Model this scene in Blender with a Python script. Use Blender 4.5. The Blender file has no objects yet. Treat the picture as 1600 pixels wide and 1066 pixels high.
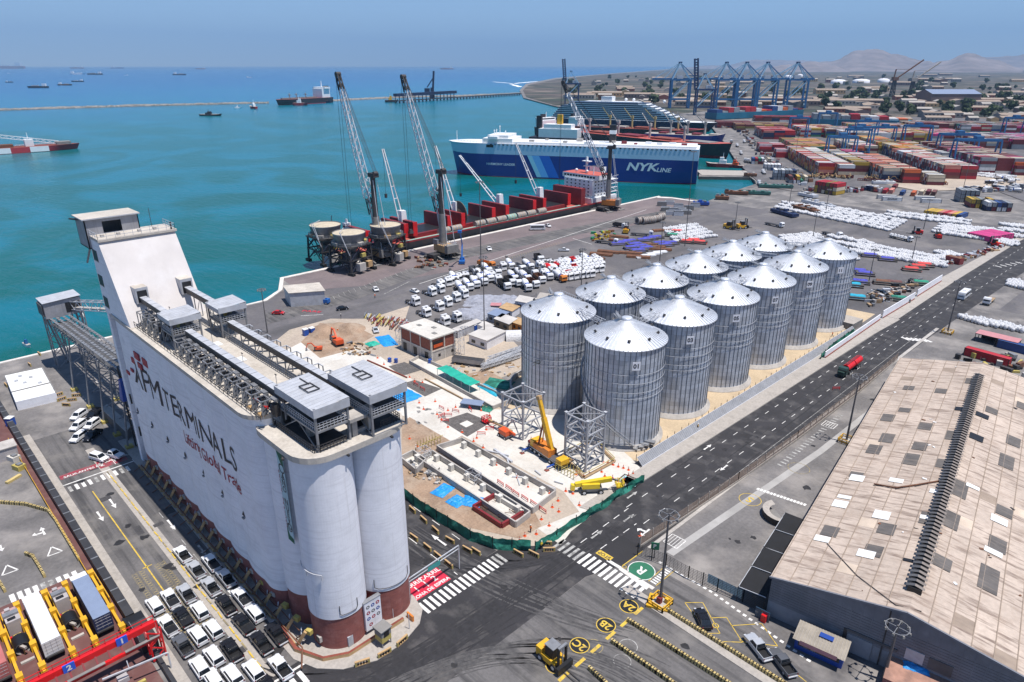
import bpy,bmesh,math,random
from mathutils import Vector,Matrix,Euler
from mathutils.geometry import tessellate_polygon
rnd=random.Random(7);RU=rnd.uniform;RC=rnd.choice;RR=random.Random;V3=Vector;cos=math.cos;sin=math.sin
SC=bpy.context.scene
COL=SC.collection
rad=math.radians
#camera
H=85.0;F=1067.0;PITCH=rad(21.95);YAW=rad(45.5)
cam=bpy.data.cameras.new("camera")
cam.sensor_width=36.0;cam.lens=F/1600*36.0
cam.clip_start=1.0;cam.clip_end=150000
co=bpy.data.objects.new("camera",cam);COL.objects.link(co)
co.location=(0,0,H);co.rotation_euler=(math.pi/2-PITCH,0,YAW)
SC.camera=co
#sky, sun, exposure
SUN_EL=rad(73);SUN_AZ=V3((0.95,0.31)).normalized()
world=bpy.data.worlds.new("World");SC.world=world;world.use_nodes=True
wn=world.node_tree;wn.nodes.clear()
sky=wn.nodes.new("ShaderNodeTexSky");sky.sky_type='NISHITA';sky.sun_disc=False
sky.sun_elevation=SUN_EL;sky.sun_rotation=math.atan2(SUN_AZ.x,SUN_AZ.y)
sky.altitude=0;sky.air_density=.75;sky.dust_density=0.0;sky.ozone_density=6
bg=wn.nodes.new("ShaderNodeBackground");bg.inputs[1].default_value=0.115
wo=wn.nodes.new("ShaderNodeOutputWorld")
wn.links.new(sky.outputs[0],bg.inputs[0]);wn.links.new(bg.outputs[0],wo.inputs[0])
sl=bpy.data.lights.new("sun",'SUN');sl.energy=5.0;sl.angle=rad(0.5);sl.color=(1.0,0.955,0.90)
so=bpy.data.objects.new("sun",sl);COL.objects.link(so)
sd=V3((SUN_AZ.x*cos(SUN_EL),SUN_AZ.y*cos(SUN_EL),sin(SUN_EL)))
so.rotation_euler=sd.to_track_quat('Z','Y').to_euler()
so.location=(0,0,300)
vs=SC.view_settings
SC.display_settings.display_device='sRGB'
vs.view_transform='Standard';vs.look='None';vs.gamma=1.0;vs.use_curve_mapping=False
vs.exposure=0.28
SC.cycles.max_bounces=5;SC.cycles.diffuse_bounces=2;SC.cycles.glossy_bounces=2
SC.cycles.transmission_bounces=2;SC.cycles.volume_bounces=0;SC.cycles.transparent_max_bounces=8
SC.cycles.caustics_reflective=False;SC.cycles.caustics_refractive=False
#measuring helpers: a sighting from the survey photo to a point on the ground
cR,sR,cP,sP=cos(YAW),sin(YAW),cos(PITCH),sin(PITCH)
def ray(x,y):
 u=(x-800)/F;v=-(y-533)/F
 b=cP+v*sP;c=-sP+v*cP
 return V3((u*cR-b*sR,u*sR+b*cR,c))
def P(x,y,z=0.0):
 d=ray(x,y);t=(z-H)/d.z
 return V3((d.x*t,d.y*t,z))
def onY(x,y,Y):
 d=ray(x,y);t=Y/d.y;return V3((d.x*t,Y,H+d.z*t))
#materials
MATS={};DONE=set()
def _get(name):
 if name not in MATS:MATS[name]=bpy.data.materials.new(name)
 return MATS[name]
def lin(c):
 return tuple(((x/255)/12.92 if x/255<=.04045 else ((x/255+.055)/1.055)**2.4) for x in c)
def mat(name,col,rough=.7,metal=0.0,var=.12,vs=.6,dirt=None,bump=None,spec=None,col2=None,c2s=.1,streak=None,coat=0,obj_var=0.0,bands=None,fine=None):
 if name in DONE:return MATS[name]
 DONE.add(name);m=_get(name);m.use_nodes=True;nt=m.node_tree;N=nt.nodes;L=nt.links
 p=N["Principled BSDF"];p.inputs["Roughness"].default_value=rough;p.inputs["Metallic"].default_value=metal
 if spec is not None:p.inputs["Specular IOR Level"].default_value=spec
 if coat:p.inputs["Coat Weight"].default_value=coat
 tc=N.new("ShaderNodeTexCoord");src=tc.outputs["Object"]
 def noise(scale,detail=4,stretch=None,rough_=.6):
  n=N.new("ShaderNodeTexNoise");n.inputs["Scale"].default_value=scale;n.inputs["Detail"].default_value=detail
  n.inputs["Roughness"].default_value=rough_
  if stretch:
   mp=N.new("ShaderNodeMapping");mp.inputs["Scale"].default_value=stretch
   L.new(src,mp.inputs[0]);L.new(mp.outputs[0],n.inputs["Vector"])
  else:L.new(src,n.inputs["Vector"])
  return n.outputs["Fac"]
 def ramp(fac,a,b):
  r=N.new("ShaderNodeMapRange");r.inputs[1].default_value=a;r.inputs[2].default_value=b
  L.new(fac,r.inputs[0]);return r.outputs[0]
 def mix(fac,a,b,mode='MIX'):
  x=N.new("ShaderNodeMix");x.data_type='RGBA';x.blend_type=mode
  for i,v in ((0,fac),(6,a),(7,b)):
   if isinstance(v,(int,float)):x.inputs[i].default_value=v
   elif isinstance(v,tuple):x.inputs[i].default_value=(*v[:3],1)
   else:L.new(v,x.inputs[i])
  return x.outputs[2]
 c=tuple(col)
 if col2:c=mix(ramp(noise(c2s,5),.42,.60),c,tuple(col2))
 lo=max(0,1-var);hi=1+var
 g=ramp(noise(vs,5),.3,.7)
 v=mix(g,(lo,lo,lo),(hi,hi,hi))
 c=mix(1.0,c,v,'MULTIPLY')
 if fine:
  g=ramp(noise(fine[0],2),.3,.7);a=fine[1]
  c=mix(1.0,c,mix(g,(1-a,)*3,(1+a,)*3),'MULTIPLY')
 for st,s_,sc_,a_,b_,am in ([] if not streak else streak if isinstance(streak,list) else [streak]):
  f=ramp(noise(s_,4,st),a_,b_)
  mm=N.new("ShaderNodeMath");mm.operation='MULTIPLY';mm.inputs[1].default_value=am;L.new(f,mm.inputs[0])
  c=mix(mm.outputs[0],c,tuple(sc_))
 if dirt:
  f=ramp(noise(dirt[1],6),dirt[2],dirt[3])
  mm=N.new("ShaderNodeMath");mm.operation='MULTIPLY';mm.inputs[1].default_value=dirt[4];L.new(f,mm.inputs[0])
  c=mix(mm.outputs[0],c,tuple(dirt[0]))
 if obj_var:
  oi=N.new("ShaderNodeObjectInfo")
  r=N.new("ShaderNodeMapRange");r.inputs[3].default_value=1-obj_var;r.inputs[4].default_value=1+obj_var*.4
  L.new(oi.outputs["Random"],r.inputs[0])
  hs=N.new("ShaderNodeHueSaturation");L.new(r.outputs[0],hs.inputs["Value"]);L.new(c,hs.inputs["Color"]);c=hs.outputs[0]
 L.new(c,p.inputs["Base Color"])
 if bump:
  b=N.new("ShaderNodeBump");b.inputs["Strength"].default_value=bump[1];b.inputs["Distance"].default_value=bump[2] if len(bump)>2 else.1
  L.new(noise(bump[0],4),b.inputs["Height"]);L.new(b.outputs[0],p.inputs["Normal"])
 return m
def M(name):return _get(name)
#mesh builder
class MB:
 def __init__(s):s.v=[];s.f=[];s.mi=[];s.m=[];s.sm=[]
 def _m(s,m):
  if m is None:m=s.m[0] if s.m else MATS['grey_steel']
  if isinstance(m,str):m=_get(m)
  if m not in s.m:s.m.append(m)
  return s.m.index(m)
 def add(s,vs_,fs,m=None,sm=False):
  b=len(s.v);s.v+=[tuple(x) for x in vs_];k=s._m(m)
  seen=set()
  for f in fs:
   if len(fs)<64:
    q=frozenset(f)
    if q in seen:continue
    seen.add(q)
   s.f.append([b+i for i in f]);s.mi.append(k);s.sm.append(sm)
  return s
 def box(s,x0,y0,z0,x1,y1,z1,m=None,top=None):
  if x0>x1:x0,x1=x1,x0
  if y0>y1:y0,y1=y1,y0
  if z0>z1:z0,z1=z1,z0
  v=[(x0,y0,z0),(x1,y0,z0),(x1,y1,z0),(x0,y1,z0),(x0,y0,z1),(x1,y0,z1),(x1,y1,z1),(x0,y1,z1)]
  s.add(v,[(0,3,2,1),(0,1,5,4),(1,2,6,5),(2,3,7,6),(3,0,4,7)],m)
  s.add(v[4:],[(0,1,2,3)],top if top else m)
  return s
 def cbox(s,c,d,m=None,rz=0,top=None,taper=None):
  ca,sa=cos(rz),sin(rz);v=[]
  for z in (0,1):
   k=taper if (z and taper) else (1,1)
   for (a,b) in ((-1,-1),(1,-1),(1,1),(-1,1)):
    x=a*d[0]/2*k[0];y=b*d[1]/2*k[1]
    v.append((c[0]+x*ca-y*sa,c[1]+x*sa+y*ca,c[2]+z*d[2]))
  s.add(v,[(0,3,2,1),(0,1,5,4),(1,2,6,5),(2,3,7,6),(3,0,4,7)],m)
  s.add(v[4:],[(0,1,2,3)],top if top else m);return s
 def bar(s,a,b,w,m=None,h=None):
  a=V3(a);b=V3(b);d=b-a
  if d.length<1e-6:return s
  d.normalize();up=V3((0,0,1)) if abs(d.z)<.95 else V3((0,1,0))
  x=d.cross(up).normalized();y=x.cross(d).normalized();h=h or w
  v=[]
  for q in (a,b):
   for (i,j) in ((-1,-1),(1,-1),(1,1),(-1,1)):v.append(q+x*(i*w/2)+y*(j*h/2))
  return s.add(v,[(0,1,2,3),(7,6,5,4),(0,4,5,1),(1,5,6,2),(2,6,7,3),(3,7,4,0)],m)
 def cyl(s,a,b,r0,r1=None,n=16,m=None,sm=True,caps=True):
  a=V3(a);b=V3(b);d=(b-a).normalized();r1=r0 if r1 is None else r1
  up=V3((0,0,1)) if abs(d.z)<.95 else V3((0,1,0))
  x=d.cross(up).normalized();y=x.cross(d).normalized();v=[]
  for q,r in ((a,r0),(b,r1)):
   for i in range(n):
    t=2*math.pi*i/n;v.append(q+x*(cos(t)*r)+y*(sin(t)*r))
  s.add(v,[(i,(i+1)%n,n+(i+1)%n,n+i) for i in range(n)],m,sm)
  if caps:s.add(v,[tuple(range(n-1,-1,-1)),tuple(range(n,2*n))],m)
  return s
 def lathe(s,prof,n=24,c=(0,0,0),m=None,sm=True):
  v=[]
  for r,z in prof:
   for i in range(n):
    t=2*math.pi*i/n;v.append((c[0]+r*cos(t),c[1]+r*sin(t),c[2]+z))
  f=[]
  for k in range(len(prof)-1):
   for i in range(n):f.append((k*n+i,k*n+(i+1)%n,(k+1)*n+(i+1)%n,(k+1)*n+i))
  return s.add(v,f,m,sm)
 def sph(s,c,r,m=None,n=8,k=5,sz=1.0):
  prof=[(max(1e-3,r*sin(math.pi*i/k)),-r*sz*cos(math.pi*i/k)) for i in range(k+1)]
  return s.lathe(prof,n,c,m)
 def poly(s,pts,z=None,m=None):
  pts=[V3((q[0],q[1],(q[2] if len(q)>2 else 0) if z is None else z)) for q in pts]
  tr=tessellate_polygon([pts]);ft=[]
  for t in tr:
   a,b,c=(pts[i] for i in t)
   n=(b-a).cross(c-a)
   ft.append(t if n.z>=0 else (t[0],t[2],t[1]))
  return s.add(pts,ft,m)
 def prism(s,pts,z0,z1,m=None,top=None,bottom=True):
  n=len(pts);ar=sum(pts[i][0]*pts[(i+1)%n][1]-pts[(i+1)%n][0]*pts[i][1] for i in range(n))
  if ar<0:pts=list(pts)[::-1]
  v=[(q[0],q[1],z0) for q in pts]+[(q[0],q[1],z1) for q in pts]
  s.add(v,[(i,(i+1)%n,n+(i+1)%n,n+i) for i in range(n)],m)
  s.poly(pts,z1,top if top else m)
  if bottom:
   b=len(s.f);s.poly(pts,z0,m)
   for k in range(b,len(s.f)):s.f[k]=s.f[k][::-1]
  return s
 def truss(s,a,b,w,h,n,t,m=None,up=None,tw=None):
  """lattice box girder from a to b; tw = end size factor"""
  a=V3(a);b=V3(b);d=(b-a).normalized()
  u=V3(up) if up else (V3((0,0,1)) if abs(d.z)<.9 else V3((0,1,0)))
  x=d.cross(u).normalized();y=x.cross(d).normalized()
  def c(i):
   q=a+(b-a)*(i/n);k=1 if tw is None else 1+(tw-1)*(i/n)
   return [q+x*(p_*w/2*k)+y*(q_*h/2*k) for p_,q_ in ((-1,-1),(1,-1),(1,1),(-1,1))]
  C=[c(i) for i in range(n+1)]
  for k in range(4):s.bar(C[0][k],C[n][k],t,m)
  for i in range(n):
   for k in range(4):
    e=(k+1)%4
    s.bar(C[i][k],C[i+1][e],t*.6,m) if i%2 else s.bar(C[i][e],C[i+1][k],t*.6,m)
  return s
 def rail(s,pts,h=1.1,t=.06,step=2.0,m=None,bars=2,closed=False):
  pts=[V3(q) for q in pts]
  if closed:pts.append(pts[0])
  for a,b in zip(pts,pts[1:]):
   for k in range(bars):z=V3((0,0,h*(k+1)/bars));s.bar(a+z,b+z,t,m)
   n=max(1,int((b-a).length/step))
   for i in range(n+1):q=a+(b-a)*i/n;s.bar(q,q+V3((0,0,h)),t,m)
  return s
 def xf(s,mtx,since=0):
  for i in range(since,len(s.v)):s.v[i]=tuple(mtx@V3(s.v[i]))
  return s
 def join(s,o,mtx=None):
  b=len(s.v);s.v+=[tuple(mtx@V3(q)) if mtx else q for q in o.v]
  for f,k,sm in zip(o.f,o.mi,o.sm):
   s.f.append([b+i for i in f]);s.mi.append(s._m(o.m[k]));s.sm.append(sm)
  return s
 def mesh(s,name):
  me=bpy.data.meshes.new(name);me.from_pydata(s.v,[],s.f)
  for m in s.m:me.materials.append(m)
  me.polygons.foreach_set("material_index",s.mi);me.polygons.foreach_set("use_smooth",s.sm)
  me.update();return me
def _link(name,data=None,parent=None):
 o=bpy.data.objects.new(name,data);COL.objects.link(o)
 if parent:o.parent=parent
 return o
def tag(o,label=None,cat=None,group=None,kind=None):
 if label:o['label']=label
 if cat:o['category']=cat
 if group:o['group']=group
 if kind:o['kind']=kind
 return o
def S(name,mb,kind='structure',label=None,group=None):
 o=_link(name,mb.mesh(name));return tag(o,label,None,group,kind)
def thing(name,label,cat,loc=(0,0,0),rz=0,group=None):
 o=_link(name);o.location=loc;o.rotation_euler=(0,0,rz);o.empty_display_size=.5
 return tag(o,label,cat,group)
def part(name,mb,parent,label=None,kind=None):
 o=_link(name,mb.mesh(name) if isinstance(mb,MB) else mb,parent)
 return tag(o,label,kind=kind)
def solo(name,mb,label,cat,loc=(0,0,0),rz=0,group=None,kind=None):
 o=_link(name,mb.mesh(name) if isinstance(mb,MB) else mb);o.location=loc;o.rotation_euler=(0,0,rz)
 return tag(o,label,cat,group,kind)
class Proto:
 """a kind of thing: parts = [(name, MB/mesh, [(sub, mesh)...])]; put() makes one individual sharing the mesh data"""
 def __init__(s,name,cat,parts):
  s.name=name;s.cat=cat;s.parts=[]
  for q in parts:
   sub=[(n,(b.mesh(n) if isinstance(b,MB) else b)) for n,b in (q[2] if len(q)>2 else [])]
   s.parts.append((q[0],q[1].mesh(q[0]) if isinstance(q[1],MB) else q[1],sub))
 def put(s,loc,rz=0,label='',group=None,sc=1.0,plain=False):
  if len(s.parts)==1 and not s.parts[0][2]:
   o=_link(s.name,s.parts[0][1])
  else:
   o=_link(s.name);o.empty_display_size=.3
   for n,me,sub in s.parts:
    c=_link(n,me,o)
    for n2,me2 in sub:_link(n2,me2,c)
  o.location=loc;o.rotation_euler=(0,0,rz)
  if sc!=1.0:o.scale=(sc,sc,sc)
  return tag(o,label,s.cat,group)
nth=lambda n:'%d%s'%(n,'th' if 10<n%100<14 else {1:'st',2:'nd',3:'rd'}.get(n%10,'th'))
ORD=['first','second','third','fourth','fifth','sixth','seventh','eighth','ninth','tenth','eleventh','twelfth','thirteenth','fourteenth','fifteenth','sixteenth','seventeenth','eighteenth','nineteenth','twentieth']
ORD+=['twenty-'+x for x in ORD[:9]]+['thirtieth']+['thirty-'+x for x in ORD[:9]]+['fortieth']+['forty-'+x for x in ORD[:9]]+['fiftieth']
def text_mb(txt,size,m,bold=0.0,shear=0.0,depth=0.0,align='CENTER',sx=1.0,sub=0,space=1.0):
 c=bpy.data.curves.new("t",'FONT');c.body=txt;c.size=size;c.offset=bold;c.shear=shear
 c.align_x=align;c.align_y='CENTER';c.extrude=depth;c.resolution_u=3;c.space_character=space
 o=bpy.data.objects.new("t",c);COL.objects.link(o)
 bpy.context.view_layer.update()
 dg=bpy.context.evaluated_depsgraph_get()
 me=bpy.data.meshes.new_from_object(o.evaluated_get(dg))
 bm=bmesh.new();bm.from_mesh(me)
 if sub:
  bmesh.ops.triangulate(bm,faces=bm.faces[:])
  x0=min(v.co.x for v in bm.verts);x1=max(v.co.x for v in bm.verts);x=x0+sub
  while x<x1:bmesh.ops.bisect_plane(bm,geom=bm.verts[:]+bm.edges[:]+bm.faces[:],plane_co=(x,0,0),plane_no=(1,0,0));x+=sub
  bmesh.ops.triangulate(bm,faces=bm.faces[:])
 mb=MB();mb.add([(v.co.x*sx,v.co.y,v.co.z) for v in bm.verts],[[v.index for v in f.verts] for f in bm.faces],m)
 bm.free();bpy.data.objects.remove(o);bpy.data.curves.remove(c);bpy.data.meshes.remove(me)
 return mb
def fit(mb,x0,x1,z0,z1):
 xs=[v[0] for v in mb.v];ys=[v[1] for v in mb.v];a,b,c,d=min(xs),max(xs),min(ys),max(ys)
 mb.v=[(x0+(x-a)/(b-a)*(x1-x0),z0+(y-c)/(d-c)*(z1-z0),z) for x,y,z in mb.v];return mb
def flat(x,y,z,rz,s=1.0):return Matrix.Translation((x,y,z))@Matrix.Rotation(rz,4,'Z')@Matrix.Scale(s,4)
def wallm(x,y,z,rz):return Matrix.Translation((x,y,z))@Matrix.Rotation(rz,4,'Z')@Matrix.Rotation(math.pi/2,4,'X')
#palette
mat('asphalt_dark',(.031,.029,.032),.85,var=.25,vs=.12,dirt=((.15,.14,.135),.25,.5,.78,.6),streak=((.9,.05,1),.6,(.02,.02,.022),.5,.7,.5),fine=(3,.12))
mat('asphalt_cross',(.028,.026,.029),.85,var=.3,vs=.08,dirt=((.17,.155,.145),.14,.5,.72,.65),streak=((.25,.6,1),.25,(.022,.021,.022),.48,.66,.6),fine=(3,.12))
mat('asphalt_grey',(.15,.14,.137),.9,var=.28,vs=.05,dirt=((.34,.31,.285),.09,.46,.7,.75),streak=((.9,.15,1),.12,(.06,.057,.06),.5,.7,.55),fine=(1.6,.13))
mat('asphalt_lane',(.125,.117,.115),.9,var=.2,vs=.07,dirt=((.24,.22,.2),.13,.5,.72,.6),streak=((.04,1.1,1),.6,(.035,.034,.036),.46,.66,.75),fine=(2,.12))
mat('yard_asphalt',(.118,.11,.114),.9,var=.22,vs=.03,dirt=((.3,.27,.24),.045,.5,.8,.6),streak=((.5,.08,1),.2,(.06,.058,.06),.5,.7,.6),fine=(.8,.12))
mat('quay_paving',(.17,.135,.135),.9,var=.2,vs=.04,dirt=((.10,.085,.09),.12,.48,.7,.5),streak=((.5,.05,1),.2,(.30,.26,.24),.55,.75,.5),fine=(1,.1))
mat('concrete_white',(.58,.55,.50),.85,var=.12,vs=.1,dirt=((.42,.37,.31),.12,.5,.75,.7),fine=(1.2,.08))
mat('concrete',(.42,.39,.36),.85,var=.18,vs=.2,dirt=((.22,.2,.18),.3,.52,.8,.6),fine=(2,.1))
mat('concrete_dark',(.22,.21,.2),.9,var=.2,vs=.3,dirt=((.1,.09,.09),.5,.5,.8,.6))
mat('pavement',(.38,.345,.31),.9,var=.2,vs=.3,dirt=((.2,.18,.16),.3,.5,.75,.6),fine=(2,.12))
mat('sand',(.50,.39,.26),.95,var=.14,vs=.12,dirt=((.38,.29,.2),.3,.5,.8,.7),bump=(1.2,.5,.15),fine=(2,.1))
mat('dirt_brown',(.30,.205,.14),.95,var=.25,vs=.2,dirt=((.42,.33,.25),.25,.45,.7,.7),bump=(1.5,.6,.2),fine=(2,.15))
mat('dusty_ground',(.42,.35,.28),.95,var=.2,vs=.06,dirt=((.25,.2,.17),.12,.5,.75,.7),fine=(1.2,.12))
mat('far_land',(.085,.068,.058),.95,var=.4,vs=.012,col2=(.032,.042,.027),c2s=.005,dirt=((.26,.20,.16),.006,.52,.66,.75),fine=(.02,.35))
mat('hill_rock',(.20,.165,.16),.95,var=.25,vs=.0006,fine=(.004,.25))
mat('quay_cap',(.66,.62,.57),.85,var=.15,vs=.3,dirt=((.35,.3,.27),.4,.5,.8,.6))
mat('quay_wall',(.10,.09,.085),.9,var=.3,vs=.4)
mat('rock_pale',(.22,.205,.19),.95,var=.5,vs=.25,fine=(.7,.3))
mat('rock_dark',(.16,.14,.125),.95,var=.4,vs=.3)
mat('paint_white',(.72,.70,.67),.7,var=.12,vs=1.2,dirt=((.2,.19,.18),1.3,.5,.75,.65))
mat('paint_worn',(.42,.41,.39),.8,var=.2,vs=1.0,dirt=((.12,.115,.11),.9,.42,.62,.85))
mat('paint_yellow',(.62,.42,.05),.7,var=.15,vs=1.2,dirt=((.15,.13,.11),1.3,.5,.72,.75))
mat('paint_yellow_worn',(.36,.28,.12),.8,var=.2,vs=1.2,dirt=((.12,.115,.11),1.3,.42,.62,.85))
mat('paint_red_worn',(.34,.03,.05),.8,var=.3,vs=.8,dirt=((.13,.11,.11),.8,.42,.62,.9))
mat('tyre_mark',(.055,.052,.053),.9,var=.2,vs=1.5,dirt=((.095,.09,.088),.9,.42,.6,.95))
mat('tyre_dark',(.021,.020,.022),.9,var=.2,vs=1.5,dirt=((.032,.030,.033),.9,.42,.6,.95))
mat('asphalt_patch',(.055,.052,.054),.9,var=.2,vs=.8,fine=(3,.2))
mat('oil_stain',(.022,.02,.02),.6,var=.4,vs=1.2)
mat('paint_red',(.55,.012,.045),.7,var=.18,vs=.5,dirt=((.35,.1,.1),.7,.5,.75,.6))
mat('paint_green',(.02,.14,.075),.7,var=.12,vs=.6,dirt=((.1,.16,.12),.8,.55,.8,.5))
mat('maroon_floor',(.13,.055,.05),.85,var=.2,vs=.2,dirt=((.2,.14,.12),.4,.5,.8,.5))
mat('black_plastic',(.012,.012,.014),.5,var=.2,vs=.5)
mat('rubber',(.015,.015,.016),.8,var=.2,vs=1)
mat('glass_dark',(.012,.016,.022),.12,var=.05,spec=.6)
mat('glass_blue',(.03,.06,.10),.12,var=.05,spec=.6)
mat('grey_steel',(.26,.265,.28),.5,.35,var=.2,vs=.8)
mat('light_steel',(.55,.56,.59),.45,.2,var=.15,vs=.8)
mat('dark_steel',(.055,.053,.055),.6,.3,var=.3,vs=.8,dirt=((.14,.09,.06),1,.5,.8,.6))
mat('rust',(.17,.075,.04),.85,var=.3,vs=.8,dirt=((.08,.04,.03),1.2,.5,.7,.7))
mat('rust_red',(.22,.055,.035),.8,var=.3,vs=.6)
mat('white_wall',(.82,.815,.85),.75,var=.06,vs=.15,dirt=((.56,.55,.58),.35,.55,.85,.6),streak=[((.12,.12,2.2),1.1,(.60,.59,.62),.50,.74,.5),((1.6,1.6,.05),.9,(.50,.47,.45),.60,.80,.55),((.05,.05,3.0),.5,(.55,.54,.56),.60,.66,.35)],bump=(1.0,.25,.06),fine=(1.5,.03))
mat('silo_roof',(.50,.455,.40),.9,var=.15,vs=.2,dirt=((.3,.25,.2),.35,.5,.78,.6),fine=(2,.1))
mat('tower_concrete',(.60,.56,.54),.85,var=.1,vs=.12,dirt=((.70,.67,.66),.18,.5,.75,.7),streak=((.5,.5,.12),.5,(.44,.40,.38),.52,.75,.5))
mat('shed_roof',(.50,.47,.44),.8,var=.15,vs=.2)
mat('cabin_sheet_shaded',(.30,.30,.32),.6,.1,var=.15,vs=.5,streak=((2,2,.1),1.5,(.2,.2,.21),.5,.7,.5))  # darker copy of the grey corrugated sheet, shade of the cabin sides in its colour
mat('brick_base',(.26,.085,.07),.85,var=.2,vs=.5,dirt=((.36,.17,.15),.8,.5,.75,.6),streak=((.6,.6,3),1.2,(.16,.05,.045),.5,.7,.5))
mat('brick',(.24,.075,.05),.85,var=.22,vs=1.2,streak=((.5,.5,5),1.5,(.33,.13,.09),.5,.7,.5))
mat('corrugated_grey',(.47,.48,.51),.55,.12,var=.12,vs=.5,dirt=((.3,.29,.28),.6,.5,.8,.6))
mat('corrugated_dark',(.10,.10,.105),.7,.2,var=.2,vs=.3)
mat('galvanised',(.40,.43,.47),.38,.55,var=.14,vs=.35,streak=((1.2,1.2,.06),.9,(.30,.33,.38),.45,.7,.6))
mat('roof_tin',(.72,.74,.78),.42,.45,var=.10,vs=.3,fine=(.8,.08))
mat('letter_black',(.02,.02,.03),.6,var=.05)
mat('letter_red',(.35,.01,.03),.6,var=.1)
mat('white_paint',(.74,.74,.75),.35,var=.05,vs=.8,obj_var=.08)
mat('black_paint',(.012,.012,.015),.22,var=.05,spec=.5)
mat('silver_paint',(.60,.61,.63),.28,.4,var=.05)
mat('grey_paint',(.14,.145,.16),.28,.3,var=.05)
mat('red_paint',(.50,.012,.012),.35,var=.1)
mat('dull_red',(.20,.018,.022),.55,var=.2,vs=.4,dirt=((.16,.04,.035),.5,.5,.8,.6))
mat('bright_red',(.62,.012,.015),.4,var=.12,vs=.5)
mat('orange_paint',(.62,.20,.03),.45,var=.15,vs=.8)
mat('orange_red',(.62,.09,.02),.45,var=.12,vs=.8)
mat('crane_yellow',(.68,.38,.025),.4,var=.12,vs=.8,dirt=((.35,.2,.05),1,.55,.85,.5))
mat('tan_paint',(.48,.31,.15),.55,var=.15,vs=.6,dirt=((.2,.13,.08),.8,.5,.8,.6))
mat('blue_paint',(.015,.08,.38),.4,var=.12)
mat('blue_tarp',(.015,.27,.66),.5,var=.18,vs=.6,bump=(1.2,.8,.3))
mat('green_tarp',(.015,.36,.26),.6,var=.15,vs=.6,bump=(1,.6,.2))
mat('teal_tarp',(.02,.34,.48),.55,var=.2,vs=.6,bump=(1,.6,.2))
mat('green_net',(.012,.14,.095),.8,var=.45,vs=.35,dirt=((.05,.32,.24),.5,.48,.66,.7),bump=(.8,.8,.3))
mat('net_top',(.03,.035,.035),.9,var=.3)
mat('white_tarp',(.63,.63,.645),.6,var=.1,vs=.8,bump=(1.6,.9,.35))
mat('grey_tarp',(.30,.31,.36),.7,var=.22,vs=.7,bump=(1.4,.9,.3))
mat('wood',(.34,.23,.13),.85,var=.25,vs=.8)
mat('block_yellow',(.55,.42,.17),.7,var=.2)
mat('scaffold_yellow',(.45,.36,.10),.6,var=.2)
mat('warehouse_roof',(.47,.385,.32),.85,var=.16,vs=.12,dirt=((.30,.22,.17),.4,.5,.75,.6),streak=((.10,1.5,1),.9,(.17,.12,.095),.50,.68,.9),fine=(1.5,.08))
mat('roof_patch',(.11,.10,.095),.9,var=.25,vs=.4,streak=((.2,2,1),.9,(.22,.18,.15),.5,.7,.6))
mat('roof_white',(.74,.74,.73),.7,var=.08)
mat('warehouse_wall',(.17,.175,.20),.7,.1,var=.15,vs=.3,dirt=((.28,.28,.31),.35,.5,.75,.6))
mat('warehouse_low',(.27,.275,.30),.85,var=.2,vs=.4,dirt=((.14,.14,.16),.4,.5,.75,.7))
mat('shade_net',(.014,.014,.016),.95,var=.2,vs=.3)
mat('pink_paint',(.50,.22,.23),.6,var=.12)
mat('sign_blue',(.015,.06,.30),.5,var=.05)
mat('banner',(.42,.58,.62),.7,var=.12,vs=.3)
mat('banner_green',(.01,.11,.06),.7,var=.3,vs=.9)
mat('hull_blue',(.006,.035,.22),.35,var=.08,vs=.05)
mat('hull_pale',(.42,.58,.72),.4,var=.05,vs=.05)
mat('stripe_sky',(.16,.44,.80),.4,var=.04)
mat('stripe_aqua',(.35,.66,.78),.4,var=.04)
mat('stripe_mid',(.02,.14,.55),.4,var=.04)
mat('ship_white',(.78,.79,.80),.45,var=.06,vs=.2)
mat('hull_black',(.018,.018,.022),.5,var=.3,vs=.2,dirt=((.12,.06,.04),.3,.5,.8,.4))
mat('hull_navy',(.01,.015,.05),.5,var=.1)
mat('deck_red',(.48,.10,.075),.75,var=.2,vs=.3,dirt=((.30,.13,.1),.5,.5,.8,.7))
mat('hull_red',(.28,.02,.025),.6,var=.25,vs=.2)
mat('sts_blue',(.02,.13,.31),.5,var=.15)
mat('sts_pale',(.30,.50,.66),.5,var=.1)
mat('sts_dark',(.015,.04,.12),.5,var=.1)
mat('teal_paint',(.01,.12,.20),.6,var=.25,vs=.05)
mat('mobile_blue',(.02,.13,.42),.4,var=.15)
mat('tree_dark',(.03,.05,.02),.9,var=.4,vs=.4)
mat('trunk',(.1,.07,.05),.9)
mat('skin',(.35,.2,.14),.6);mat('vest_orange',(.75,.16,.02),.7);mat('trousers',(.03,.035,.06),.8)
mat('helmet',(.75,.7,.6),.5)
mat('cone_orange',(.75,.10,.02),.6,var=.05)
CONT={'maroon':(.16,.022,.028),'red':(.42,.02,.03),'orange':(.58,.12,.03),'brown':(.17,.06,.045),'blue':(.02,.06,.20),'navy':(.012,.025,.08),'grey':(.26,.28,.30),'white':(.66,.66,.66),'yellow':(.50,.32,.04),'olive':(.22,.17,.04),'pink':(.62,.05,.22),'green':(.04,.20,.12),'salmon':(.58,.22,.17),'cream':(.56,.48,.36)}
for k,c in CONT.items():mat('cont_'+k,c,.6,var=.12,vs=.3,streak=((1.5,1.5,.2),.7,tuple(x*.55 for x in c),.52,.8,.5),obj_var=.2)
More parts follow.
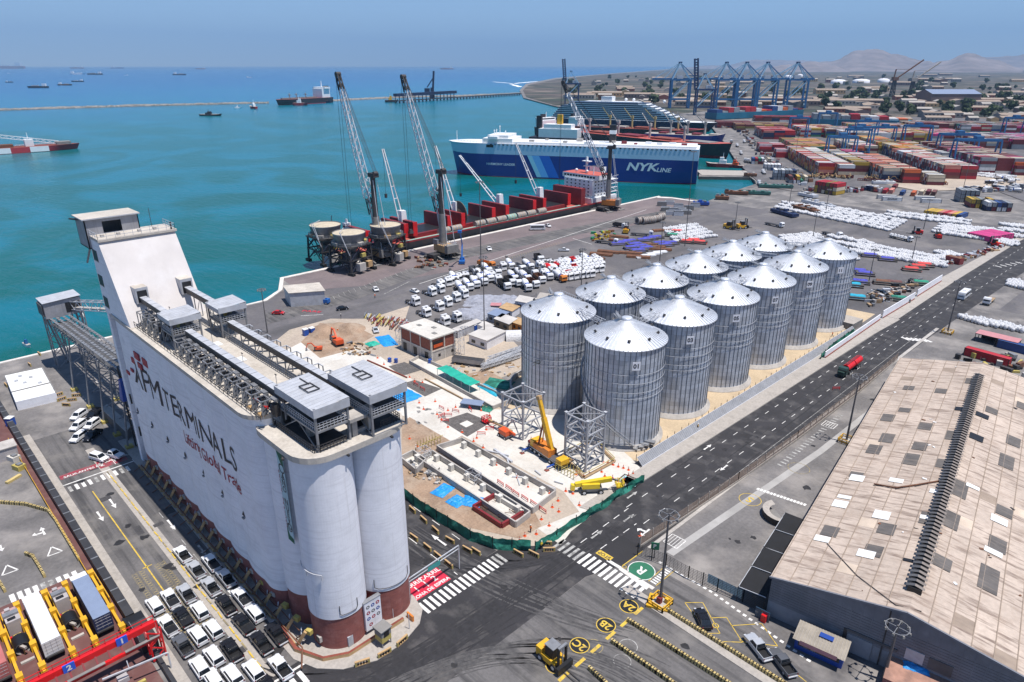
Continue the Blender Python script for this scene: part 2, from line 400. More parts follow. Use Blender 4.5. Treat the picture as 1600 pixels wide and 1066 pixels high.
def sheet_mat(name,col,nsec,zh,amt,rough=.36,metal=.6):
 m=bpy.data.materials.new(name);m.use_nodes=True;N=m.node_tree.nodes;L=m.node_tree.links
 p=N["Principled BSDF"];p.inputs["Roughness"].default_value=rough;p.inputs["Metallic"].default_value=metal
 tc=N.new("ShaderNodeTexCoord");sx=N.new("ShaderNodeSeparateXYZ");L.new(tc.outputs["Object"],sx.inputs[0])
 def math_(op,a,b=None):
  x=N.new("ShaderNodeMath");x.operation=op
  for i,q in enumerate((a,b)):
   if q is None:continue
   if isinstance(q,(int,float)):x.inputs[i].default_value=q
   else:L.new(q,x.inputs[i])
  return x.outputs[0]
 ang=math_('ARCTAN2',sx.outputs[1],sx.outputs[0])
 a=math_('FLOOR',math_('MULTIPLY',ang,nsec/(2*math.pi)));b=math_('FLOOR',math_('DIVIDE',sx.outputs[2],zh))
 cb=N.new("ShaderNodeCombineXYZ");L.new(a,cb.inputs[0]);L.new(b,cb.inputs[1])
 w=N.new("ShaderNodeTexWhiteNoise");w.noise_dimensions='2D';L.new(cb.outputs[0],w.inputs[0])
 n=N.new("ShaderNodeTexNoise");n.inputs["Scale"].default_value=.25;L.new(tc.outputs["Object"],n.inputs["Vector"])
 s=math_('ADD',math_('MULTIPLY',w.outputs["Value"],amt),math_('MULTIPLY',n.outputs["Fac"],.3))
 s=math_('ADD',s,.85-amt/2)
 fr=math_('FRACT',math_('DIVIDE',sx.outputs[2],zh));seam=math_('SUBTRACT',1.0,math_('MULTIPLY',math_('LESS_THAN',fr,.05),.3))
 s=math_('MULTIPLY',s,seam)
 oi=N.new("ShaderNodeObjectInfo");s=math_('MULTIPLY',s,math_('ADD',.9,math_('MULTIPLY',oi.outputs["Random"],.18)))
 mx=N.new("ShaderNodeMix");mx.data_type='RGBA';mx.blend_type='MULTIPLY';mx.inputs[0].default_value=1
 mx.inputs[6].default_value=(*col,1);L.new(s,mx.inputs[7]);L.new(mx.outputs[2],p.inputs["Base Color"])
 rr=N.new("ShaderNodeMapRange");rr.inputs[3].default_value=rough-.08;rr.inputs[4].default_value=rough+.12
 L.new(w.outputs["Value"],rr.inputs[0]);L.new(rr.outputs[0],p.inputs["Roughness"])
 MATS[name]=m
sheet_mat('silo_sheet',(.55,.59,.66),24,1.15,.30,.40,.38)
def sea_mat():
 m=bpy.data.materials.new('sea_water');m.use_nodes=True;N=m.node_tree.nodes;L=m.node_tree.links
 p=N["Principled BSDF"];p.inputs["Roughness"].default_value=.22;p.inputs["Specular IOR Level"].default_value=.13
 tc=N.new("ShaderNodeTexCoord");sx=N.new("ShaderNodeSeparateXYZ");L.new(tc.outputs["Object"],sx.inputs[0])
 mp=N.new("ShaderNodeMapping");mp.inputs["Scale"].default_value=(.0016,.0035,1);mp.inputs["Rotation"].default_value=(0,0,.5)
 L.new(tc.outputs["Object"],mp.inputs[0])
 n=N.new("ShaderNodeTexNoise");n.inputs["Scale"].default_value=1;n.inputs["Detail"].default_value=5;n.inputs["Distortion"].default_value=1.8
 L.new(mp.outputs[0],n.inputs["Vector"])
 def math_(op,a,b=None):
  x=N.new("ShaderNodeMath");x.operation=op
  for i,q in enumerate((a,b)):
   if q is None:continue
   if isinstance(q,(int,float)):x.inputs[i].default_value=q
   else:L.new(q,x.inputs[i])
  return x.outputs[0]
 d=math_('ADD',math_('MULTIPLY',sx.outputs[0],-1),math_('MULTIPLY',math_('SUBTRACT',n.outputs["Fac"],.5),1300))
 mr=N.new("ShaderNodeMapRange");mr.inputs[1].default_value=300;mr.inputs[2].default_value=4500;L.new(d,mr.inputs[0])
 r=N.new("ShaderNodeValToRGB");e=r.color_ramp.elements
 e[0].position=0;e[0].color=(.001,.092,.086,1);e[1].position=1;e[1].color=(.001,.085,.26,1)
 for ps,c in ((.06,(.001,.105,.106,1)),(.2,(.001,.12,.145,1)),(.38,(.002,.135,.25,1)),(.6,(.002,.11,.27,1))):
  q=e.new(ps);q.color=c
 L.new(mr.outputs[0],r.inputs[0])
 n2=N.new("ShaderNodeTexNoise");n2.inputs["Scale"].default_value=.006;n2.inputs["Detail"].default_value=5;n2.inputs["Distortion"].default_value=2.5
 L.new(tc.outputs["Object"],n2.inputs["Vector"])
 m2=N.new("ShaderNodeMapRange");m2.inputs[1].default_value=.44;m2.inputs[2].default_value=.62;m2.inputs[4].default_value=.5;L.new(n2.outputs["Fac"],m2.inputs[0])
 mx=N.new("ShaderNodeMix");mx.data_type='RGBA';mx.inputs[7].default_value=(.002,.17,.27,1)
 L.new(m2.outputs[0],mx.inputs[0]);L.new(r.outputs[0],mx.inputs[6]);L.new(mx.outputs[2],p.inputs["Base Color"])
 nb=N.new("ShaderNodeTexNoise");nb.inputs["Scale"].default_value=.22;nb.inputs["Detail"].default_value=6
 mp2=N.new("ShaderNodeMapping");mp2.inputs["Rotation"].default_value=(0,0,.6);mp2.inputs["Scale"].default_value=(.5,1.6,1)
 L.new(tc.outputs["Object"],mp2.inputs[0]);L.new(mp2.outputs[0],nb.inputs["Vector"])
 bp=N.new("ShaderNodeBump");bp.inputs["Strength"].default_value=.35;bp.inputs["Distance"].default_value=1.6
 L.new(nb.outputs["Fac"],bp.inputs["Height"]);L.new(bp.outputs[0],p.inputs["Normal"])
 MATS['sea_water']=m
sea_mat()
mat('foam',(.8,.82,.82),.8,var=.1)
#setting: sea, land, hills
WZ=-2.4
def W2(*pts,z=0):return [P(x,y,z) for x,y in pts]
b=MB();R=90000
b.add([(-R,-R,WZ),(R,-R,WZ),(R,R,WZ),(-R,R,WZ)],[(0,1,2,3)],'sea_water');S('sea',b)
shore=[V3((-248,-600,0)),V3((-248,108,0)),V3((-256,118,0)),V3((-272,127,0)),V3((-272,412,0)),V3((-264,416,0)),*W2((1102,316),(1136,302),(1182,287),(1175,277),(1092,276),(1094,265),(1168,267),(1148,248),(1131,222),(1113,200),(1098,190),(1000,186),(935,178),(868,166),(818,153),(812,141),(822,131),(868,122),(940,116),(1040,108.5)),P(1060,104.5),P(4200,104.5),V3((3000,-600,0))]
b=MB();n=len(shore)
b.poly(shore,0,'asphalt_grey')
ar=sum(shore[i].x*shore[(i+1)%n].y-shore[(i+1)%n].x*shore[i].y for i in range(n))
sh=shore if ar>0 else shore[::-1]
b.add([(q.x,q.y,-8) for q in sh]+[(q.x,q.y,0) for q in sh],[(i,(i+1)%n,n+(i+1)%n,n+i) for i in range(n)],'quay_wall')
S('ground',b)
def sheet(name,pts,z,m):
 b=MB();b.poly(pts,z,m);return S(name,b)
sheet('terrain',[*W2((868,165),(935,177),(1000,184),(1130,171),(1300,200),(1420,206),(1700,215)),P(2600,215),P(4200,105),P(1060,105),*W2((1040,109.5),(940,117),(870,124),(826,133),(817,141),(822,152))],.3,'far_land')
sheet('yard_ground',[(-247.5,60),(-247.5,110),(-254,118),(-254,420),(-190,420),(-150,380),(-66,380),(-66,240),(-128,240),(-128,140),(-150,84),(-190,84),(-190,60)],.02,'yard_asphalt')
sheet('quay_apron',[(-271.6,127.5),(-271.6,411.5),(-264,415),(-238,415),(-228,404),(-228,190),(-236,150),(-250,124)],.04,'quay_paving')
b=MB();b.prism([(-272.3,127),(-272.3,412.2),(-270.2,411.4),(-270.2,128.6)],-.2,.3,'quay_cap')
b.prism([*(tuple(q)[:2] for q in W2((1027,308),(1049,309),(1102,316.5),(1102,318),(1049,310.6),(1027,309.8)))],-.2,.28,'quay_cap')
b.prism([(-248.3,-80),(-248.3,108),(-256.3,118.4),(-272.3,127.4),(-272,129),(-255.6,119.8),(-247,109),(-247,-80)],-.2,.31,'quay_cap')
S('quay_edge',b)
sheet('container_yard_ground',[*W2((1160,262),(1200,235),(1160,205),(1140,192),(1300,180),(1700,190)),P(2200,300),*W2((1640,330),(1560,300),(1495,292),(1290,296),(1240,300),(1190,290))],.32,'yard_asphalt')
b=MB()
def ridge(px0,px1,dist,tops,w=4000):
 n=len(tops);vs_=[]
 for i,tp in enumerate(tops):
  px=px0+(px1-px0)*i/(n-1);d=ray(px,104.0);d=V3((d.x,d.y,0)).normalized()
  k=dist;h=(102.4-tp)/F*dist*1.02+20
  vs_+=[tuple(d*(k-w*.8)),tuple(d*(k-w*.3)+V3((0,0,h*.55))),tuple(d*k+V3((0,0,h))),tuple(d*(k+w)+V3((0,0,-5)))]
 f=[(4*i+j,4*i+4+j,4*i+5+j,4*i+1+j) for i in range(n-1) for j in range(3)]
 b.add(vs_,f,'hill_rock',True)
def prof(keys,n,j=1.0):
 out=[]
 for i in range(n):
  x=i/(n-1)
  for (xa,ya),(xb,yb) in zip(keys,keys[1:]):
   if xa<=x<=xb:t=(x-xa)/(xb-xa);t=t*t*(3-2*t);out.append(ya+(yb-ya)*t+RU(-j,j));break
 return out
ridge(1215,1500,15000,prof([(0,103),(.1,98),(.3,92),(.42,80),(.52,78),(.62,84),(.8,92),(1,103)],60,.6),2500)
ridge(1180,1330,13000,prof([(0,103),(.3,96),(.6,92),(.8,97),(1,103)],30,.5),1500)
ridge(1420,1600,14000,prof([(0,103),(.3,92),(.5,83),(.7,90),(1,101)],40,.6),2500)
ridge(1480,1800,22000,prof([(0,103),(.2,90),(.5,84),(1,80)],40,.8),4000)
ridge(1040,1330,26000,prof([(0,103.5),(.3,99),(.5,92),(.7,93),(1,97)],50,.5),4000)
S('hills',b)
def mole(name,pts,w,h,m1,m2):
 b=MB();P3=[V3(q) for q in pts];n=[]
 for a,c in zip(P3,P3[1:]):
  k=max(2,int((c-a).length/9));n+=[a+(c-a)*i/k for i in range(k)]
 n.append(P3[-1]);vs_=[]
 for i,q in enumerate(n):
  d=(n[min(i+1,len(n)-1)]-n[max(i-1,0)]).normalized();s_=V3((-d.y,d.x,0))
  for off,z in ((-1,-6),(-.62,.3),(-.3,1),(.3,1),(.62,.3),(1,-6)):
   j=RU(-.12,.12)
   vs_.append(q+s_*(w/2*(off+j))+V3((0,0,WZ+(h*z if z>0 else z)+(RU(-.9,.9) if z>0 else 0))))
 for j in range(5):
  b.add(vs_,[(6*i+j,6*i+6+j,6*i+7+j,6*i+1+j) for i in range(len(n)-1)],(m2,m1,m1,m1,m2)[j])
 for i in range(len(b.f)):b.f[i]=b.f[i][::-1]
 return S(name,b)
mole('breakwater',W2((-260,178),(0,171),(200,165),(390,160.5),(420,160)),17,4,'rock_pale','rock_dark')
mole('breakwater_arm',W2((505,157.5),(560,154.5),(640,151),(720,149.5),(812,145.5)),22,4,'rock_pale','rock_dark')
b=MB()
for (x0,y0,x1,y1,w) in ((800,131,870,125,26),(870,124,930,119,30),(815,136,800,132,20),(770,128,805,131,14)):
 a=P(x0,y0,WZ+.15);c=P(x1,y1,WZ+.15);d=(c-a).normalized();s_=V3((-d.y,d.x,0));k=14
 L_=[a+(c-a)*i/k+s_*(w*RU(.4,1.1)) for i in range(k+1)];R_=[a+(c-a)*i/k-s_*(w*RU(.1,.7)) for i in range(k+1)]
 b.poly(L_+R_[::-1],None,'foam')
S('surf',b,'stuff','white surf breaking along the beach beyond the harbour')
#roads, pavements, markings
sheet('main_road',[(-71.4,92),(-70,150),(-68,240),(-66.8,330),(-64,430),(-54,620),(-38,620),(-47,430),(-54,250),(-56.6,150),(-57.6,92)],.03,'asphalt_dark')
sheet('cross_road',[(-79.5,-40),(-79.5,51),(-77,54),(-76.8,72),(-72.5,80),(-71.6,92),(-57.5,92),(-57.7,85),(-60.5,78),(-60,40),(-55,-40)],.026,'asphalt_cross')
sheet('silo_road',[(-230,53.5),(-230,70.6),(-105,70.6),(-76.9,71.4),(-76.9,53.5)],.034,'asphalt_dark')
sheet('truck_lanes',[(-186,18.5),(-186,33.2),(-79.4,33.2),(-79.4,18.5)],.03,'asphalt_lane')
sheet('lane_divider',[(-172,26.4),(-172,28.2),(-79.4,28.2),(-79.4,26.4)],.038,'pavement')
sheet('quay_road',[*W2((415,508),(560,467),(720,405),(860,376),(1100,326),(1100,318),(860,362),(720,391),(560,450),(415,490))],.06,'asphalt_lane')
sheet('west_yard',[(-247,-60),(-247,60),(-190,60),(-190,52),(-160,52),(-160,34),(-190,34),(-190,18),(-213,18),(-213,-60)],.02,'asphalt_grey')
sheet('gate_ground',[(-240,-60),(-240,15.8),(-79.6,15.8),(-79.6,-60)],.022,'asphalt_grey')
sheet('silo_plinth',[(-160,33),(-160,53),(-79,53),(-76,50),(-76,40),(-79,34.5)],.036,'concrete')
b=MB();b.prism([(-171,33.3),(-171,36.4),(-84,36.4),(-86,33.3),(-87,32.4)],.0,.16,'pavement')
b.prism([(-87,32.4),(-84,31.6),(-80.2,31.6),(-76.2,33.2),(-73.2,36.0),(-71.0,40.6),(-71.0,45.6),(-72.4,49.9),(-74.6,52.2),(-78,53),(-84,53),(-84,36)],0,.14,'pavement')
b.prism([(-74.8,93),(-74.4,150),(-73.9,240),(-73.2,262),(-66.9,262),(-68.2,240),(-70.1,150),(-71.5,94)],0,.15,'pavement')
b.prism([(-73.2,262.2),(-72.6,330),(-67.6,430),(-56,620),(-54.2,620),(-64.2,430),(-66.9,330),(-67.6,262.2)],0,.16,'pavement')
b.prism([(-57.4,92.5),(-56.4,150),(-55.2,262),(-54.2,262),(-55.6,150),(-56.7,92.5)],0,.14,'concrete')
b.prism([(-79.4,17.1),(-190,17.1),(-190,18.7),(-79.4,18.7)],0,.14,'pavement')
S('pavement',b)
sheet('site_ground',[(-200,70.8),(-200,84),(-212,100),(-212,116),(-196,132),(-150,148),(-132,140),(-132,121),(-122,112),(-97,112),(-72.3,112),(-72.3,78),(-79,71.6)],.028,'dusty_ground')
sheet('site_slab',W2((640,655),(705,690),(722,681),(880,768),(905,800),(840,826),(876,852),(893,830),(1008,740),(985,715),(955,690),(900,650),(850,640),(770,640),(765,600),(690,592),(650,597),(570,540),(500,520),(430,556)),.05,'concrete_white')
sheet('silo_sand',[(-129,114),(-129,256),(-75.4,262),(-74.6,150),(-74.6,117.5),(-84,113),(-100,113)],.034,'sand')
sheet('excavation',W2((628,660),(640,652),(705,690),(740,720),(830,790),(846,822),(812,842),(700,818),(628,768)),.055,'dirt_brown')
sheet('dirt_patch',W2((470,535),(500,505),(560,512),(585,525),(545,548),(500,560)),.055,'dirt_brown')
sheet('site_track',W2((555,505),(640,478),(620,540),(590,560),(520,520)),.052,'dusty_ground')
sheet('truck_park',[(-60.4,40),(-60.4,78),(-57.6,85),(-57.6,89),(-36,89),(-18,84),(20,84),(20,40)],.029,'asphalt_lane')
sheet('depot_yard',[(-55,91),(-54.5,262),(-52,300),(0,300),(0,205),(-48,205),(-33.5,92)],.024,'asphalt_grey')
sheet('depot_lane',[(-54.2,94),(-49.8,151),(-48,215),(-46.5,215),(-48.2,151),(-52.6,94)],.03,'lane_pale') if mat('lane_pale',(.36,.345,.33),.9,var=.15,vs=.15,dirt=((.2,.19,.18),.25,.5,.8,.5)) else 0
sheet('storage_yard',[(-66,264),(-190,384),(-196,420),(-180,470),(-120,470),(-68,470),(-62,430),(-67,330)],.022,'yard_asphalt')
sheet('east_yard',[(-46,262),(-40,430),(-28,620),(120,620),(120,262)],.018,'yard_asphalt')
sheet('dust_area',W2((1380,288),(1600,268),(1600,292),(1440,300)),.34,'dusty_ground')
mk=MB()
def R4(x0,y0,x1,y1,m='paint_white',z=.05):mk.add([(x0,y0,z),(x1,y0,z),(x1,y1,z),(x0,y1,z)],[(0,1,2,3)],m)
def line(a,c,w=.15,m='paint_white',z=.05):
 a=V3((a[0],a[1],z));c=V3((c[0],c[1],z));d=(c-a).normalized();s_=V3((-d.y,d.x,0))*w/2
 mk.add([a-s_,c-s_,c+s_,a+s_],[(0,1,2,3)],m)
def dash(a,c,on=2.2,gap=3.5,w=.15,m='paint_white',z=.05):
 a=V3((a[0],a[1]));c=V3((c[0],c[1]));L_=(c-a).length;d=(c-a)/L_;t=0
 while t<L_:line(a+d*t,a+d*min(L_,t+on),w,m,z);t+=on+gap
def arrow(x,y,rz,m='paint_white',L_=4.2,z=.055,side=0):
 q=MB();q.add([(-L_/2,-.22,0),(L_*.12,-.12,0),(L_*.12,.12,0),(-L_/2,.22,0)],[(0,1,2,3)],m)
 q.add([(L_*.1,-.5,0),(L_/2,0,0),(L_*.1,.5,0)],[(0,1,2)],m)
 if side:q.add([(-.9,.1*side,0),(-.6,1.2*side,0),(-.2,1.2*side,0),(-.4,.1*side,0)],[(0,1,2,3) if side<0 else (3,2,1,0)],m);q.add([(-.9,1.1*side,0),(.5,1.3*side,0),(-.3,1.9*side,0)],[(0,1,2) if side>0 else (2,1,0)],m)
 mk.join(q,flat(x,y,z,rz))
def disc(x,y,r,m,z=.05,r0=0,n=40,sx=1):
 if r0:
  v=[(x+cos(2*math.pi*i/n)*k*sx,y+sin(2*math.pi*i/n)*k,z) for k in (r0,r) for i in range(n)]
  mk.add(v,[(i,n+i,n+(i+1)%n,(i+1)%n) for i in range(n)],m)
 else:mk.add([(x+cos(2*math.pi*i/n)*r*sx,y+sin(2*math.pi*i/n)*r,z) for i in range(n)],[tuple(range(n))],m)
def gtext(t,x,y,size,rz,m,z=.07,bold=.02,sx=1.0):mk.join(text_mb(t,size,m,bold,sx=sx),flat(x,y,z,rz))
HP=math.pi/2
dash((-67.9,100),(-66,250),2.0,3.4);dash((-62.2,98),(-60.6,250),2.0,3.4);dash((-65,98.5),(-63.4,250),.9,9,.12,'paint_worn')
dash((-65.6,252),(-60,420),2.4,4.5);dash((-60,252),(-53,420),2.4,4.5)
line((-58.3,93),(-57.5,250),.12,'paint_worn')
for q in ((-69.7,104.5),(-65.4,97.5),(-66.6,88.8)):arrow(q[0],q[1],HP,'paint_worn',3.6,side=0)
arrow(-60.3,95.6,-HP,L_=3.6,side=-1);arrow(-61.4,128,-HP,L_=3.2);arrow(-68.8,133.5,HP,L_=3.4)
dash((-63.4,85.8),(-63.2,97),1.9,1.6,.16)
dash((-67.2,84.5),(-67.4,100),1.9,1.6,.16)
for i in range(16):
 x=-70.2+i*1.22
 if x<-65:R4(x,79.8,x+.62,83,'paint_worn')
 else:R4(x,79.7,x+.66,83.3)
R4(-63.3,84.2,-60.1,85.6,'paint_yellow');gtext('STOP',-61.7,84.9,1.15,math.pi,'asphalt_dark',.058)
for i in range(17):
 y=52.3+i*1.13;R4(-76.2,y,-73.2,y+.6,'paint_white' if i<15 else 'paint_worn')
for i in range(9):R4(-77.6,19+i*1.45,-74.8,19.75+i*1.45)
R4(-78.6,18.6,-78.2,33.0)
for i in range(10):R4(-157.5+.0,19.2+i*1.28,-155.0,19.85+i*1.28,'paint_white' if i%4 else 'paint_worn')
R4(-158.9,18.6,-158.55,33.0)
R4(-163.7,19,-161.6,26.4,'paint_red_worn',.046);R4(-164.2,26.6,-160.4,32.4,'paint_red_worn',.046)
for k,(t,y) in enumerate((('SALIR',21),('ANTES DE',25),('CARRIL',28.6),('CARRIL',31.3))):gtext(t,-163.2+(.4 if k>1 else 1),y,1.1,HP,'paint_white')
gtext('1',-162,30,1.8,HP,'paint_white');gtext('2',-162,27.3,1.8,HP,'paint_white');R4(-164.2,29.6,-160.2,29.75,z=.052)
line((-152,22.7),(-93.5,22.7),.22,'paint_yellow')
for i in range(34):
 for y in (20.4,21.6,24.2,25.2):
  x=-118+i*.72;line((x,y-.45),(x+.5,y+.45),.11,'paint_yellow_worn',.048);line((x+.5,y-.45),(x,y+.45),.11,'paint_yellow_worn',.049)
line((-118.4,22.0),(-118.4,23.6),.25,'paint_yellow')
for x,y in ((-141,21.2),(-144,24.4),(-128,30.5)):arrow(x,y,0,'paint_white',4.4)
dash((-134,30.2),(-100,30.2),2.4,3.6,.14,'paint_worn');arrow(-116,31.8,0,'paint_worn',4)
arrow(-85.5,31.6,0,'paint_white',3.8);arrow(-101,30.8,0,'paint_white',3.2)
for x,y in ((-87,65.6),(-88,57.2),(-101,65.4),(-104,57.3)):arrow(x,y,math.pi,'paint_white',4.6)
dash((-112,61.9),(-77,61.9),2.6,4.2,.16);dash((-112,54.6),(-82,54.6),2.6,4.2,.14)
dash((-78,68.6),(-112,68.6),2.4,3.8,.14,'paint_white')
R4(-81.2,52.4,-76.9,60.4,'paint_red',.046)
gtext('CARRIL',-80.5,54.4,1.35,-HP+math.pi,'paint_white');gtext('CARRIL',-80.5,58.3,1.35,HP,'paint_white')
gtext('1',-79.1,54.4,2.0,HP,'paint_white');gtext('2',-79.1,58.3,2.0,HP,'paint_white');R4(-81.2,56.3,-78.2,56.5,z=.052)
gtext('ZONA DE ESPERA',-77.5,56.4,1.0,HP,'paint_white',bold=.03)
disc(-54.4,86.4,2.45,'paint_green',.045);disc(-54.4,86.4,2.5,'paint_white',.05,2.34)
gtext('R',-54.4,86.4,2.6,math.pi*.97,'paint_white',bold=.07)
for t,x,y in (('2A',-50.7,77.6),('2B',-50.8,71.5),('2C',-51.1,65.2),('2D',-51.1,59.6)):
 disc(x,y,1.62,'black_plastic',.045);disc(x,y,1.62,'paint_yellow',.052,1.47);gtext(t,x,y,1.9,HP*1.98,'paint_yellow',bold=.05)
disc(-49.4,66.6,1.5,'paint_yellow_worn',.04,1.38);disc(-45.6,70.5,1.5,'paint_worn',.04,1.38);disc(-44.5,67.5,1.4,'paint_worn',.04,1.3);disc(-57.2,85.0,.42,'paint_yellow',.045,.32)
dash((-48.9,54),(-48.9,81.6),2.2,1.6,.55,'paint_yellow')
R4(-60.5,83.9,-57.5,84.6,'paint_white');R4(-57.5,83.7,-50.2,84.5,'quay_cap',.05)
b=MB();b.prism([tuple(P(*q))[:2] for q in ((970,920),(984,914),(1243,1085),(1228,1091))],0,.13,'pavement');b.prism([(-57.3,83.6),(-50.9,82.9),(-50.9,83.9),(-57.3,84.4)],0,.12,'quay_cap')
S('kerb',b)
line((-57.6,85),(-57.4,91),.18,'paint_yellow')
for i in range(26):
 x=-53.5+i*1.15;R4(x,90.4-max(0,i-9)*.16,x+.6,90.9-max(0,i-9)*.16,'paint_white',.05)
for i in range(9):R4(-51.7,85.2+i*.62,-50.5,85.55+i*.62,'paint_white')
line((-51.9,85),(-52.1,90.6),.12,'paint_yellow');line((-50.3,85),(-50.2,90.6),.12,'paint_yellow')
def polyl(pts,w=.13,m='paint_yellow',z=.05):
 for a,c in zip(pts,pts[1:]):line(a,c,w,m,z)
polyl([P(*q) for q in ((1070,942),(1098,942),(1125,990),(1105,990),(1070,942))]);polyl([P(*q) for q in ((1110,966),(1135,965),(1160,1004),(1130,1003))]);polyl([P(*q) for q in ((1142,978),(1190,975),(1215,1010),(1170,1004))])
polyl([P(*q) for q in ((1155,1000),(1215,1030),(1260,1066))]);disc(*P(1118,978)[:2],.55,'paint_yellow',.05,.38)
disc(*P(1172,781)[:2],2.3,'paint_yellow',.05,2.17);gtext('S',*P(1172,781)[:2],2.8,math.pi,'paint_yellow',bold=.06)
disc(*P(1248,732)[:2],2.4,'paint_yellow_worn',.05,2.27)
for i in range(15):a=P(1181+i*5.2,765+i*1.75);R4(a.x,a.y,a.x+.55,a.y+.9,'paint_white',.05)
for i in range(24):R4(-53.6,138+i*1.5,-52.2,138.5+i*1.5,'paint_worn',.05)
for (px,py) in ((1054,846),(1296,664)):
 a=P(px,py);polyl([(a.x-1.5,a.y-1.6),(a.x+1.5,a.y-1.6),(a.x+1.5,a.y+1.6),(a.x-1.5,a.y+1.6),(a.x-1.5,a.y-1.6)],.16,'paint_white')
 for k in (-.9,-.3,.3,.9):line((a.x+k,a.y-1.6),(a.x+k,a.y+1.6),.1,'paint_white',.052)
for i in range(6):a=P(1421+i*7,532+i*.6);line(a,a+V3((-2.8,1.1,0)),.9,'paint_white',.05)
for i in range(5):a=P(1597-i*8,412+i*1.5);line(a,a+V3((-2.8,1.1,0)),.7,'paint_white',.05)
line(P(600,460),P(640,440),.4,'paint_worn',.09)
for i in range(22):a=P(512+i*8.1,466-i*3.0);line(a,a+V3((4.2,-1.6,0)),.15,'paint_worn',.08)
line(P(655,444),P(1010,328),.35,'paint_white',.09);line(P(895,373),P(925,382),.35,'paint_white',.09)
for i in range(26):a=P(785+i*3.6,405-i*1.1);line(a,a+V3((3.5,-2.5,0)),.14,'paint_yellow_worn',.08)
gtext('PARE',*P(487,487)[:2],2.4,rad(35),'paint_red',.09,sx=1.4)
line(P(470,494),P(505,492),.3,'paint_white',.09)
for px,py,r in ((15,888,20),(85,859,20)):
 a=P(px,py);polyl([(a.x-1.3,a.y-.2),(a.x+1.6,a.y+1.0),(a.x+1.4,a.y-1.4),(a.x-1.3,a.y-.2)],.25,'paint_white')
arrow(*P(67,830)[:2],math.pi,'paint_white',3.2,side=1);arrow(*P(2,857)[:2],0,'paint_white',2.4)
for i in range(9):a=P(20+i*12.2,936-i*4.6);R4(a.x-1.4,a.y-.35,a.x+1.4,a.y+.4,'paint_white' if i not in (4,5) else 'paint_worn')
polyl([P(1240,328),P(1140,345)],.3,'paint_worn',.09);line(P(1160,268),P(1190,290),.5,'paint_worn',.34)
line(P(1340,318),P(1600,345),.5,'paint_worn',.06);line(P(1300,345),P(1440,365),.5,'paint_worn',.06)
S('road_markings',mk)
tm=MB();tr=RR(21)
def ribbon(pts,w,m,z):
 pts=[V3((*q,z)) for q in pts];v=[]
 for i,q in enumerate(pts):d=(pts[min(i+1,len(pts)-1)]-pts[max(i-1,0)]).normalized();s_=V3((-d.y,d.x,0))*w*(.3 if i in (0,len(pts)-1) else 1)/2;v+=[q-s_,q+s_]
 tm.add(v,[(2*i,2*i+2,2*i+3,2*i+1) for i in range(len(pts)-1)],m)
def bez(a,b_,c,n=16):return [tuple(a[k]*(1-t)**2+2*b_[k]*t*(1-t)+c[k]*t*t for k in (0,1)) for t in [i/n for i in range(n+1)]]
for i in range(34):
 o=tr.uniform(-4,4);u_=tr.uniform(-3,3)
 a,b_,c=tr.choice([((-66+o*.6,92+u_),(-66+o*.6,60+o),(-68+o*.8,30)),((-95,60+o),(-68+o*.4,60+o),(-66+u_*.6,92)),((-84,25+o),(-66+u_,30+o),(-64+u_,70)),((-40,66+o*1.5),(-64+u_,64+o),(-66+u_,30)),((-68+o,-10),(-68+o,50),(-66+o*.5,95)),((-95,62+o*.6),(-70,62+o),(-48,72+o*.5))])
 p_=bez(a,b_,c)
 for s_ in (0,1.9):ribbon([(x+s_*.7,y+s_*.7) for x,y in p_],tr.uniform(.16,.34),'tyre_dark' if a[0]<-60 and c[0]<-60 else 'tyre_mark',.0392+i*.00015)
for i in range(26):y=tr.uniform(95,300);x=tr.choice((-69.3,-67.4,-65.4,-63.6,-61.3,-59.5))+(y-95)*.017;ribbon([(x,y),(x+.1,y+8),(x+.3,y+tr.uniform(14,40))],.4,'tyre_dark',.0345+i*.0001)
for i in range(30):x,y=tr.choice([(tr.uniform(-180,-85),tr.uniform(19.5,32)),(tr.uniform(-110,-80),tr.uniform(54,70)),(tr.uniform(-72,-60),tr.uniform(40,200)),(tr.uniform(-58,-30),tr.uniform(42,76))]);w,l=tr.uniform(.8,2.6),tr.uniform(1,5);tm.add([(x,y,.0365+i*.0001),(x+l,y,.0365+i*.0001),(x+l,y+w,.0365+i*.0001),(x,y+w,.0365+i*.0001)],[(0,1,2,3)],'asphalt_patch')
for i in range(70):
 x,y=tr.choice([(tr.uniform(-160,-82),tr.uniform(19.5,32)),(tr.uniform(-110,-80),tr.uniform(54,70)),(tr.uniform(-70,-60),tr.uniform(40,200)),(tr.uniform(-58,-25),tr.uniform(42,86)),(tr.uniform(-53,-40),tr.uniform(96,190)),(tr.uniform(-50,-20),tr.uniform(265,420))]);r_=tr.uniform(.25,1.1)
 tm.add([(x+r_*tr.uniform(.5,1.2)*cos(k*.7),y+r_*tr.uniform(.5,1.2)*sin(k*.7),.0575+i*.0001) for k in range(9)],[tuple(range(9))],'oil_stain')
S('road_stains',tm)
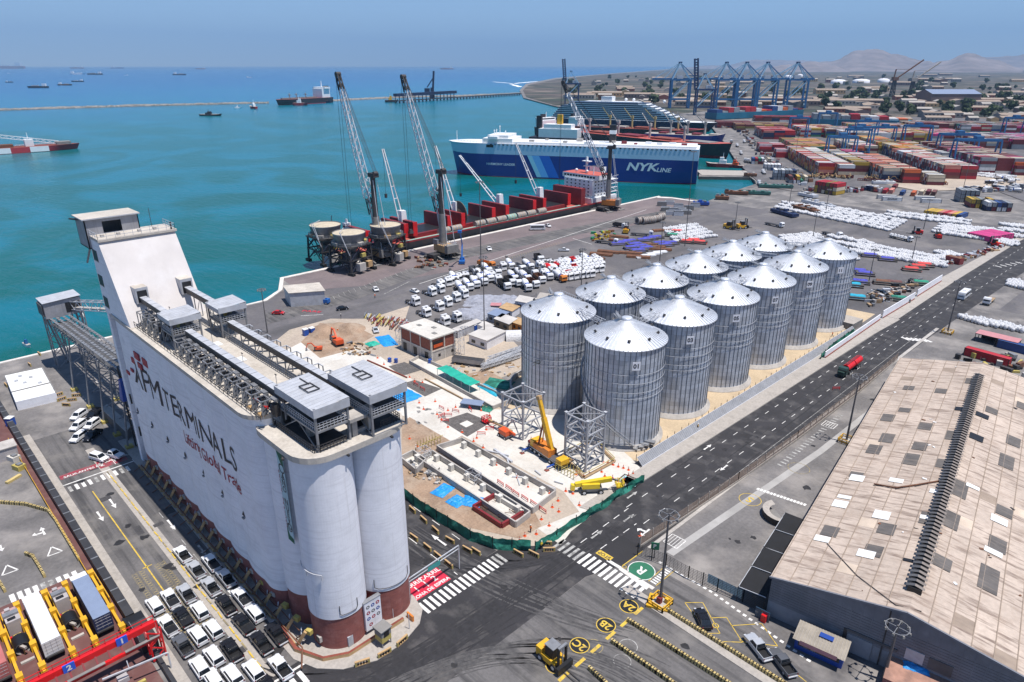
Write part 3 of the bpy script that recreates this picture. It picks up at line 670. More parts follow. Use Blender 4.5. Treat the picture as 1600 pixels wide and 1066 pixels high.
#white grain silo block
SY0,SY1=34.6,50.4
ZT=36.4
def wall_out(x0,x1,y0,y1,ny,nx,r,corner,seg=7,ends=(True,True)):
 """outline of a block of touching round cells: scallops of depth set by r"""
 pts=[]
 def arc_side(a,b,n,r):
  a=V3(a);b=V3(b);d=(b-a)/n;nrm=V3((d.y,-d.x)).normalized();w=d.length
  base=math.sqrt(max(0,r*r-(w/2)**2));out=[]
  for k in range(n):
   for i in range(seg+1):
    s_=(i/seg-.5)*w;o=math.sqrt(max(0,r*r-s_*s_))-base
    out.append(a+d*(k+.5)+d.normalized()*s_+nrm*(o-(r-base)))
  return out
 pts+=arc_side((x0+corner,y0),(x1-corner,y0),nx,r[0])
 pts+=arc_side((x1,y0+corner),(x1,y1-corner),ny,r[1])
 pts+=arc_side((x1-corner,y1),(x0+corner,y1),nx,r[0])
 pts+=arc_side((x0,y1-corner),(x0,y0+corner),ny,r[1])
 out=[]
 for q in pts:
  if not out or (out[-1]-q).length>.05:out.append(q)
 return out
def rounded(x0,y0,x1,y1,r,n=6):
 pts=[]
 for cx,cy,a0 in ((x1-r,y0+r,-90),(x1-r,y1-r,0),(x0+r,y1-r,90),(x0+r,y0+r,180)):
  for i in range(n+1):t=rad(a0+90*i/n);pts.append((cx+r*cos(t),cy+r*sin(t)))
 return pts
main_out=[q for q in wall_out(-157,-92.0,SY0,SY1,2,8,(17.0,4.6),2.2) if q.x<-94.3]
_e=[V3((-93.3+3.9*cos(rad(a)),SY0+4.0+3.9*sin(rad(a)))) for a in range(-90,70,8)]+[V3((-93.3+3.9*cos(rad(a)),SY1-4.0+3.9*sin(rad(a)))) for a in range(-66,96,8)]
_k=max(i for i,q in enumerate(main_out) if q.y<SY0+3 and q.x>-100)
main_out=main_out[:_k+1]+_e+main_out[_k+1:]
def circ_union(cs,y0,y1,n=22):
 pass
front_out=[]
def arc(cx,cy,r,a0,a1,n=40):
 n=44
 return [V3((cx+r*cos(rad(a0+(a1-a0)*i/n)),cy+r*sin(rad(a0+(a1-a0)*i/n)))) for i in range(n+1)]
R1=4.5;CX=(-88.0,-80.6);CY=(40.2,48.8)
front_out+=arc(CX[0],CY[0],R1,170,328)+arc(CX[1],CY[0],R1,212,432,24)+arc(CX[1],CY[1],R1,-72,148,24)+arc(CX[0],CY[1],R1,32,190)
silo=thing('grain_silo','long white concrete grain silo block with black and red lettering and a sloped tower','grain silo',(0,0,0))
bw=MB();bw.prism(main_out,4.1,ZT,'white_wall');part('wall',bw,silo)
bw=MB();bw.prism(front_out,6.1,34.3,'white_wall')
for k in range(len(bw.sm)):bw.sm[k]=False
part('round_cells',bw,silo,'rounded white front cells with deep groove between them')
def inset(pts,d):
 c=sum(pts,V3((0,0)))/len(pts);return [q+(c-q).normalized()*d for q in pts]
bw=MB();bw.prism(inset(main_out,.12),0,4.1,'brick_base');bw.prism(inset(front_out,.12),0,6.1,'brick_base')
part('brick_base',bw,silo,'dull red painted base')
bw=MB();bw.prism(rounded(-157.3,SY0-.35,-89.2,SY1+.35,4.0),ZT,ZT+.7,'silo_roof');part('roof',bw,silo)
FR=Matrix.Translation((0,0,-.045*H))@Matrix.Scale(1.045,4)
bw=MB();bw.prism(rounded(-89.4,SY0-.95,-72.45,SY1+1.0,4.4),ZT+.003,ZT+.9,'silo_roof').xf(FR);part('roof',bw,silo)
for (x,y,a,w) in ((-76.3,39.9,4,2.0),(-76.5,48.4,4,1.9)):bw=MB();bw.cbox((x-.28,y,.2),(.7,w,1.9),'corrugated_grey',rad(a));part('door',bw,silo,'grey roller door in the red base')
bw=MB();bw.cbox((-79.6,35.9,1.2),(1.0,.5,1.0),'concrete',0);bw.cbox((-79.6,35.75,1.32),(.7,.45,.76),'black_plastic',0);part('hatch',bw,silo)
def wall_y(x):
 best=None
 for a,c in zip(main_out,main_out[1:]):
  if a.y<SY0+3 and c.y<SY0+3 and min(a.x,c.x)<=x<=max(a.x,c.x)+1e-6 and a.x!=c.x:
   t=(x-a.x)/(c.x-a.x);y=a.y+(c.y-a.y)*t;best=y if best is None else min(best,y)
 return best if best is not None else SY0
def wrap(mb,cx,cz,name,label=None):
 mb.v=[(x+cx,wall_y(x+cx)-.07,y+cz) for x,y,z in mb.v];part(name,mb,silo,label)
wrap(fit(text_mb('APM',7.2,'letter_black',.0,sub=.4),-148.6,-132.6,23.2,28.6),0,0,'lettering')
wrap(fit(text_mb('TERMINALS',5.6,'letter_black',.0,sub=.4,space=1.08),-130.6,-98.4,23.8,28.3),0,0,'lettering')
wrap(fit(text_mb('Lifting Global Trade',3.5,'letter_red',.02,sub=.4),-122.6,-98.3,18.9,22.2),0,0,'slogan','thin dark red slogan lettering')
for px,py,w,h in ((214,556.5,3.4,1.9),(206.5,564.5,3.0,1.5),(226.5,567,3.6,1.9),(219,572,2.8,1.5),(206,578.5,1.8,.9),(201,582,2.2,1.0)):
 x,_,z=onY(px,py,SY0);w*=.8;h*=.8;x-=w/2;z-=h/2
 lg=MB();lg.box(x,wall_y(x+w/2)-.22,z,x+w,wall_y(x+w/2)-.02,z+h,'letter_red');part('emblem',lg,silo,'small dark red rectangle of the emblem')
for x in (-151.5,-142.6,-134,-125.3,-116.6,-107.8,-99.2):
 q=MB();y=wall_y(x);q.add([(x-.7,y-.06,15.1),(x+.7,y-.06,15.1),(x+.1,y-.06,16.3)],[(0,1,2)],'letter_black');q.box(x-.3,y-.35,14.7,x+.3,y-.02,14.95,'grey_steel');part('level_mark',q,silo)
for x,z in ((-155.6,15.6),(-154.2,8)):q=MB();q.box(x,SY0-.08,z,x+.35,SY0+.2,z+2.3,'black_plastic');part('slot_window',q,silo)
bn=MB();bx,bz0,bz1=-85.4,17.0,33.8;by=36.15
bn.box(bx-1.15,by-.03,bz0,bx+1.15,by+.05,bz1,'banner')
bn.add([(bx-1.15,by-.045,bz1),(bx+1.15,by-.045,bz1),(bx+1.15,by-.045,bz1-3.2),(bx+.2,by-.045,bz1-2.6),(bx-.6,by-.045,bz1-1.2)],[(0,1,2,3,4)][::-1],'banner_green')
bn.add([(bx-1.15,by-.045,bz0),(bx+1.15,by-.045,bz0),(bx+1.15,by-.045,bz0+.9),(bx,by-.045,bz0+1.1),(bx-1.15,by-.045,bz0+3.4)],[(0,1,2,3,4)],'banner_green')
ban=part('banner',bn,silo,'tall pale blue season banner with dark lettering and green corners')
q=MB()
for i,ch in enumerate('AÑO NUEVO'):q.join(text_mb(ch,1.45,'letter_black',.02),wallm(bx+.45,by-.06,bz1-5.0-i*1.12,0))
for i,ch in enumerate('FELIZ NAVIDAD'):q.join(text_mb(ch,.85,'letter_red',.01),wallm(bx-.6,by-.06,bz1-4.6-i*.8,0))
q.join(text_mb('O',2.4,'letter_black',.0),wallm(bx+.45,by-.06,bz1-3.7,.0));q.join(text_mb('O',2.2,'letter_black',.0),wallm(bx+.35,by-.06,bz0+2.6,.0))
part('banner_lettering',q,ban)
A=V3((-72.0,42.0));B_=V3((-72.0,45.4))
nb=MB();nb.box(-76.9,42.3,.9,-76.2,45.3,6.5,'white_wall');nb.box(-76.95,42.2,6.5,-76.15,45.4,6.6,'grey_steel')
nbp=part('notice_board',nb,silo,'white board with rows of round warning badges')
q=MB()
for r_ in range(3):
 for c_ in range(3):
  q.join(text_mb('O',.78,('grey_paint','sign_blue','letter_red')[(r_*2+c_)%3],.05),Matrix.Translation((-76.18,42.9+c_*.9,5.5-r_*1.15))@Matrix.Rotation(HP,4,'Z')@Matrix.Rotation(HP,4,'X'))
q.join(text_mb('O',.78,'letter_red',.05),Matrix.Translation((-76.18,43.2,1.9))@Matrix.Rotation(HP,4,'Z')@Matrix.Rotation(HP,4,'X'))
part('badges',q,nbp)
q=MB()
for z,a0,a1,cy in ((14.8,-118,-50,CY[0]),):
 pts=[V3((CX[1]+(R1+.22)*cos(rad(a0+(a1-a0)*i/8)),cy+(R1+.22)*sin(rad(a0+(a1-a0)*i/8)),z)) for i in range(9)]
 for a,c in zip(pts,pts[1:]):q.bar(a,c,.12,'light_steel')
 for p_ in (pts[0],pts[4],pts[8]):q.bar(p_,p_+V3((0,0,-.9)),.14,'light_steel')
part('service_pipe',q,silo)
for cy,a0,a1 in ((CY[0],-25,12),(CY[1],-50,30)):
 q=MB()
 pts=[V3((CX[1]+(R1+.1)*cos(rad(a0+(a1-a0)*i/10)),cy+(R1+.1)*sin(rad(a0+(a1-a0)*i/10)),6.8+(.5 if i==10 else 0)+(.25 if i==0 else 0))) for i in range(11)]
 for a,c in zip(pts,pts[1:]):q.bar(a,c,.07,'dark_steel')
 q.bar(pts[0],pts[0]+V3((0,0,1.6)),.08,'dark_steel');q.bar(pts[-1],pts[-1]+V3((0,0,1.4)),.08,'dark_steel');part('cable',q,silo)
for x,z in ((-73.4,0),):pass
for (x,y) in ((-73.2,40.2),(-73.15,47.3),(-78.5,34.2)):
 q=MB();q.bar((x-.6,y,ZT-.15),(x+.9,y-(0 if x>-75 else.9),ZT-.25),.28,'dark_steel');q.xf(FR);part('rain_spout',q,silo)
#sloped tower at the far end
tw=MB();X0,XT,XB=-158.4,-152.0,-142.2;ty0,ty1,zt=SY0-.1,49.2,52.6
tw.box(X0,ty0+.1,0,-156.8,ty1-.1,ZT+.4,'white_wall');_n=len(tw.f)
v=[(X0,ty0,ZT+.3),(X0,ty0,zt),(XT,ty0,zt),(XB,ty0,ZT+.72),(XB,ty0,ZT+.3)];v+=[(x,ty1,z) for x,y,z in v]
tw.add(v,[(0,1,2,3,4)[::-1],(5,6,7,8,9),(0,5,6,1)[::-1],(1,6,7,2)[::-1],(2,7,8,3)[::-1],(3,8,9,4)[::-1]][0:0]+[(4,3,2,1,0),(5,6,7,8,9),(0,1,6,5),(1,2,7,6),(2,3,8,7),(3,4,9,8)],'white_wall')
for i in range(_n,len(tw.f)):tw.f[i]=tw.f[i][::-1]
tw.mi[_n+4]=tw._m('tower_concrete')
twp=part('tower',tw,silo,'tall white stair tower with a sloped front face')
tp=MB();tp.box(X0-.3,ty0-.1,zt,XT+.5,ty1+.3,zt+.45,'silo_roof');tp.rail([(X0,ty0,zt+.45),(XT+.3,ty0,zt+.45),(XT+.3,ty1,zt+.45),(X0,ty1,zt+.45)],1.2,.07,1.6,'light_steel')
for y in (36,39,43,46):tp.cbox((XT-2.2,y,zt+.45),(.8,.6,.5),'concrete')
tp.bar((X0+1,46.5,zt+.45),(X0+1,46.5,zt+4.4),.09,'dark_steel');tp.bar((XT,48.6,zt+.45),(XT,48.6,zt+2),.25,'dark_steel')
part('parapet',tp,silo)
for x,z in ((-157.7,48.1),(-157.8,42.8),(-157.6,38.1)):
 q=MB();q.box(x,ty0-.06,z,x+2.9,ty0+.3,z+2.2,'black_plastic');q.box(x-.12,ty0-.09,z-.15,x+3.0,ty0-.01,z,'concrete');part('window',q,silo)
mh=MB();mx0,mx1,my0,my1,mz0,mz1=-163.8,-157.4,34.0,44.2,50.3,56.2
mh.box(mx0,my0,mz0,mx1,my0+.2,mz1,'cabin_sheet_shaded');mh.box(mx0,my0,mz0,mx0+.2,my1,mz1,'cabin_sheet_shaded');mh.box(mx0,my1-.2,mz0,mx1,my1,mz1,'cabin_sheet_shaded');mh.box(mx0,my0,mz0,mx1,my1,mz0+.2,'corrugated_dark')
mh.box(mx1-.2,my0,mz0,mx1,my0+3.2,mz1,'cabin_sheet_shaded');mh.box(mx1-.2,my0+6.8,mz0,mx1,my1,mz1,'cabin_sheet_shaded');mh.box(mx1-.2,my0+3.2,mz1-.7,mx1,my0+6.8,mz1,'cabin_sheet_shaded')
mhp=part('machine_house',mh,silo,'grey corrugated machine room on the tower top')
q=MB();q.box(mx0-.4,my0-.4,mz1,mx1+.5,my1+.3,mz1+.25,'corrugated_grey','silo_roof');q.bar((mx0-.4,my0-.9,mz1-.5),(mx0+3,my0-.1,mz1-.3),.3,'dark_steel');part('roof',q,mhp)
q=MB()
for x in (mx0+.3,mx1-.3):
 for y in (my0+.3,my1-.3):q.bar((x,y,mz0-4 if x<-160 else mz0),(x if x>-160 else X0,y,mz0),.3,'grey_steel')
part('bracket',q,mhp)
#conveyor galleries on the roof
ZR=ZT+.7
def gallery(name,x0,x1,y,z,label,step=2.5):
 g=MB();n=int((x1-x0)/step)
 for i in range(n):
  a=x0+(x1-x0)*i/n;c=x0+(x1-x0)*(i+1)/n
  g.box(a+.06,y-.62,z+RU(-.03,.03),c-.06,y+.62,z+.35,'corrugated_dark','corrugated_grey')
 g.box(x0,y-.55,z-.9,x1,y+.55,z-.02,'dark_steel')
 gp=part('conveyor',g,silo,label)
 q=MB()
 for i in range(n//2+1):
  a=x0+(x1-x0)*i/(n//2)
  for s_ in (-.6,.6):q.bar((a,y+s_,ZR),(a,y+s_,z-.8),.16,'grey_steel')
  q.bar((a,y-.6,ZR+.3),(a,y+.6,z-1),.1,'grey_steel')
 part('trestle',q,gp)
 return gp
ZG=40.6
g1=gallery('conveyor',-145.4,-127.6,38.3,42.0,'grey covered belt conveyor running to the tower')
g1b=gallery('conveyor',-123,-86,38.9,ZG,'grey covered belt conveyor beside the left railing')
g2=gallery('conveyor',-145.4,-127.6,47.0,42.2,'grey covered belt conveyor on the quay side')
g2b=gallery('conveyor',-123,-84,46.6,ZG-.3,'long grey covered belt conveyor on the quay side')
for (gx,gy) in ((-145.3,38.3),(-145.3,47.0)):
 q=MB();q.box(gx-1.6,gy-1.2,41,gx+1.3,gy+1.2,44.2,'corrugated_grey','silo_roof');q.box(gx+1.25,gy-.9,41.2,gx+1.36,gy+.9,43.6,'black_plastic');part('tower_portal',q,silo)
def hut(x0,x1,y0,y1,z1,dz,nm,slope=.35,floor=None):
 q=MB();q.add([(x0-.3,y0-.3,z1),(x1+.3,y0-.3,z1),(x1+.3,y1+.3,z1+slope),(x0-.3,y1+.3,z1+slope)],[(0,1,2,3),(3,2,1,0)],'corrugated_grey')
 for i in range(int((x1-x0+.6)/.9)):q.bar((x0-.25+i*.9,y0-.3,z1+.03),(x0-.25+i*.9,y1+.3,z1+slope+.03),.05,'light_steel')
 q.box(x0-.3,y0-.32,z1-dz,x1+.3,y0-.27,z1,'corrugated_grey');q.box(x1+.27,y0-.3,z1-dz,x1+.32,y1+.3,z1+slope*.5,'corrugated_grey');q.box(x0-.3,y1+.27,z1-dz,x1+.3,y1+.32,z1+slope,'corrugated_grey')
 if nm=='head_house':q.xf(FR)
 hp=part(nm,q,silo)
 q=MB()
 for x in (x0,x1):
  for y in (y0,y1):q.bar((x,y,ZR),(x,y,z1+.1),.28,'grey_steel')
 fz=floor or (z1-3.0)
 for a,c in (((x0,y0),(x1,y0)),((x1,y0),(x1,y1)),((x1,y1),(x0,y1)),((x0,y1),(x0,y0))):
  q.bar((*a,fz),(*c,fz),.3,'grey_steel');q.bar((*a,ZR+.2),(*c,ZR+.2),.18,'grey_steel')
 q.bar((x0,y0,ZR),(x0+(x1-x0)*.5,y0,fz),.14,'grey_steel');q.bar((x1,y0,ZR),(x0+(x1-x0)*.5,y0,fz),.14,'grey_steel')
 if nm=='head_house':q.xf(FR)
 part('frame',q,hp)
 q=MB();q.box(x0+.15,y0+.15,fz+.16,x1-.15,y1-.15,fz+.24,'dark_steel');q.rail([(x0,y0,fz+.15),(x1,y0,fz+.15),(x1,y1,fz+.15),(x0,y1,fz+.15)],1.1,.06,.5,'light_steel',bars=3)
 if nm=='head_house':q.xf(FR)
 part('platform',q,hp)
 q=MB();q.cbox(((x0+x1)/2,(y0+y1)/2,fz+.24),(1.6,1.0,1.1),'scaffold_yellow' if z1<43.4 and x0<-100 else 'dark_steel');q.cyl(((x0+x1)/2-1.2,(y0+y1)/2,fz+.8),((x0+x1)/2+1.2,(y0+y1)/2,fz+.8),.5,m='corrugated_dark');q.xf(FR) if nm=='head_house' else 0;part('drive_motor',q,hp)
 return hp
hut(-129.6,-124.2,36.6,41.6,42.9,.9,'transfer_house');hut(-129.6,-124.2,45.4,50.2,42.9,.9,'transfer_house')
for (x0,y0,y1) in ((-84.4,36.9,41.7),(-82.8,44.4,50.0)):
 h_=hut(x0,x0+10.2,y0,y1,43.6,1.15,'head_house',.25,40.2)
 q=MB();a,c=x0+3.0,y0+1.8
 for l in (((a,c),(a+2.6,c)),((a+2.6,c),(a+2.6,c+1.7)),((a+2.6,c+1.7),(a,c+1.7)),((a,c+1.7),(a,c)),((a+1.3,c),(a+1.3,c+1.7)),((a-2.4,c+1.4),(a+.2,c+1.4))):q.bar((*l[0],43.9),(*l[1],43.9),.12,'dark_steel')
 q.xf(FR);part('roof_hatch',q,h_)
q=MB()
q.box(-76.2,41.6,40.0,-73.6,46.3,40.5,'concrete');q.box(-75.8,42.3,ZT+.9,-74.4,43.1,40,'concrete');q.box(-75.8,44.9,ZT+.9,-74.4,45.7,40,'concrete');q.box(-76.4,43.1,ZT+.9,-76.1,44.9,40,'black_plastic');q.box(-75.4,43.1,ZT+.9,-74.9,44.9,ZT+1.5,'concrete')
q.xf(FR);part('concrete_portal',q,silo)
q=MB();q.box(-84.5,42,ZT+.9,-79,45,ZT+1.1,'silo_roof');q.box(-84,37,ZT+.95,-74.6,41.6,ZT+1.02,'dark_steel');q.box(-82.4,44.6,ZT+.95,-74,49.9,ZT+1.02,'dark_steel')
for y in (38.5,40.2,46,48.4):q.cbox((-79,y,ZT+1),(1.2,1.0,2.3),'concrete_dark');q.bar((-82,y,ZT+1),(-79.5,y,40),.5,'corrugated_dark')
q.xf(FR);part('hopper_floor',q,silo)
for i in range(18):
 x=-141.6+i*3.2
 if -130.2<x<-123.5:continue
 q=MB();z1=ZR+2.7 if x>-123 else ZR+3.2
 for xx in (x,x+1.9):
  q.bar((xx,36.0,ZR),(xx,36.0,z1),.16,'grey_steel');q.bar((xx,36.0,z1),(xx,38.1,z1),.16,'grey_steel')
 q.bar((x,36.0,z1),(x+1.9,36.0,z1),.16,'grey_steel');q.bar((x,37.4,z1),(x+1.9,37.4,z1),.14,'grey_steel')
 q.bar((x+.4,37.9,z1-.1),(x+1.5,36.2,ZR+.3),.62,'corrugated_dark',.3);q.bar((x-.9,36.1,ZR+.15),(x+.1,36.7,ZR+1.2),.5,'concrete',.1)
 q.cbox((x+2.2,37.9,z1-.1),(1.4,.7,.3),'grey_steel');q.cbox((x+2.3,37.9,ZR),(.9,.8,1.9),'dark_steel')
 if i>14:q.cbox((x+1,37,ZR+1.0),(.6,.5,.5),'bright_red');q.cbox((x+.6,36.3,ZR+.05),(1.6,.8,.15),'tan_paint')
 if x>-90:q.xf(FR)
 part('chute_frame',q,silo)
for i in range(10):
 x=-120+i*3.6;q=MB();q.bar((x,47.5,ZG-.6),(x,48.9,ZG-.6),.14,'light_steel');q.bar((x,48.9,ZR),(x,48.9,ZG-.6),.14,'grey_steel');q.bar((x+1.4,48.9,ZR),(x+1.4,48.9,ZG-.6),.14,'grey_steel');q.bar((x,48.9,ZG-.6),(x+1.4,48.9,ZG-.6),.14,'light_steel');q.bar((x+.5,47.4,ZG-.7),(x+.7,48.7,ZR+.3),.55,'corrugated_dark');part('chute_frame',q,silo)
q=MB();q.rail([(-149,35.4,ZR),(-88,35.4,ZR)],1.0,.07,1.6,'dark_steel');part('edge_railing',q,silo);q=MB();q.rail([(-87.5,35.9,ZT+.9),(-84.6,36.1,ZT+.9),(-74.3,36.3,ZT+.9),(-73.9,37,ZT+.9),(-73.9,41,ZT+.9)],1.1,.07,.5,'dark_steel',3);q.xf(FR);part('edge_railing',q,silo);q=MB();q.rail([(-73.9,46.5,ZT+.9),(-73.9,49.8,ZT+.9),(-86,50.2,ZT+.9)],1.1,.07,.5,'dark_steel',3);q.xf(FR)
part('edge_railing',q,silo)
q=MB();q.rail([(-143,40.2,ZR),(-90,40.2,ZR)],1.3,.07,.9,'dark_steel',3);q.rail([(-150,45.6,ZR),(-86,45.4,ZR)],1.5,.07,.7,'grey_steel',3);part('walkway_railing',q,silo)
q=MB()
for x in (-140,-119.5,-107,-95):q.bar((x,41.6,ZR),(x,41.6,ZR+3.2),.08,'light_steel');q.bar((x-.25,41.6,ZR+3.2),(x+.3,41.6,ZR+3.2),.12,'dark_steel')
for i in range(26):x,y=RU(-148,-135),RU(41,44.5);q.cbox((x,y,ZR),(RU(.2,1.2),RU(.2,.9),RU(.15,.7)),RC(['concrete','wood','dark_steel','rust']),rnd.random()*3)
for x in (-122,-112):q.cbox((x,43.4,ZR),(2.2,1,.12),'roof_white')
part('roof_clutter',q,silo)
#buttress columns with beams along the foot of the long wall
cols=[]
for i in range(19):
 x=-152.5+i*3.9
 q=MB();q.bar((x-.2,33.4,0),(x+1.1,34.5,2.9),.5,'tan_paint');q.cbox((x+1.3,35.0,2.3),(1.0,.7,.8),'scaffold_yellow' if i in (14,16,17,18) else 'concrete',.3)
 q.bar((x-1.2,33.8,.3),(x+.6,34.6,2.3),.16,'rust');q.bar((x+.6,33.7,.2),(x-.9,34.8,2.2),.14,'light_steel');q.cbox((x-1.5,33.1,.16),(2.6,.22,.5),'tan_paint',.0);q.bar((x-1.4,33.0,.6),(x-1.4,31.6,.1),.12,'rust')
 part('discharge_spout',q,silo)
q=MB();q.bar((-154,33.35,.95),(-80.5,33.35,.95),.18,'rust');q.bar((-154,34.3,2.0),(-83,34.3,2.0),.12,'rust');q.bar((-80.5,33.35,.95),(-77.2,31.4,.7),.2,'rust');part('pipe_run',q,silo)
solo('kerb_wall',MB().prism([(-87.5,32.9),(-81.4,32.4),(-76.6,34.6),(-74.6,38.0),(-74.6,48.4),(-75.0,48.4),(-75.0,38.2),(-76.9,34.9),(-81.4,32.9),(-87.3,33.4)],.1,.75,'tan_paint','rust_red'),'low tan wall with rust red edge round the foot of the white silo','low wall')
#twelve galvanised bins
RS,ZE,ZA=9.55,25.5,30.2
def bin_parts():
 w=MB();n=48
 v=[(RS*cos(2*math.pi*i/n),RS*sin(2*math.pi*i/n),z) for z in (1.1,ZE) for i in range(n)]
 w.add(v,[(i,(i+1)%n,n+(i+1)%n,n+i) for i in range(n)],'silo_sheet',True)
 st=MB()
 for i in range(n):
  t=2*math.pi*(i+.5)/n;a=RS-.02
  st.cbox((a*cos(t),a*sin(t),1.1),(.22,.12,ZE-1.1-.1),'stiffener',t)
 r=MB();k=60
 def disk(rr):
  z=ZE+(ZA-ZE)*(1-rr/(RS+.35));return z
 for i in range(k):
  t0=2*math.pi*i/k;t1=2*math.pi*(i+1)/k;tm=(t0+t1)/2-.008;tn=(t0+t1)/2+.008
  def q(t,rr,dz=0):return (rr*cos(t),rr*sin(t),disk(rr)+dz)
  ro,ri=RS+.35,1.0
  r.add([q(t0,ro),q(t1,ro),q(t1,ri),q(t0,ri)],[(0,1,2,3)],'roof_tin')
  r.add([q(t0-.009,ro,.0),q(t0-.009,ro,.16),q(t0-.022,ri,.12),q(t0+.022,ri,.12),q(t0+.009,ro,.16),q(t0+.009,ro,.0)],[(0,1,2),(1,4,3,2),(4,5,3)],'roof_tin')
 r.lathe([(RS+.36,ZE-.14),(RS+.36,ZE+.02)],60,m='roof_tin')
 cap=MB();cap.lathe([(1.25,disk(1.0)-.1),(1.25,disk(1.0)+.45),(.9,disk(1.0)+.55),(.0,disk(1.0)+.6)],24,m='roof_tin')
 rings=[]
 for z in (19.4,17.2,14.9,13.4):rg=MB();rg.lathe([(RS+.16,z),(RS+.22,z+.07),(RS+.16,z+.14)],48,m='light_steel');rings.append(rg)
 vents=[]
 for i in range(9):
  t=2*math.pi*(i+.3)/9;rr=RS*.77;z=disk(rr);u=MB()
  u.cyl((rr*cos(t),rr*sin(t),z-.1),(rr*cos(t),rr*sin(t),z+.42),.26,.26,10,'grey_steel');u.cyl(((rr+.3)*cos(t),(rr+.3)*sin(t),z+.15),((rr-.05)*cos(t),(rr-.05)*sin(t),z+.5),.3,.36,10,'dark_steel');vents.append(u)
 lad=MB()
 for s_ in (-.35,.35):
  a=V3((RS+.3,s_,ZE+.2));c=V3((1.2,s_,disk(1.2)+.2));lad.bar(a,c,.07,'light_steel');lad.bar(a+V3((0,0,.8)),c+V3((0,0,.8)),.06,'light_steel')
  for i in range(9):p_=a+(c-a)*i/8;lad.bar(p_,p_+V3((0,0,.8)),.05,'light_steel')
 for i in range(24):a=V3((RS+.3,-.35,ZE+.2));c=V3((1.2,-.35,disk(1.2)+.2));p_=a+(c-a)*i/23;lad.bar(p_,p_+V3((0,.7,0)),.06,'light_steel')
 base=MB();base.lathe([(RS+1.1,0),(RS+1.1,.35),(RS+.45,.4),(RS+.45,1.15),(RS-.5,1.2)],48,m='concrete')
 top=MB();top.cbox((0,2.4,ZA-.2),(3.2,1.2,.1),'grey_steel',.78);top.rail([(-1.4,1.4,ZA-.2),(1.2,3.6,ZA-.2)],.8,.06,.9,'light_steel',2)
 return [('wall',w,[('stiffener',st)]),('roof',r)]+[('roof_vent',u) for u in vents]+[('roof_cap',cap),('roof_ladder',lad),('concrete_base',base),('top_platform',top)]+[('wind_ring',q) for q in rings]
mat('stiffener',(.15,.18,.23),.5,.5,var=.1)  # dark blue puts the shadow lines along the ribs into their colour
binP=Proto('steel_silo','steel silo',bin_parts())
FX=[(x*.9754,y*.9754) for x,y in ((-91.0,128.3),(-91.1,151.4),(-91.0,174.6),(-90.8,197.4),(-90.4,220.4),(-89.9,243.6))]
BX=[(x*.9754,y*.9754) for x,y in ((-115.1,130.6),(-114.9,153.0),(-113.6,173.8),(-113.0,196.4),(-112.3,218.0),(-110.6,238.5))]
fl=['galvanised silo nearest the road corner, with number 01 sign and conveyor down its side','second silo from the crossing in the row along the road, with number 03 sign','third silo from the crossing in the row along the road','fourth silo from the crossing in the row along the road','fifth silo from the crossing in the row along the road','farthest silo of the row along the road']
bl=['galvanised silo behind the yellow mobile crane, with a pipe slanting across its wall','second silo of the back row, seen between two front silos','third silo of the back row, mostly its roof showing','fourth silo of the back row, mostly its roof showing','fifth silo of the back row, mostly its roof showing','farthest silo of the back row nearest the bag stacks']
for k,(L_,T_) in enumerate(((FX,fl),(BX,bl))):
 for i,(x,y) in enumerate(L_):
  o=binP.put((x,y,0),rad(100+i*3),T_[i],'galvanised grain silos in two rows')
  if k==0 and i<4 or (k==0):
   n=2*i+1;t=rad(-38);q=MB();q.cbox((RS+.42,0,20.9),(.06,1.9,2.1),'white_wall')
   q.join(text_mb('0%d'%n if n<10 else str(n),1.5,'letter_black',.05),Matrix.Translation((RS+.47,0,21.9))@Matrix.Rotation(HP,4,'Z')@Matrix.Rotation(HP,4,'X'))
   c=part('number_sign',q,o);c.rotation_euler=(0,0,t-rad(100+i*3))
for i in range(6):
 for (a,c,nm) in (((FX[i][0]-RS*.7,FX[i][1]),(BX[i][0]+RS*.7,BX[i][1]),0),)+((((FX[i][0]-1,FX[i][1]+RS*.8),(FX[i+1][0]-1,FX[i+1][1]-RS*.8),1),((BX[i][0]+1,BX[i][1]+RS*.8),(BX[i+1][0]+1,BX[i+1][1]-RS*.8),2)) if i<5 else ()):
  q=MB();q.truss((*a,ZE+1.6),(*c,ZE+1.6),1.1,1.0,6,.12,'light_steel')
  solo('roof_walkway',q,['steel walkway crossing between the two silo rows, %s pair from the crossing','walkway linking the %s and next front silo','walkway linking the %s and next back silo'][nm]%ORD[i],'walkway',group='walkways between the silo roofs')
q=MB();a=onY(905,657-90,122)
def silopt(cx,cy,ang,z,off=.5):return V3((cx+(RS+off)*cos(rad(ang)),cy+(RS+off)*sin(rad(ang)),z))
q=MB();pts=[silopt(*FX[0],-158+(12+112)*i/16,18.5-(18.5-1.2)*i/16,.6) for i in range(17)]
for a,c in zip(pts,pts[1:]):q.bar(a,c,.5,'grey_steel',.12);q.bar(a+V3((0,0,.9)),c+V3((0,0,.9)),.07,'light_steel');q.bar(a,a+V3((0,0,.9)),.06,'light_steel')
solo('spiral_stair',q,'narrow grey stair winding down the wall of the corner silo','stair')
q=MB();q.truss(P(810,585,6),V3((BX[0][0]+3,BX[0][1]-RS-.6,15)),.7,.7,10,.12,'grey_steel');solo('inclined_conveyor',q,'thin grey inclined conveyor leaning across the wall of the back silo','conveyor')
q=MB()
for i in range(4):q.cbox((-81.3+i*.7,119.5+i*1.3,.2+i*.35),(3.6,1.3,.5),'grey_steel',rad(20))
q.rail([(-83,118,1),(-79,119.5,1),(-78,122,1)],1,.07,1,'light_steel');solo('loading_hopper',q,'small grey steel hopper with platform at the foot of the corner silo','hopper')
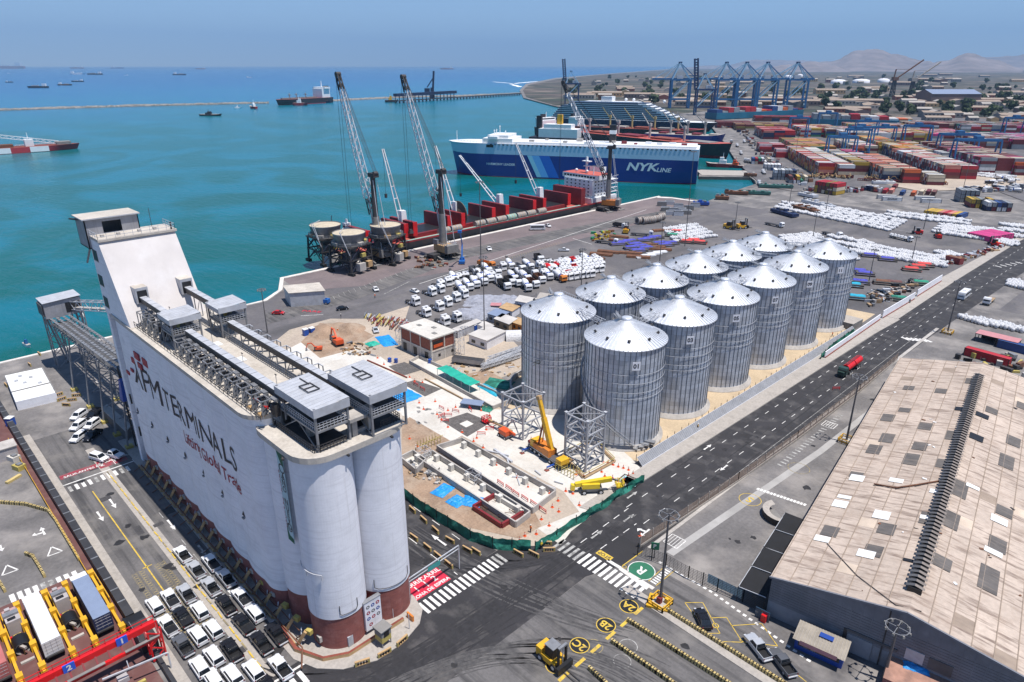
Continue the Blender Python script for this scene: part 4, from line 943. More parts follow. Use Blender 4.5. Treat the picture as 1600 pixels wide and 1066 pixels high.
def sup_tower(x,y,z0,z1,lab,n=3,w=4.6):
 t=thing('steel_tower',lab,'steel tower',(x,y,0),rad(0),'unfinished elevator towers');dz=(z1-z0)/n
 for i,(a,c) in enumerate(((-1,-1),(1,-1),(1,1),(-1,1))):
  q=MB();q.bar((a*w/2,c*w/2,z0),(a*w/2,c*w/2,z1),.42,'tower_steel');q.cbox((a*w/2,c*w/2,z1),(.7,.7,.12),'light_steel');q.cbox((a*w/2,c*w/2,z0),(1.1,1.1,.5),'concrete');part('column',q,t)
 q=MB();C=[(-1,-1),(1,-1),(1,1),(-1,1)]
 for k in range(n):
  for i in range(4):
   a,c=C[i],C[(i+1)%4];A_=(a[0]*w/2,a[1]*w/2);B2=(c[0]*w/2,c[1]*w/2);M_=((A_[0]+B2[0])/2,(A_[1]+B2[1])/2)
   zt_,zb_=z1-.4-dz*k,z1-.4-dz*(k+1)
   q.bar((*A_,zt_),(*B2,zt_),.3,'tower_steel')
   q.bar((*M_,zt_),(*A_,zb_+.3),.24,'tower_steel');q.bar((*M_,zt_),(*B2,zb_+.3),.24,'tower_steel')
  q.bar((-w/2,-w/2,z1-.4-dz*k),(w/2,w/2,z1-.4-dz*k),.16,'tower_steel')
 part('bracing',q,t)
mat('tower_steel',(.40,.41,.44),.55,.25,var=.12,vs=.5)
c1=P(817,672);c2=P(912,722)
sup_tower(c1.x,c1.y,-1,10.5,'grey braced steel tower behind the orange work lift',2,7.2)
sup_tower(c2.x,c2.y,-1,13.0,'taller grey braced steel tower beside the corner silo',4,6.2)
#big warehouse lower right
WA=rad(8.2);wo_=thing('warehouse','large old warehouse with weathered tan corrugated roof and dark ridge ventilator','warehouse',(-33.6,92.4,0),WA)
WL,WW,EV,RZ=112.0,38.0,8.0,11.6
q=MB();q.box(0,.12,0,WW,.5,3.2,'warehouse_low');q.add([(0,0,3.1),(WW,0,3.1),(WW,0,EV-.05),(WW/2,0,RZ-.05),(0,0,EV-.05)],[(0,1,2,3,4)],'warehouse_wall')
q.add([(0,.5,3.1),(WW,.5,3.1),(WW,0,3.1),(0,0,3.1)],[(0,1,2,3)],'warehouse_wall')
for i in range(26):q.box(.3+i*1.46,-.035,3.1,.42+i*1.46,0,EV-.1+min(.3+i*1.46,WW-.3-i*1.46)*.18,'warehouse_wall')
for k in range(9):z=3.6+k*.5;q.box(0,-.02,z,WW,0,z+.05,'corrugated_dark')
q.box(0,.5,0,.3,WL,EV-.1,'warehouse_wall');q.box(WW-.3,.5,0,WW,WL,EV-.1,'warehouse_wall');q.box(0,WL-.3,0,WW,WL,EV-.1,'warehouse_wall')
part('wall',q,wo_)
q=MB()
nrow=14;rs=RR(3)
for side in (0,1):
 for j in range(7):
  xa,xb=j*WW/14,(j+1)*WW/14
  za,zb=EV+(RZ-EV)*j/7+.02,EV+(RZ-EV)*(j+1)/7
  X=(lambda x:x) if side==0 else (lambda x:WW-x)
  for k in range(38):
   ya,yb=-.5+k*(WL+.9)/38,-.5+(k+1)*(WL+.9)/38;d=rs.uniform(0,.012)
   v=[(X(xa-.25 if j==0 else xa-.05),ya,za+d+.01),(X(xb),ya,zb+d),(X(xb),yb,zb+d+.01),(X(xa-.25 if j==0 else xa-.05),yb,za+d+.02)]
   u=rs.random();m='warehouse_roof' if u>.03 else 'roof_tan_dark' if u>.012 else 'roof_tan_light'
   q.add(v if side==0 else v[::-1],[(0,1,2,3)],m)
  for i in range(int(0)):pass
  x=X(xa);q.bar((x,-.45,za+.07),(x,WL+.3,za+.07),.12,'roof_tan_dark',.08)
mat('roof_tan_dark',(.30,.235,.185),.88,var=.2,vs=.3,streak=((.16,2.4,1),.8,(.2,.15,.12),.5,.74,.6));mat('roof_tan_light',(.54,.44,.35),.88,var=.15,vs=.3)
rf=part('roof',q,wo_)
q=MB()
for k in range(900//2):pass
def roof_pt(px,py,up=.14):
 for z in (9,9.5,10,10.5,11,11.5):
  w=P(px,py,z)-V3((-33.6,92.4,0));x=w.x*cos(WA)+w.y*sin(WA);y=-w.x*sin(WA)+w.y*cos(WA)
  rz=EV+(RZ-EV)*(1-abs(x-WW/2)/(WW/2))
  if z>=rz:break
 return x,y
def rpatch(px,py,w,l,m,up=.13):
 x,y=roof_pt(px,py);k=(RZ-EV)/(WW/2);l*=1.3
 def z(x):return EV+(RZ-EV)*(1-abs(x-WW/2)/(WW/2))+up
 if x<WW/2<x+w:x=WW/2-w-.1
 q_=MB();q_.add([(x,y,z(x)),(x+w,y,z(x+w)),(x+w,y+l,z(x+w)),(x,y+l,z(x))],[(0,1,2,3)],m);return q_
for (px,py,w,l,m) in ((1372,690,2.6,3.6,'roof_patch'),(1352,706,2.6,3.4,'roof_patch'),(1424,700,2.6,3.0,'roof_patch'),(1409,722,2.6,4.0,'roof_patch'),(1433,668,2.6,3.0,'roof_patch'),(1403,641,2.4,2.0,'roof_patch'),(1460,612,2.4,2.4,'roof_patch'),(1375,655,2.6,3.2,'roof_patch'),(1410,608,2.4,2.2,'roof_patch'),(1369,830,2.6,2.8,'roof_patch'),(1348,863,2.6,2.6,'roof_patch'),(1281,833,2.6,2.6,'roof_patch'),(1326,742,2.4,1.8,'roof_patch'),(1519,600,2.4,3.0,'roof_patch'),(1498,690,2.6,3.6,'roof_patch'),(1470,730,2.6,3,'roof_patch'),(1483,770,2.7,4.8,'roof_patch'),(1468,818,2.7,4.2,'roof_patch'),(1527,914,2.7,5.2,'roof_patch'),(1544,852,2.6,3.2,'roof_patch'),(1560,725,2.6,4.6,'roof_patch'),(1556,798,2.6,2.6,'roof_patch'),(1572,690,2.6,3.6,'roof_patch'),(1588,636,2.4,3,'roof_patch'),(1435,815,2.2,3.2,'roof_patch'),(1455,880,2.7,2.6,'roof_patch'),(1540,640,2.4,2.6,'roof_patch')):part('roof_patch',rpatch(px,py,w,l,m),wo_,'darker replaced roof sheet')
for (px,py,w,l) in ((1326,748,2.5,2.0),(1299,788,2.5,2.0),(1308,775,2.3,1.0),(1362,808,2.6,2.2),(1337,868,2.6,1.7),(1271,841,2.4,1.4),(1388,752,2.4,1.3),(1452,768,1.6,1.2),(1437,808,1.5,1.0),(1548,810,2.6,1.8),(1538,858,2.6,1.2),(1510,756,2.2,1.0)):part('roof_patch',rpatch(px,py,w,l,'roof_white',.16),wo_,'bright white translucent roof sheet')
for (px,py,w,l) in ((1500,641,2.6,1.6),(1524,648,2.6,1.8),(1514,683,2.6,2.2),(1418,876,2.6,.6)):part('roof_hole',rpatch(px,py,w,l,'black_plastic',.18),wo_,'open hole left by missing roof sheets')
q=MB();v0,v1=4.8,101.5
q.box(WW/2-.95,v0,RZ-.3,WW/2+.95,v1,RZ+.75,'black_plastic')
vp=part('ridge_ventilator',q,wo_);q=MB();n=78
for i in range(n):
 y=v0+(v1-v0)*(i+.5)/n;q.add([(WW/2-.1,y-.45,RZ+1.12),(WW/2+1.25,y-.45,RZ+.78),(WW/2+1.25,y+.32,RZ+.70),(WW/2-.1,y+.32,RZ+1.02)],[(0,1,2,3)],'vent_cap');q.add([(WW/2-1.25,y-.45,RZ+.7),(WW/2-.1,y-.45,RZ+1.12),(WW/2-.1,y+.32,RZ+1.02),(WW/2-1.25,y+.32,RZ+.62)],[(0,1,2,3)],'corrugated_dark')
mat('vent_cap',(.20,.17,.15),.8,var=.2,vs=1);part('louvre',q,vp)
q=MB()
pa=[roof_pt(*c) for c in ((1365,758),(1400,762),(1430,758),(1478,752))];zf=lambda x:EV+(RZ-EV)*(1-abs(x-WW/2)/(WW/2))
for a,c in zip(pa,pa[1:]):q.bar((*a,zf(a[0])+.3),(*c,zf(c[0])+.3),.22,'rust');q.bar((a[0],a[1]-.3,zf(a[0])+.15),(c[0],c[1]+.4,zf(c[0])+.25),.1,'dark_steel')
pa=[roof_pt(*c) for c in ((1292,850),(1340,898),(1400,945),(1440,955))]
for a,c in zip(pa,pa[1:]):q.bar((*a,zf(a[0])+.15),(*c,zf(c[0])+.15),.09,'dark_steel')
for i in range(30):x,y=rs.uniform(1,37),rs.uniform(2,108);q.cbox((x,y,zf(x)+.08),(rs.uniform(.1,.6),rs.uniform(.1,.9),.08),rs.choice(['rust','dark_steel','roof_white']),rs.random()*3)
part('roof_pipe',q,wo_)
q=MB();q.box(16.9,-.06,0,17.1,0,10.5,'dark_steel');q.box(11.6,-.12,.1,12.1,.05,4.2,'dark_steel');q.box(12,-.16,3.9,19,.05,4.3,'corrugated_dark');q.box(12.2,-.1,.1,15.8,.03,3.4,'warehouse_low')
q.box(20,-.1,3.4,22.4,.02,5.4,'corrugated_grey');q.box(23,-.1,3.4,26,.02,5.4,'corrugated_dark');part('door',q,wo_)
q=MB();q.bar((-.3,-.45,EV),(WW/2,-.45,RZ),.3,'warehouse_wall');q.bar((WW/2,-.45,RZ),(WW+.3,-.45,EV),.3,'warehouse_wall');part('gable_trim',q,wo_)
for i,(px,py) in enumerate(((1210,918),(1225,878),(1243,842),(1262,806))):
 t=thing('shade_canopy','black shade net canopy beside the warehouse wall, %s from its front corner'%ORD[i],'canopy',(-38.6-i*.95,91.8+i*6.4,0),WA,'black net canopies beside the warehouse')
 q=MB();q.add([(0,0,3.0),(4.6,0,3.2),(4.6,6.2,3.2),(0,6.4,2.9+.3*(i%2))],[(0,1,2,3)],'shade_net');part('net',q,t)
 for x in (0,4.5):
  for y in (0,6.4):q=MB();q.bar((x,y,0),(x,y,3.2),.1,'dark_steel');part('post',q,t)
 q=MB();q.bar((0,0,3.1),(0,6.4,3.1),.09,'light_steel');q.bar((0,0,3.05),(4.6,0,3.25),.09,'light_steel');part('frame',q,t)
q=MB();n=12;c=P(1222,808)
for i in range(n):
 a0,a1=rad(150+i*14),rad(150+(i+1)*14)
 q.add([(c.x+3.9*cos(a0),c.y+3.9*sin(a0),.15),(c.x+3.9*cos(a1),c.y+3.9*sin(a1),.15),(c.x+3.9*cos(a1),c.y+3.9*sin(a1),1.5),(c.x+3.9*cos(a0),c.y+3.9*sin(a0),1.5)],[(0,1,2,3),(3,2,1,0)],'black_plastic')
 q.add([(c.x+2.6*cos(a0),c.y+2.6*sin(a0),1.3),(c.x+2.6*cos(a1),c.y+2.6*sin(a1),1.3),(c.x+3.95*cos(a1),c.y+3.95*sin(a1),1.5),(c.x+3.95*cos(a0),c.y+3.95*sin(a0),1.5)],[(0,3,2,1)],'pavement')
q.poly([(c.x+2.6*cos(rad(150+i*14)),c.y+2.6*sin(rad(150+i*14))) for i in range(13)],.12,'concrete_dark')
solo('curved_ramp',q,'curved pale concrete wall with black outer side by the net canopies','ramp wall')
q=MB();c=P(1292,795);q.cbox((c.x,c.y,2.6),(4.2,3.6,.3),'shade_net',WA,taper=(.6,.7));q.cbox((c.x,c.y,0),(3.8,3.2,2.6),'corrugated_dark',WA);solo('net_hut',q,'small dark hut with a black pointed cover beside the warehouse','hut')
t=thing('ticket_booth','blue booth with corrugated tin roof and a pink panel in front of the warehouse','booth',(P(1240,1012).x,P(1240,1012).y,0),rad(9))
q=MB();q.box(0,0,0,7.0,2.8,2.5,'sign_blue');part('wall',q,t)
q=MB();q.add([(-.3,-.9,2.5),(7.3,-.9,2.5),(7.3,3.1,3.1),(-.3,3.1,3.1)],[(0,1,2,3),(3,2,1,0)],'corrugated_tan')
for i in range(18):q.bar((-.2+i*.43,-.9,2.54),(-.2+i*.43,3.1,3.14),.06,'pavement')
part('roof',q,t);mat('corrugated_tan',(.30,.265,.22),.8,var=.2,vs=.5)
q=MB();q.add([(.8,-1.0,2.0),(6.2,-1.0,2.0),(6.2,-.95,2.75),(.8,-.95,2.75)],[(0,1,2,3)],'pink_paint');q.box(3.0,1.4,3.05,5.0,2.4,3.12,'sign_blue');part('panel',q,t)
q=MB();q.box(.5,-.04,.9,6.5,0,1.7,'glass_dark');part('window',q,t)
t=thing('lean_to','flat rusty pink lean-to roof against the warehouse with a crumpled blue sheet','shed',(P(1382,1052).x,P(1382,1052).y,0),rad(9))
q=MB();q.box(0,-4,0,9,6.2,2.7,'brick_base','rust_pink');part('wall',q,t);mat('rust_pink',(.36,.20,.15),.9,var=.3,vs=.4,dirt=((.18,.11,.09),.6,.45,.7,.7))
q=MB();q.box(-2.0,2.5,0,-.1,6.8,2.2,'dull_red','roof_white');part('annex',q,t)
def crumple(x,y,z,w,l,h,m,seed=1,n=9):
 r_=RR(seed);q=MB();v=[]
 for i in range(n):
  for j in range(n):
   u,k=i/(n-1),j/(n-1);e=min(u,1-u,k,1-k)*5;v.append((x+(u-.5)*w*(1+r_.uniform(-.05,.05)),y+(k-.5)*l*(1+r_.uniform(-.05,.05)),z+(h*min(1,e)*r_.uniform(.5,1.1) if e>0 else 0)))
 q.add(v,[(i*n+j,i*n+n+j,i*n+n+j+1,i*n+j+1) for i in range(n-1) for j in range(n-1)],m);return q
solo('tarpaulin',crumple(0,0,0,3.4,2.6,.5,'blue_tarp',5),'crumpled bright blue tarpaulin on the pink lean-to roof','tarpaulin',(P(1432,1040,2.8).x,P(1432,1040,2.8).y,2.72),.3)
#receiving tower and inclined conveyors left of the white silo
ct=thing('conveyor_tower','steel conveyor tower with grey corrugated cabin on the waterside left of the white silo','conveyor tower',(0,0,0))
cx,cy=-231.5,39.0;q=MB()
q.box(cx-3.6,cy-4.8,16.6,cx+3.6,cy+4.8,21.4,'cabin_sheet_shaded');q.add([(cx-4,cy-5,21.4),(cx+4,cy-5,21.4),(cx+4,cy+5,21.9),(cx-4,cy+5,21.9)],[(0,1,2,3)],'corrugated_grey');q.box(cx+3.55,cy+.6,17.4,cx+3.66,cy+4.4,20.4,'black_plastic');q.box(cx-2.6,cy-5.3,17.2,cx+3.0,cy-4.78,20.6,'corrugated_dark')
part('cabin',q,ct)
for s_ in (-1,1):
 for r_ in (-1,1):q=MB();q.bar((cx+3*s_,cy+4*r_,16.6),(cx+(5 if s_>0 else -2)*1.0*abs(s_),cy+(4.5 if r_>0 else -1.5),0),.45,'grey_steel');part('leg',q,ct)
q=MB();q.truss((cx,cy-3,.4),(cx,cy-3,16.6),3.4,3.4,6,.3,'grey_steel',(0,1,0));q.truss((cx+1,cy+3.5,.4),(cx+1,cy+3.5,16.6),3,3,5,.3,'grey_steel',(0,1,0));part('bracing',q,ct)
cg=thing('inclined_conveyor','roofed lattice conveyor bridge on trestles between waterside tower and white silo','conveyor bridge',(0,0,0))
A1,A2=V3((cx+2,cy-1.5,15.4)),V3((-163,38.6,18.8))
q=MB();q.truss(A1,A2,5.0,2.2,16,.22,'grey_steel')
n=30
for k in range(n):
 a=A1+(A2-A1)*k/n;c=A1+(A2-A1)*(k+.72)/n
 for o_ in (-2.3,-.8,.8,2.3):q.bar(a+V3((0,o_,1.15)),c+V3((0,o_,1.15)),.7,'grey_steel',.12)
q.bar(A1+V3((0,0,-.9)),A2+V3((0,0,-.9)),4.6,'corrugated_dark',.15);part('girder',q,cg)
for k,f_ in enumerate((.28,.5,.68,.82,.95)):
 b_=A1+(A2-A1)*f_;q=MB()
 for s_ in (-1,1):
  q.bar((b_.x,b_.y+2.3*s_,b_.z-1),(b_.x+.6,b_.y+3.6*s_-1,0),.34,'grey_steel')
 for z in (4,8,12):q.bar((b_.x+.2,b_.y-3,z),(b_.x+.2,b_.y+2.4,z+3),.16,'grey_steel');q.bar((b_.x+.2,b_.y+2.4,z),(b_.x+.2,b_.y-3,z+3),.16,'grey_steel');q.bar((b_.x+.2,b_.y-3,z),(b_.x+.2,b_.y+2.4,z),.16,'grey_steel')
 q.cbox((b_.x+.5,b_.y+2.2,0),(1.6,1.6,.7),'scaffold_yellow' if k%2 else 'concrete');q.cbox((b_.x+.5,b_.y-4.2,0),(1.6,1.6,.7),'scaffold_yellow');part('trestle',q,cg)
ug=thing('upper_conveyor','thin lattice conveyor from the cabin roof to the silo stair tower','conveyor bridge',(0,0,0))
q=MB();q.truss((cx+3,cy+3.2,19),(-158.3,45.5,34.5),2.6,2.4,18,.2,'light_steel');q.bar((cx+3,cy+3.2,18.2),(-158.3,45.5,33.7),1.6,'concrete',.3);part('girder',q,ug)
et=thing('elevator_tower','dark lattice elevator tower standing against the far end of the white silo','elevator tower',(0,0,0))
for k,(ex,ey) in enumerate(((-163.5,38),(-163.5,45))):q=MB();q.truss((ex,ey,0),(ex,ey,24 if k else 21),4.2,4.6,8,.3,'dark_steel',(0,1,0));q.cbox((ex,ey,0),(2.0,2.0,20),'corrugated_dark');q.cbox((ex+1.2,ey-2.6,14),(2.4,2.2,5),'sign_blue' if k==0 else 'corrugated_dark',taper=(.6,.6));part('shaft',q,et)
#vehicles
def extr(mb,prof_,w,m,wt=None):
 """side profile (x,z) drawn clockwise seen from -y, extruded across the width"""
 n=len(prof_);v=[(x,-(wt[i] if wt else w)/2,z) for i,(x,z) in enumerate(prof_)]+[(x,(wt[i] if wt else w)/2,z) for i,(x,z) in enumerate(prof_)]
 mb.add(v,[tuple(range(n)),tuple(range(2*n-1,n-1,-1))]+[(i,n+i,n+(i+1)%n,(i+1)%n) for i in range(n)],m);return mb
def wheel(x,y,r,w=.25):
 q=MB();q.cyl((x,y-w/2,r),(x,y+w/2,r),r,n=12,m='rubber');return q
def rim(x,y,r,w=.25):
 s_=1 if y>0 else -1;q=MB();q.cyl((x,y+s_*(w/2-.02),r),(x,y+s_*(w/2+.015),r),r*.55,n=10,m='light_steel');return q
def car_parts(m,kind='pickup',canopy=False):
 L_=5.3 if kind=='pickup' else 4.6 if kind=='suv' else 4.5;wd=1.86;parts=[]
 f_=L_/2;b_=MB()
 if kind=='pickup':
  extr(b_,[(-.72,.42),(-.72,1.06),(1.0,1.06),(1.3,1.08),(2.35,.95),(f_,.72),(f_,.42)][::-1],wd,m)
  for s_ in (-1,1):b_.box(-f_,s_*wd/2-s_*.1,.45,-.72,s_*wd/2,1.06,m)
  b_.box(-f_,-wd/2+.1,.45,-f_+.1,wd/2-.1,1.06,m);b_.box(-f_,-wd/2,.42,-.72,wd/2,.5,m)
  b_.box(-f_-.14,-.8,.45,-f_,.8,.62,'light_steel')
  g0,g1,g2,g3,gz0,gz1=-.72,1.12,-.52,.55,1.06,1.72
 else:
  h0=1.0 if kind=='suv' else.88
  extr(b_,[(-f_,.4),(-f_,h0-.04),(-f_+.15,h0),(1.0,h0+.04),(f_-.35,h0-.08),(f_,h0-.28),(f_,.4)][::-1],wd,m)
  if kind=='suv':g0,g1,g2,g3,gz0,gz1=-f_+.08,1.2,-f_+.35,.55,h0,1.68
  else:g0,g1,g2,g3,gz0,gz1=-1.75,1.1,-1.0,.35,h0,1.42
 a0,a1=.84,.70
 v=[(g0,-a0,gz0),(g1,-a0,gz0),(g1,a0,gz0),(g0,a0,gz0),(g2,-a1,gz1),(g3,-a1,gz1),(g3,a1,gz1),(g2,a1,gz1)]
 b_.add(v[4:],[(0,1,2,3)],m)
 for p_,q_ in ((0,4),(1,5),(2,6),(3,7)):b_.bar(v[p_],v[q_],.09,m)
 b_.bar(v[4],v[5],.08,m);b_.bar(v[5],v[6],.08,m);b_.bar(v[6],v[7],.08,m);b_.bar(v[7],v[4],.08,m)
 for s_ in (-1,1):b_.box((g0+g1)/2-.05,s_*.70-.03,gz0,(g0+g1)/2+.04,s_*.86,gz0+.1,m)
 parts.append(['body',b_,[]])
 g=MB();g.add(v,[(0,1,5,4),(1,2,6,5),(2,3,7,6),(3,0,4,7)],'glass_dark');parts.append(['window',g,[]])
 if kind=='pickup':
  q=MB()
  if canopy:q.box(-f_+.05,-.84,1.0,-.74,.84,1.12,'black_plastic')
  else:q.box(-f_+.1,-.83,.52,-.72,.83,.56,'black_plastic');q.box(-f_+.1,-.83,.56,-f_+.13,.83,1.05,'black_plastic');q.box(-.76,-.83,.56,-.72,.83,1.05,'black_plastic');q.bar((-.9,-.78,1.5),(-.9,.78,1.5),.07,'black_plastic');q.bar((-.9,-.78,1.05),(-.9,-.78,1.5),.07,'black_plastic');q.bar((-.9,.78,1.05),(-.9,.78,1.5),.07,'black_plastic')
  parts.append(['bed_liner',q,[]])
 for x in (-L_*.31,L_*.31):
  for y in (-.8,.8):parts.append(['wheel',wheel(x,y,.37),[('rim',rim(x,y,.37))]])
 for s_ in (-1,1):
  q=MB();q.box(f_-.22,s_*.62-.18,.62,f_+.02,s_*.62+.18,.8,'light_steel');parts.append(['headlight',q,[]])
  q=MB();q.box(-f_-.02,s_*.78-.1,.7,-f_+.04,s_*.78+.1,.98,'dull_red');parts.append(['tail_light',q,[]])
  q=MB();q.box(g1-.25,s_*.95-.1,gz0+.02,g1-.1,s_*.95+.1,gz0+.2,m);parts.append(['wing_mirror',q,[]])
 q=MB();q.box(f_-.01,-.5,.55,f_+.03,.5,.72,'black_plastic');parts.append(['grille',q,[]])
 return parts
VP={}
def veh(kind,colour,canopy=False):
 k=(kind,colour,canopy)
 if k not in VP:VP[k]=Proto({'pickup':'pickup_truck','suv':'parked_car','sedan':'car'}[kind],{'pickup':'pickup','suv':'car','sedan':'car'}[kind],car_parts(colour+'_paint',kind,canopy))
 return VP[k]
lot=[(285,866,'pickup','white',0),(330,879,'pickup','white',1),(306,890,'pickup','silver',0),(353,903,'pickup','silver',0),(329,916,'pickup','silver',0),(378,933,'pickup','white',1),(353,945,'pickup','black',0),(398,958,'suv','white',0),(291,927,'pickup','silver',0),(266,935,'pickup','white',1),(242,946,'suv','white',0),(312,954,'suv','white',0),(286,964,'pickup','black',1),(380,975,'pickup','black',1),(333,983,'suv','white',0),(262,977,'pickup','white',1),(309,993,'suv','white',0),(432,989,'pickup','black',0),(408,1004,'pickup','black',0),(362,1015,'pickup','black',0),(286,1008,'pickup','grey',0),(334,1025,'suv','white',0),(312,1042,'suv','white',0),(438,1042,'pickup','white',0),(396,1048,'suv','white',0),(363,1055,'suv','white',0),(333,1062,'suv','white',0),(345,1082,'suv','white',0),(420,1075,'pickup','black',0)]
rows={}
for it in lot:
 p_=P(it[0],it[1],.7);yr=min((20.6,23.2,25.6,29.0,31.4,),key=lambda v:abs(v-p_.y));rows.setdefault(0,[]).append((p_.x,p_.y,it))
for i,(x,y,it) in enumerate(rows[0]):
 nb_='dark open bed' if it[2]=='pickup' and not it[4] else 'covered bed' if it[2]=='pickup' else 'closed white roof' if it[3]=='white' else 'closed roof'
 lane='in the lane by the silo' if y>29.2 else 'left of the lane divider' if y>24.5 else 'nearest the boundary duct'
 side=sorted([q[0] for q in rows[0] if ((q[1]>29.2)==(y>29.2)) and ((q[1]>24.5)==(y>24.5))]);r_=side.index(x)
 veh(it[2],it[3],bool(it[4])).put((x,y,.03),math.pi+rad(RU(-1.5,1.5)),'%s %s with %s, %s %s'%(it[3],'pickup' if it[2]=='pickup' else 'car',nb_,ORD[r_],lane),'vehicles waiting in rows beside the white silo')
for i,(x,y,k,c,l) in enumerate(((123,650,'suv','white','back white car left of the dark one on the yard by the containers'),(122.5,666,'suv','white','middle white car in the left file on the yard'),(123,684,'suv','white','front white car in the left file by the red lettering'),(147,648,'suv','black','dark car with pale roof at the back of the right file'),(144,664,'suv','white','white car in the middle of the right file'),(145,681,'pickup','black','black pickup on the red lettering at the front of the right file'))):
 veh(k,c,False).put((*P(x,y,.5)[:2],.03),rad(-50),l,'cars in two files on the far yard')
veh('suv','white').put((*P(155,716,.5)[:2],.06),rad(22),'white car turning at the far zebra crossing, the left of two',group='cars at the far zebra');veh('pickup','white',True).put((*P(177,711,.5)[:2],.06),rad(26),'white car beside it at the far zebra, nearer the white silo',group='cars at the far zebra')
veh('sedan','black').put((*P(1098,968,.5)[:2],.06),rad(140),'glossy black saloon on the lower right lot beside the lamp mast');veh('pickup','silver').put((*P(1184,1012,.5)[:2],.06),rad(152),'silver grey pickup parked in front of the blue booth');veh('pickup','grey').put((*P(1222,1036,.5)[:2],.06),rad(150),'dark grey pickup nearest the bottom of the lower right lot')
for (x,y,k,c,rz,l) in ((435,489,'sedan','red',40,'small red car on the quay road by the grey shed'),(587,452,'sedan','white',-20,'white car parked by the legs of the hoppers'),(648,455,'sedan','white',5,'white car leaving the yard gate near the truck park'),(587,516,'sedan','silver',-25,'silver car on the dusty track by the brick house'),(535,482,'sedan','black',70,'black car beside the pile of steel props'),(881,391,'pickup','white',40,'white pickup on the quay beside the marked bays'),(764,389,'pickup','white',-30,'white flat pickup on the quay near the crane foot'),(856,353,'pickup','white',-20,'white pickup behind the bus on the quay'),(1377,458,'suv','black',0,'black car in the storage yard near the far silos'),(1258,302,'sedan','white',60,'white car on the far port road'),(1197,266,'sedan','white',80,'white van on the road beside the containers')):
 veh(k,c).put((*P(x,y,.6)[:2],.06),rad(rz),l)
def cab(q,x0,w=2.4,l=2.1,h=2.9,m='white_paint',z0=.9):
 extr(q,[(x0,z0),(x0,h-.15),(x0+.2,h),(x0+l-.35,h),(x0+l-.05,h-.55),(x0+l,1.6),(x0+l,z0)][::-1],w,m)
def cab_glass(x0,w=2.4,l=2.1,h=2.9):
 g=MB();g.add([(x0+l-.01,-w/2+.15,1.75),(x0+l-.01,w/2-.15,1.75),(x0+l-.1,w/2-.2,h-.62),(x0+l-.1,-w/2+.2,h-.62)],[(0,1,2,3)],'glass_dark')
 g.v=[(v[0]+.05,v[1],v[2]) for v in g.v]
 for s_ in (-1,1):g.box(x0+l-1.15,s_*w/2,1.75,x0+l-.35,s_*(w/2+.02),h-.65,'glass_dark')
 return g
def truck_base(L_,axles,m='dark_steel',w=2.4):
 q=MB();q.box(-L_/2,-.5,.75,L_/2-.3,.5,1.0,m);wh=[]
 for x in axles:
  for y in (-w/2+.2,w/2-.2):wh.append(('wheel',wheel(x,y,.5,.34),[('rim',rim(x,y,.5,.34))]))
 return q,wh
def tractor(m='white_paint'):
 q,wh=truck_base(6.4,(-2.2,-.9,2.1));c=MB();cab(c,.9,2.45,2.2,3.1,m);c.box(.95,-1.1,3.1,1.6,1.1,3.5,m)
 b=MB();b.box(3.1,-1.2,.5,3.25,1.2,.9,m);fw=MB();fw.cyl((-1.5,0,1.0),(-1.5,0,1.12),.55,n=12,m='dark_steel');tk=MB();tk.cyl((-.3,-1.0,.8),(.6,-1.0,.8),.32,n=10,m='light_steel')
 rh=MB();rh.box(1.7,-.35,3.1,2.3,.35,3.16,'black_plastic')
 return [('chassis',q),('cab',c,[('windscreen',cab_glass(.9,2.45,2.2,3.1)),('roof_hatch',rh)]),('bumper',b),('fifth_wheel',fw),('fuel_tank',tk)]+wh
def mixer(drum='white_paint',cabm='white_paint'):
 q,wh=truck_base(8.4,(-3,-1.7,2.9));c=MB();cab(c,2.1,2.4,1.9,2.8,cabm)
 d=MB();a=V3((1.7,0,1.9));e=V3((-3.6,0,2.9));n=5
 for t0,t1,r0,r1 in ((0,.15,.5,1.0),(.15,.5,1.0,1.2),(.5,.75,1.2,1.0),(.75,1,1.0,.5)):d.cyl(a+(e-a)*t0,a+(e-a)*t1,r0,r1,14,drum if t0>.1 else 'blue_paint')
 h=MB();h.bar((-3.9,0,3.4),(-3.6,0,4.0),.9,'dark_steel');h.bar((-4.0,0,1),(-3.8,0,3.0),.3,'dark_steel');h.bar((-4.2,0,2.4),(-4.8,0,1.5),.4,'light_steel')
 return [('chassis',q),('cab',c,[('windscreen',cab_glass(2.1,2.4,1.9,2.8))]),('mixer_drum',d),('chute',h)]+wh
def dump(m='dark_steel',cabm='white_paint',L_=8.0):
 q,wh=truck_base(L_,(-L_/2+1,-L_/2+2.3,L_/2-1.2));c=MB();cab(c,L_/2-2.0,2.4,1.9,2.8,cabm)
 b=MB();x0,x1=-L_/2,L_/2-2.3
 for s_ in (-1,1):b.box(x0,s_*1.2,1.05,x1,s_*1.12,2.5,m)
 b.box(x0,-1.2,1.05,x1,1.2,1.2,m);b.box(x0,-1.2,1.2,x0+.1,1.2,2.4,m);b.box(x1-.1,-1.2,1.2,x1,1.2,2.7,m)
 return [('chassis',q),('cab',c,[('windscreen',cab_glass(L_/2-2.0,2.4,1.9,2.8))]),('dump_body',b)]+wh
